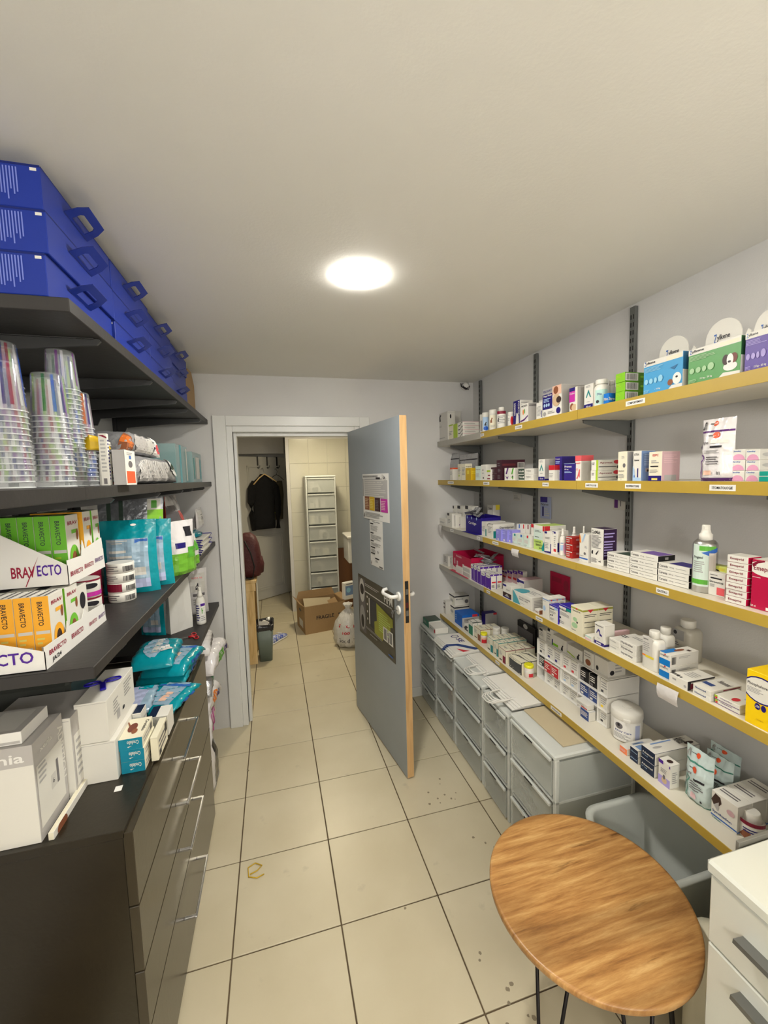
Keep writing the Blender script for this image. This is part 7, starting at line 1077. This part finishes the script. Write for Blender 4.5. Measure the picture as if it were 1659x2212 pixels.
# ================================================================ room beyond the door
# pine stand
e=empty('pine_stand',(-.36,4.12,0)); tag(e,'raw pine plank stand just inside the far room','stand')
def wp(x0,y0,z0,x1,y1,z1,n,k='pine'): m=MB(); m.cbox(x0+.36,y0-4.12,z0,x1+.36,y1-4.12,z1,k,.002); return m.build(n,e)
wp(-.36,3.93,0,-.238,3.955,.775,'front_board'); wp(-.40,3.925,.776,-.215,4.30,.80,'top_board'); wp(-.40,3.925,.80,-.34,4.0,.803,'top_strip') if 0 else None
wp(-.36,3.925,.70,-.225,3.929,.775,'apron'); wp(-.27,4.26,0,-.235,4.295,.775,'rear_post'); wp(-.40,3.96,.1,-.37,4.25,.7,'side_board')
e=empty('hanging_cloth',(-.225,4.16,.30)); tag(e,'pale rumpled cloth hanging inside the pine stand','cloth')
m=MB(); N=10; pts=[((.006*math.sin(i*1.7)),-.09+i*.018,j*.09) for j in range(6) for i in range(N+1)]; m.idx(pts,[(j*(N+1)+i,j*(N+1)+i+1,(j+1)*(N+1)+i+1,(j+1)*(N+1)+i) for j in range(5) for i in range(N)],'paperw',True); m.build('cloth_sheet',e)
# backpack
e=empty('backpack',(-.285,4.12,.801)); tag(e,'dark maroon backpack sitting on the pine stand','backpack')
m=MB(); m.lathe([(.05,0),(.115,.02),(.125,.08),(.122,.2),(.108,.30),(.08,.38),(.035,.42)],'maroonc',24,sq=(.95,1.1)); m.build('bag_body',e)
m=MB(); m.lathe([(.03,.02),(.085,.04),(.095,.12),(.08,.19),(.03,.21)],'maroonc',20,.05,-.03,sq=None); m.build('front_pocket',e)
m=MB(); m.tube([(-.02,-.12,.36),(.03,-.14,.25),(.06,-.15,.12),(.04,-.15,.02)],.006,'scrub',6); m.build('strap',e)
m=MB(); m.tube([(-.06,0,0),(-.03,.01,.006),(.0,-.005,.002),(.03,.01,.005)],.008,'scrub',8); o=m.build('strap_end',None,(-.27,3.96,.81)); tag(o,'black strap end lying at the front of the pine stand','strap')
# bin
e=empty('waste_bin',(-.165,4.05,0)); tag(e,'grey-green waste bin with a dark liner beside the pine stand','bin')
m=MB(); m.loft([rrect(.058,.085,.02,.0),rrect(.078,.11,.025,.335),rrect(.074,.106,.023,.335),rrect(.055,.082,.018,.01)],'bin_green'); m.build('bin_shell',e)
m=MB(); rg=[]
for k,(s,z) in enumerate([(.98,.30),(1.05,.315),(1.06,.35),(.9,.362),(.8,.32)]): rg.append([(x*s*(1+.03*math.sin(i*2.3+k)),y*s,z+.008*math.sin(i*1.9+k)) for i,(x,y,_) in enumerate(rrect(.078,.11,.025,0))])
m.loft(rg,'fblk',False,True); m.build('bin_liner',e)
m=MB()
for k in range(5): T=Matrix.Translation((rb.uniform(-.04,.04),rb.uniform(-.06,.06),.33+.008*k))@Euler((rb.uniform(-.4,.4),rb.uniform(-.4,.4),rb.uniform(0,3))).to_matrix().to_4x4(); m.cbox(-.03,-.045,0,.03,.045,.003,['gy2','pale','brown','white','gy'][k],.0005,T=T)
o=m.build('waste_paper',e); o['kind']='stuff'
# sneaker
e=empty('sneaker',(-.055,4.46,0),-.62); tag(e,'blue and white patterned sneaker on the tiles beside the bin','shoe')
sec=[(-.13,.026,.030,.05),(-.11,.034,.036,.075),(-.07,.036,.036,.085),(-.02,.036,.034,.075),(.03,.042,.032,.06),(.08,.047,.028,.048),(.12,.040,.022,.038),(.14,.02,.012,.026)]
m=MB(); m.loft([[(w*math.cos(t),y,.018+max(0,math.sin(t))*(h-.018)) if math.sin(t)>=0 else (w*math.cos(t),y,.018) for t in [2*PI*i/16 for i in range(16)]] for y,w,_,h in sec],'sneak',True,True); m.build('upper',e,recalc=True)
m=MB(); m.loft([[(w*1.1*math.cos(t),y*1.04,.010+.011*(1 if math.sin(t)>0 else -1)*abs(math.sin(t))**.4) for t in [2*PI*i/16 for i in range(16)]] for y,w,_,h in sec],'plasticw'); m.build('sole',e,recalc=True)
m=MB()
for k in range(4): m.tube([(-.02,.0+k*.018,.078-.007*k),(0,.006+k*.018,.085-.007*k),(.02,.0+k*.018,.078-.007*k)],.003,'white2',6)
m.build('laces',e)
# fragile carton
ba=math.atan2(4.598-4.51,.692-.239)
e=empty('moving_box',(.242,4.515,0),ba); tag(e,'open kraft cardboard box printed FRAGILE on the far room floor','carton')
W2,D2,H2,t2=.47,.36,.31,.005
m=MB(); m.box(0,0,0,W2,D2,t2,'kraftb'); m.box(0,0,t2,W2,t2,H2,'kraftb'); m.box(0,D2-t2,t2,W2,D2,H2,'kraftb'); m.box(0,t2,t2,t2,D2-t2,H2,'kraftb'); m.box(W2-t2,t2,t2,W2,D2-t2,H2,'kraftb'); m.build('box_body',e)
for (ax,pts) in [('flap',[(0,.002,H2),(W2,.002,H2),(W2-.02,.10,H2-.09),(.02,.10,H2-.09)]),('flap',[(.002,0,H2),(.002,D2,H2),(-.05,D2-.02,H2+.05),(-.05,.02,H2+.04)]),('flap',[(0,D2,H2),(W2,D2,H2),(W2-.03,D2+.01,H2+.08),(.03,D2+.01,H2+.08)]),('flap',[(W2,0,H2),(W2,D2,H2),(W2+.07,D2-.03,H2+.02),(W2+.07,.03,H2+.0)])]:
    m=MB(); P_=[Vector(p) for p in pts]; m.idx(P_+[p+Vector((0,0,.004)) for p in P_],[(0,1,2,3),(7,6,5,4),(0,4,5,1),(1,5,6,2),(2,6,7,3),(3,7,4,0)],'kraftb'); m.build(ax,e,recalc=True)
q=MB(); emit_prints(q,'F t .28 .48 .72 .62 dk FRAGILE|F p .82 .6 .92 .6 .88 .5 .88 .42 .86 .42 .86 .5 dk|F r .83 .38 .91 .41 dk|F r .95 .4 .96 .62 dk|F r .97 .4 .98 .62 dk|L r .3 .15 .75 .42 pale|L e .3 .7 .6 .8 dk',box_surfs(W2,D2,H2),random.Random(1)); q.build('printed_design',e)
for k,(a,b,c,rx,lab,kk) in enumerate([(.04,.10,.17,.12,'light cardboard sheet sticking out of the kraft box','kraftb'),(.33,.06,.235,-.3,'folded brown cardboard piece in the kraft box','kraftb')]):
    wd_=Matrix.Translation((.242,4.515,0))@Matrix.Rotation(ba,4,'Z')@Matrix.Translation((a,b,c))@Euler((.9,rx,.1)).to_matrix().to_4x4()
    m=MB(); m.box(0,0,0,.34 if k==0 else .1,.22 if k==0 else .1,.004,'greyboard' if k==0 else kk,T=wd_); o=m.build('cardboard_sheet'); tag(o,lab,'cardboard')
# carrier bag
e=empty('carrier_bag',(.66,4.12,0)); tag(e,'tied white supermarket carrier bag with red print half behind the grey door','bag')
m=MB(); rg=[]
for k,(r,z) in enumerate([(.06,0),(.125,.015),(.15,.08),(.145,.17),(.125,.26),(.08,.33),(.03,.37),(.025,.39),(.05,.43)]): rg.append([(r*(1+.08*math.sin(j*2.1+k)+.05*math.sin(j*3.7+k*2))*math.cos(2*PI*j/30),r*(1+.08*math.sin(j*2.1+k))*math.sin(2*PI*j/30),z+.006*math.sin(j*1.3)) for j in range(30)])
m.loft(rg,'bag_white'); m.build('bag_body',e)
q=MB(); 
def bs(u,v,o): r=.152+.004*math.sin(u*20)-max(0,v-.5)*.10; a=(u-.5)*2.6-1.85+PI*0; return (r*math.cos(a+.2),r*math.sin(a+.2),.04+v*.26)
emit_prints(q,'F T .1 .1 .0 .1 red x|F t .15 .68 .8 .85 red arche|F t .3 .45 .5 .55 red 100|F t .15 .12 .85 .28 gy3 Good Food',dict(F=(bs,1,1)),random.Random(1)); q.build('printed_design',e)
# blue-white pack
m=MB(); m.cbox(-.07,-.03,0,.07,.03,.20,'white2',.006); o=m.build('wipes_packet',None,(.76,4.66,.318),.35); tag(o,'white packet with a blue picture panel leaning over the kraft box','packet')
q=MB(); emit_prints(q,'F r .12 .25 .88 .8 sblue|F e .2 .4 .6 .7 lcyan|F l .2 .85 .8 .95 1 gy3',box_surfs(.14,.06,.2),random.Random(1)); q.build('printed_design',o,(-.07,-.03,0))
m=MB(); m.cbox(0,0,0,.45,.03,.80,'brownb',.003); o=m.build('brown_board',None,(.73,5.33,0)); tag(o,'tall brown board leaning at the tiled wall','board')
# frosted tower far
e=empty('drawer_tower',(.375,5.03,0)); tag(e,'tall frosted plastic drawer tower in front of the tiled wall','drawer unit')
W3,D3,H3,n3=.335,.33,1.735,9
m=MB()
for a in (-.03,W3-.02): m.cbox(a,0,0,a+.02,D3,H3,'frosted_frame',.004)
m.box(-.028,D3-.006,0,W3,D3-.002,H3,'frosted'); m.build('frame',e); m=MB(); m.cbox(-.034,-.004,H3,W3+.004,D3,H3+.02,'frosted_frame',.006); m.build('top',e)
for k in range(n3):
    z=.01+k*H3/n3; h2=H3/n3-.02; m=MB(); m.cbox(-.008,-.012,z,W3-.022,-.002,z+h2,'frosted2',.003); m.cbox(-.008,-.022,z+h2-.014,W3-.022,-.012,z+h2,'frosted_frame',.003); m.box(-.006,-.002,z,W3-.024,D3-.02,z+.004,'frosted'); dw=m.build('drawer',e)
    m=MB(); rr=random.Random(k)
    for q_ in range(3): a=rr.uniform(.01,.18); m.cbox(a,.03,z+.005,a+rr.uniform(.05,.1),.25,z+.005+h2*rr.uniform(.3,.7),rr.choice(['pale','gy2','cream','gy2']),.004)
    o=m.build('drawer_content',dw); o['kind']='stuff'
# bit of sink / white object
m=MB(); m.cbox(0,0,0,.30,.4,.03,'plasticw',.01); m.box(.02,.02,-1.0,.28,.38,0,'gy2') if 0 else None; m.cbox(.01,.02,-.3,.29,.38,0,'trimw',.01); o=m.build('wash_basin',None,(.79,4.78,1.0)); 
m=MB(); m.lathe([(.05,.0),(.045,.60),(.06,.70)],'trimw',20,.15,.2); m.build('pedestal',o,(0,0,-1.0)); tag(o,'edge of a white basin half hidden behind the grey door','basin')
# hooks + clothes on the panelled door
dz=Matrix.Translation((-.47,5.90,0))@Matrix.Rotation(ang,4,'Z')
def on_door(u,z,o): return dz@Vector((u,-o,z))
for i,u in enumerate((.30,.46,.63)):
    m=MB()
    for s_,(a,b) in enumerate([((u-.009,.0015),(u+.009,.004))]):
        pass
    m.box(u-.012,-.004,1.88,u+.012,-.001,2.048,'steel_grey' if i<2 else 'slot',T=dz); m.box(u-.012,-.004,2.0465,u+.012,.044,2.049,'steel_grey' if i<2 else 'slot',T=dz)
    m.tube([on_door(u,1.905,.004),on_door(u,1.885,.03),on_door(u,1.90,.05),on_door(u,1.925,.055)],.005,'steel_grey' if i<2 else 'slot',8)
    o=m.build('door_hook'); tag(o,'metal over-door hook, %s of three'%['left','middle','black right-hand one'][i],'hook','over-door hooks')
def garment(name,label,u0,k,z0,z1,w,parts_fn): pass
e=empty('sweater',on_door(.30,0,.11),ang-.25); tag(e,'black long-sleeved sweater on a wooden hanger on the panelled door','sweater')
m=MB(); N=14
secs=[(1.035,.145,.035),(1.10,.15,.045),(1.30,.15,.05),(1.50,.155,.055),(1.62,.165,.055),(1.70,.14,.05),(1.76,.07,.04),(1.80,.04,.025)]
m.loft([[(w*math.cos(t)*(1+.03*math.sin(t*3+z*9)),d*math.sin(t),z-1.035+ .0+(1.035)) for t in [2*PI*i/24 for i in range(24)]] for z,w,d in secs],'blackcloth'); m.build('torso',e)
for s in (-1,1):
    m=MB(); m.tube([(s*.12,0,1.69),(s*.175,-.01,1.60),(s*.195,-.02,1.42),(s*.19,-.02,1.25),(s*.165 if s<0 else s*.185,-.01,1.03)],[.045,.05,.045,.040,.032],'blackcloth',12); m.build('sleeve',e)
e=empty('clothes_hanger',on_door(.30,0,.11),ang-.25); tag(e,'pale wooden hanger holding the black sweater','hanger')
m=MB(); m.tube([(-.16,-.062,1.66),(-.08,-.062,1.745),(0,-.055,1.80),(.1,-.062,1.74),(.17,-.062,1.69)],.009,'pine',8); m.build('shoulder_bar',e); m=MB(); m.tube([(0,-.055,1.80),(0,-.02,1.86),(.01,.02,1.885),(.0,.05,1.87)],.003,'steel_grey',6); m.build('hook',e)
e=empty('trousers',on_door(.56,0,.05),ang); tag(e,'khaki brown trousers hanging right of the black sweater','trousers')
m=MB()
m.loft([[(w*math.cos(t)+.01*math.sin(z*14),d*math.sin(t)*(1+.25*math.sin(t*5)),z) for t in [2*PI*i/24 for i in range(24)]] for z,w,d in [(1.14,.10,.03),(1.3,.115,.035),(1.5,.12,.035),(1.65,.125,.03),(1.70,.12,.012)]],'browncloth'); m.build('trouser_legs',e)
m=MB(); m.cbox(-.10,-.045,1.24,.02,-.034,1.255,'olive',.002); m.build('side_stripe',e)
e=empty('clothes_hanger',on_door(.56,0,.05),ang); tag(e,'thin dark hanger holding the khaki trousers','hanger'); m=MB(); m.tube([(-.13,-.02,1.71),(-.05,-.02,1.77),(.0,-.02,1.79),(.05,-.02,1.77),(.13,-.02,1.71)],.004,'hairpin',6); m.tube([(0,-.02,1.79),(.02,-.02,1.84),(.0,-.01,1.875),(-.01,0,1.87)],.003,'hairpin',6); m.build('hanger_frame',e)
# bits on the floor
m=MB(); m.tube([(0,0,.003),(.03,.01,.003),(.05,.03,.003),(.02,.05,.003),(-.01,.035,.003),(-.005,-.01,.003),(.03,-.025,.003),(.06,-.015,.003)],.0022,'mustard',6); o=m.build('rubber_band',None,(-.19,1.77,.0008)); tag(o,'twisted yellowish strap scrap on the floor near the dresser','scrap')
q=MB(); rs=random.Random(12)
for (cx,cy,n,sp) in [(.66,1.05,9,.07),(.75,1.95,10,.12),(.62,.93,5,.03),(.42,1.45,1,0),(.62,1.22,2,.02),(.84,1.6,4,.08),(-.25,2.45,3,.02)]:
    for i in range(n):
        x,y=cx+rs.uniform(-sp,sp),cy+rs.uniform(-sp,sp); r=rs.uniform(.003,.0075); q.face([(x+r*math.cos(t)*rs.uniform(.7,1.3),y+r*math.sin(t)*rs.uniform(.7,1.3),.0006) for t in [2*PI*k/10 for k in range(10)]],'scuff')
o=q.build('floor_smudge',floor); o['kind']='stuff'
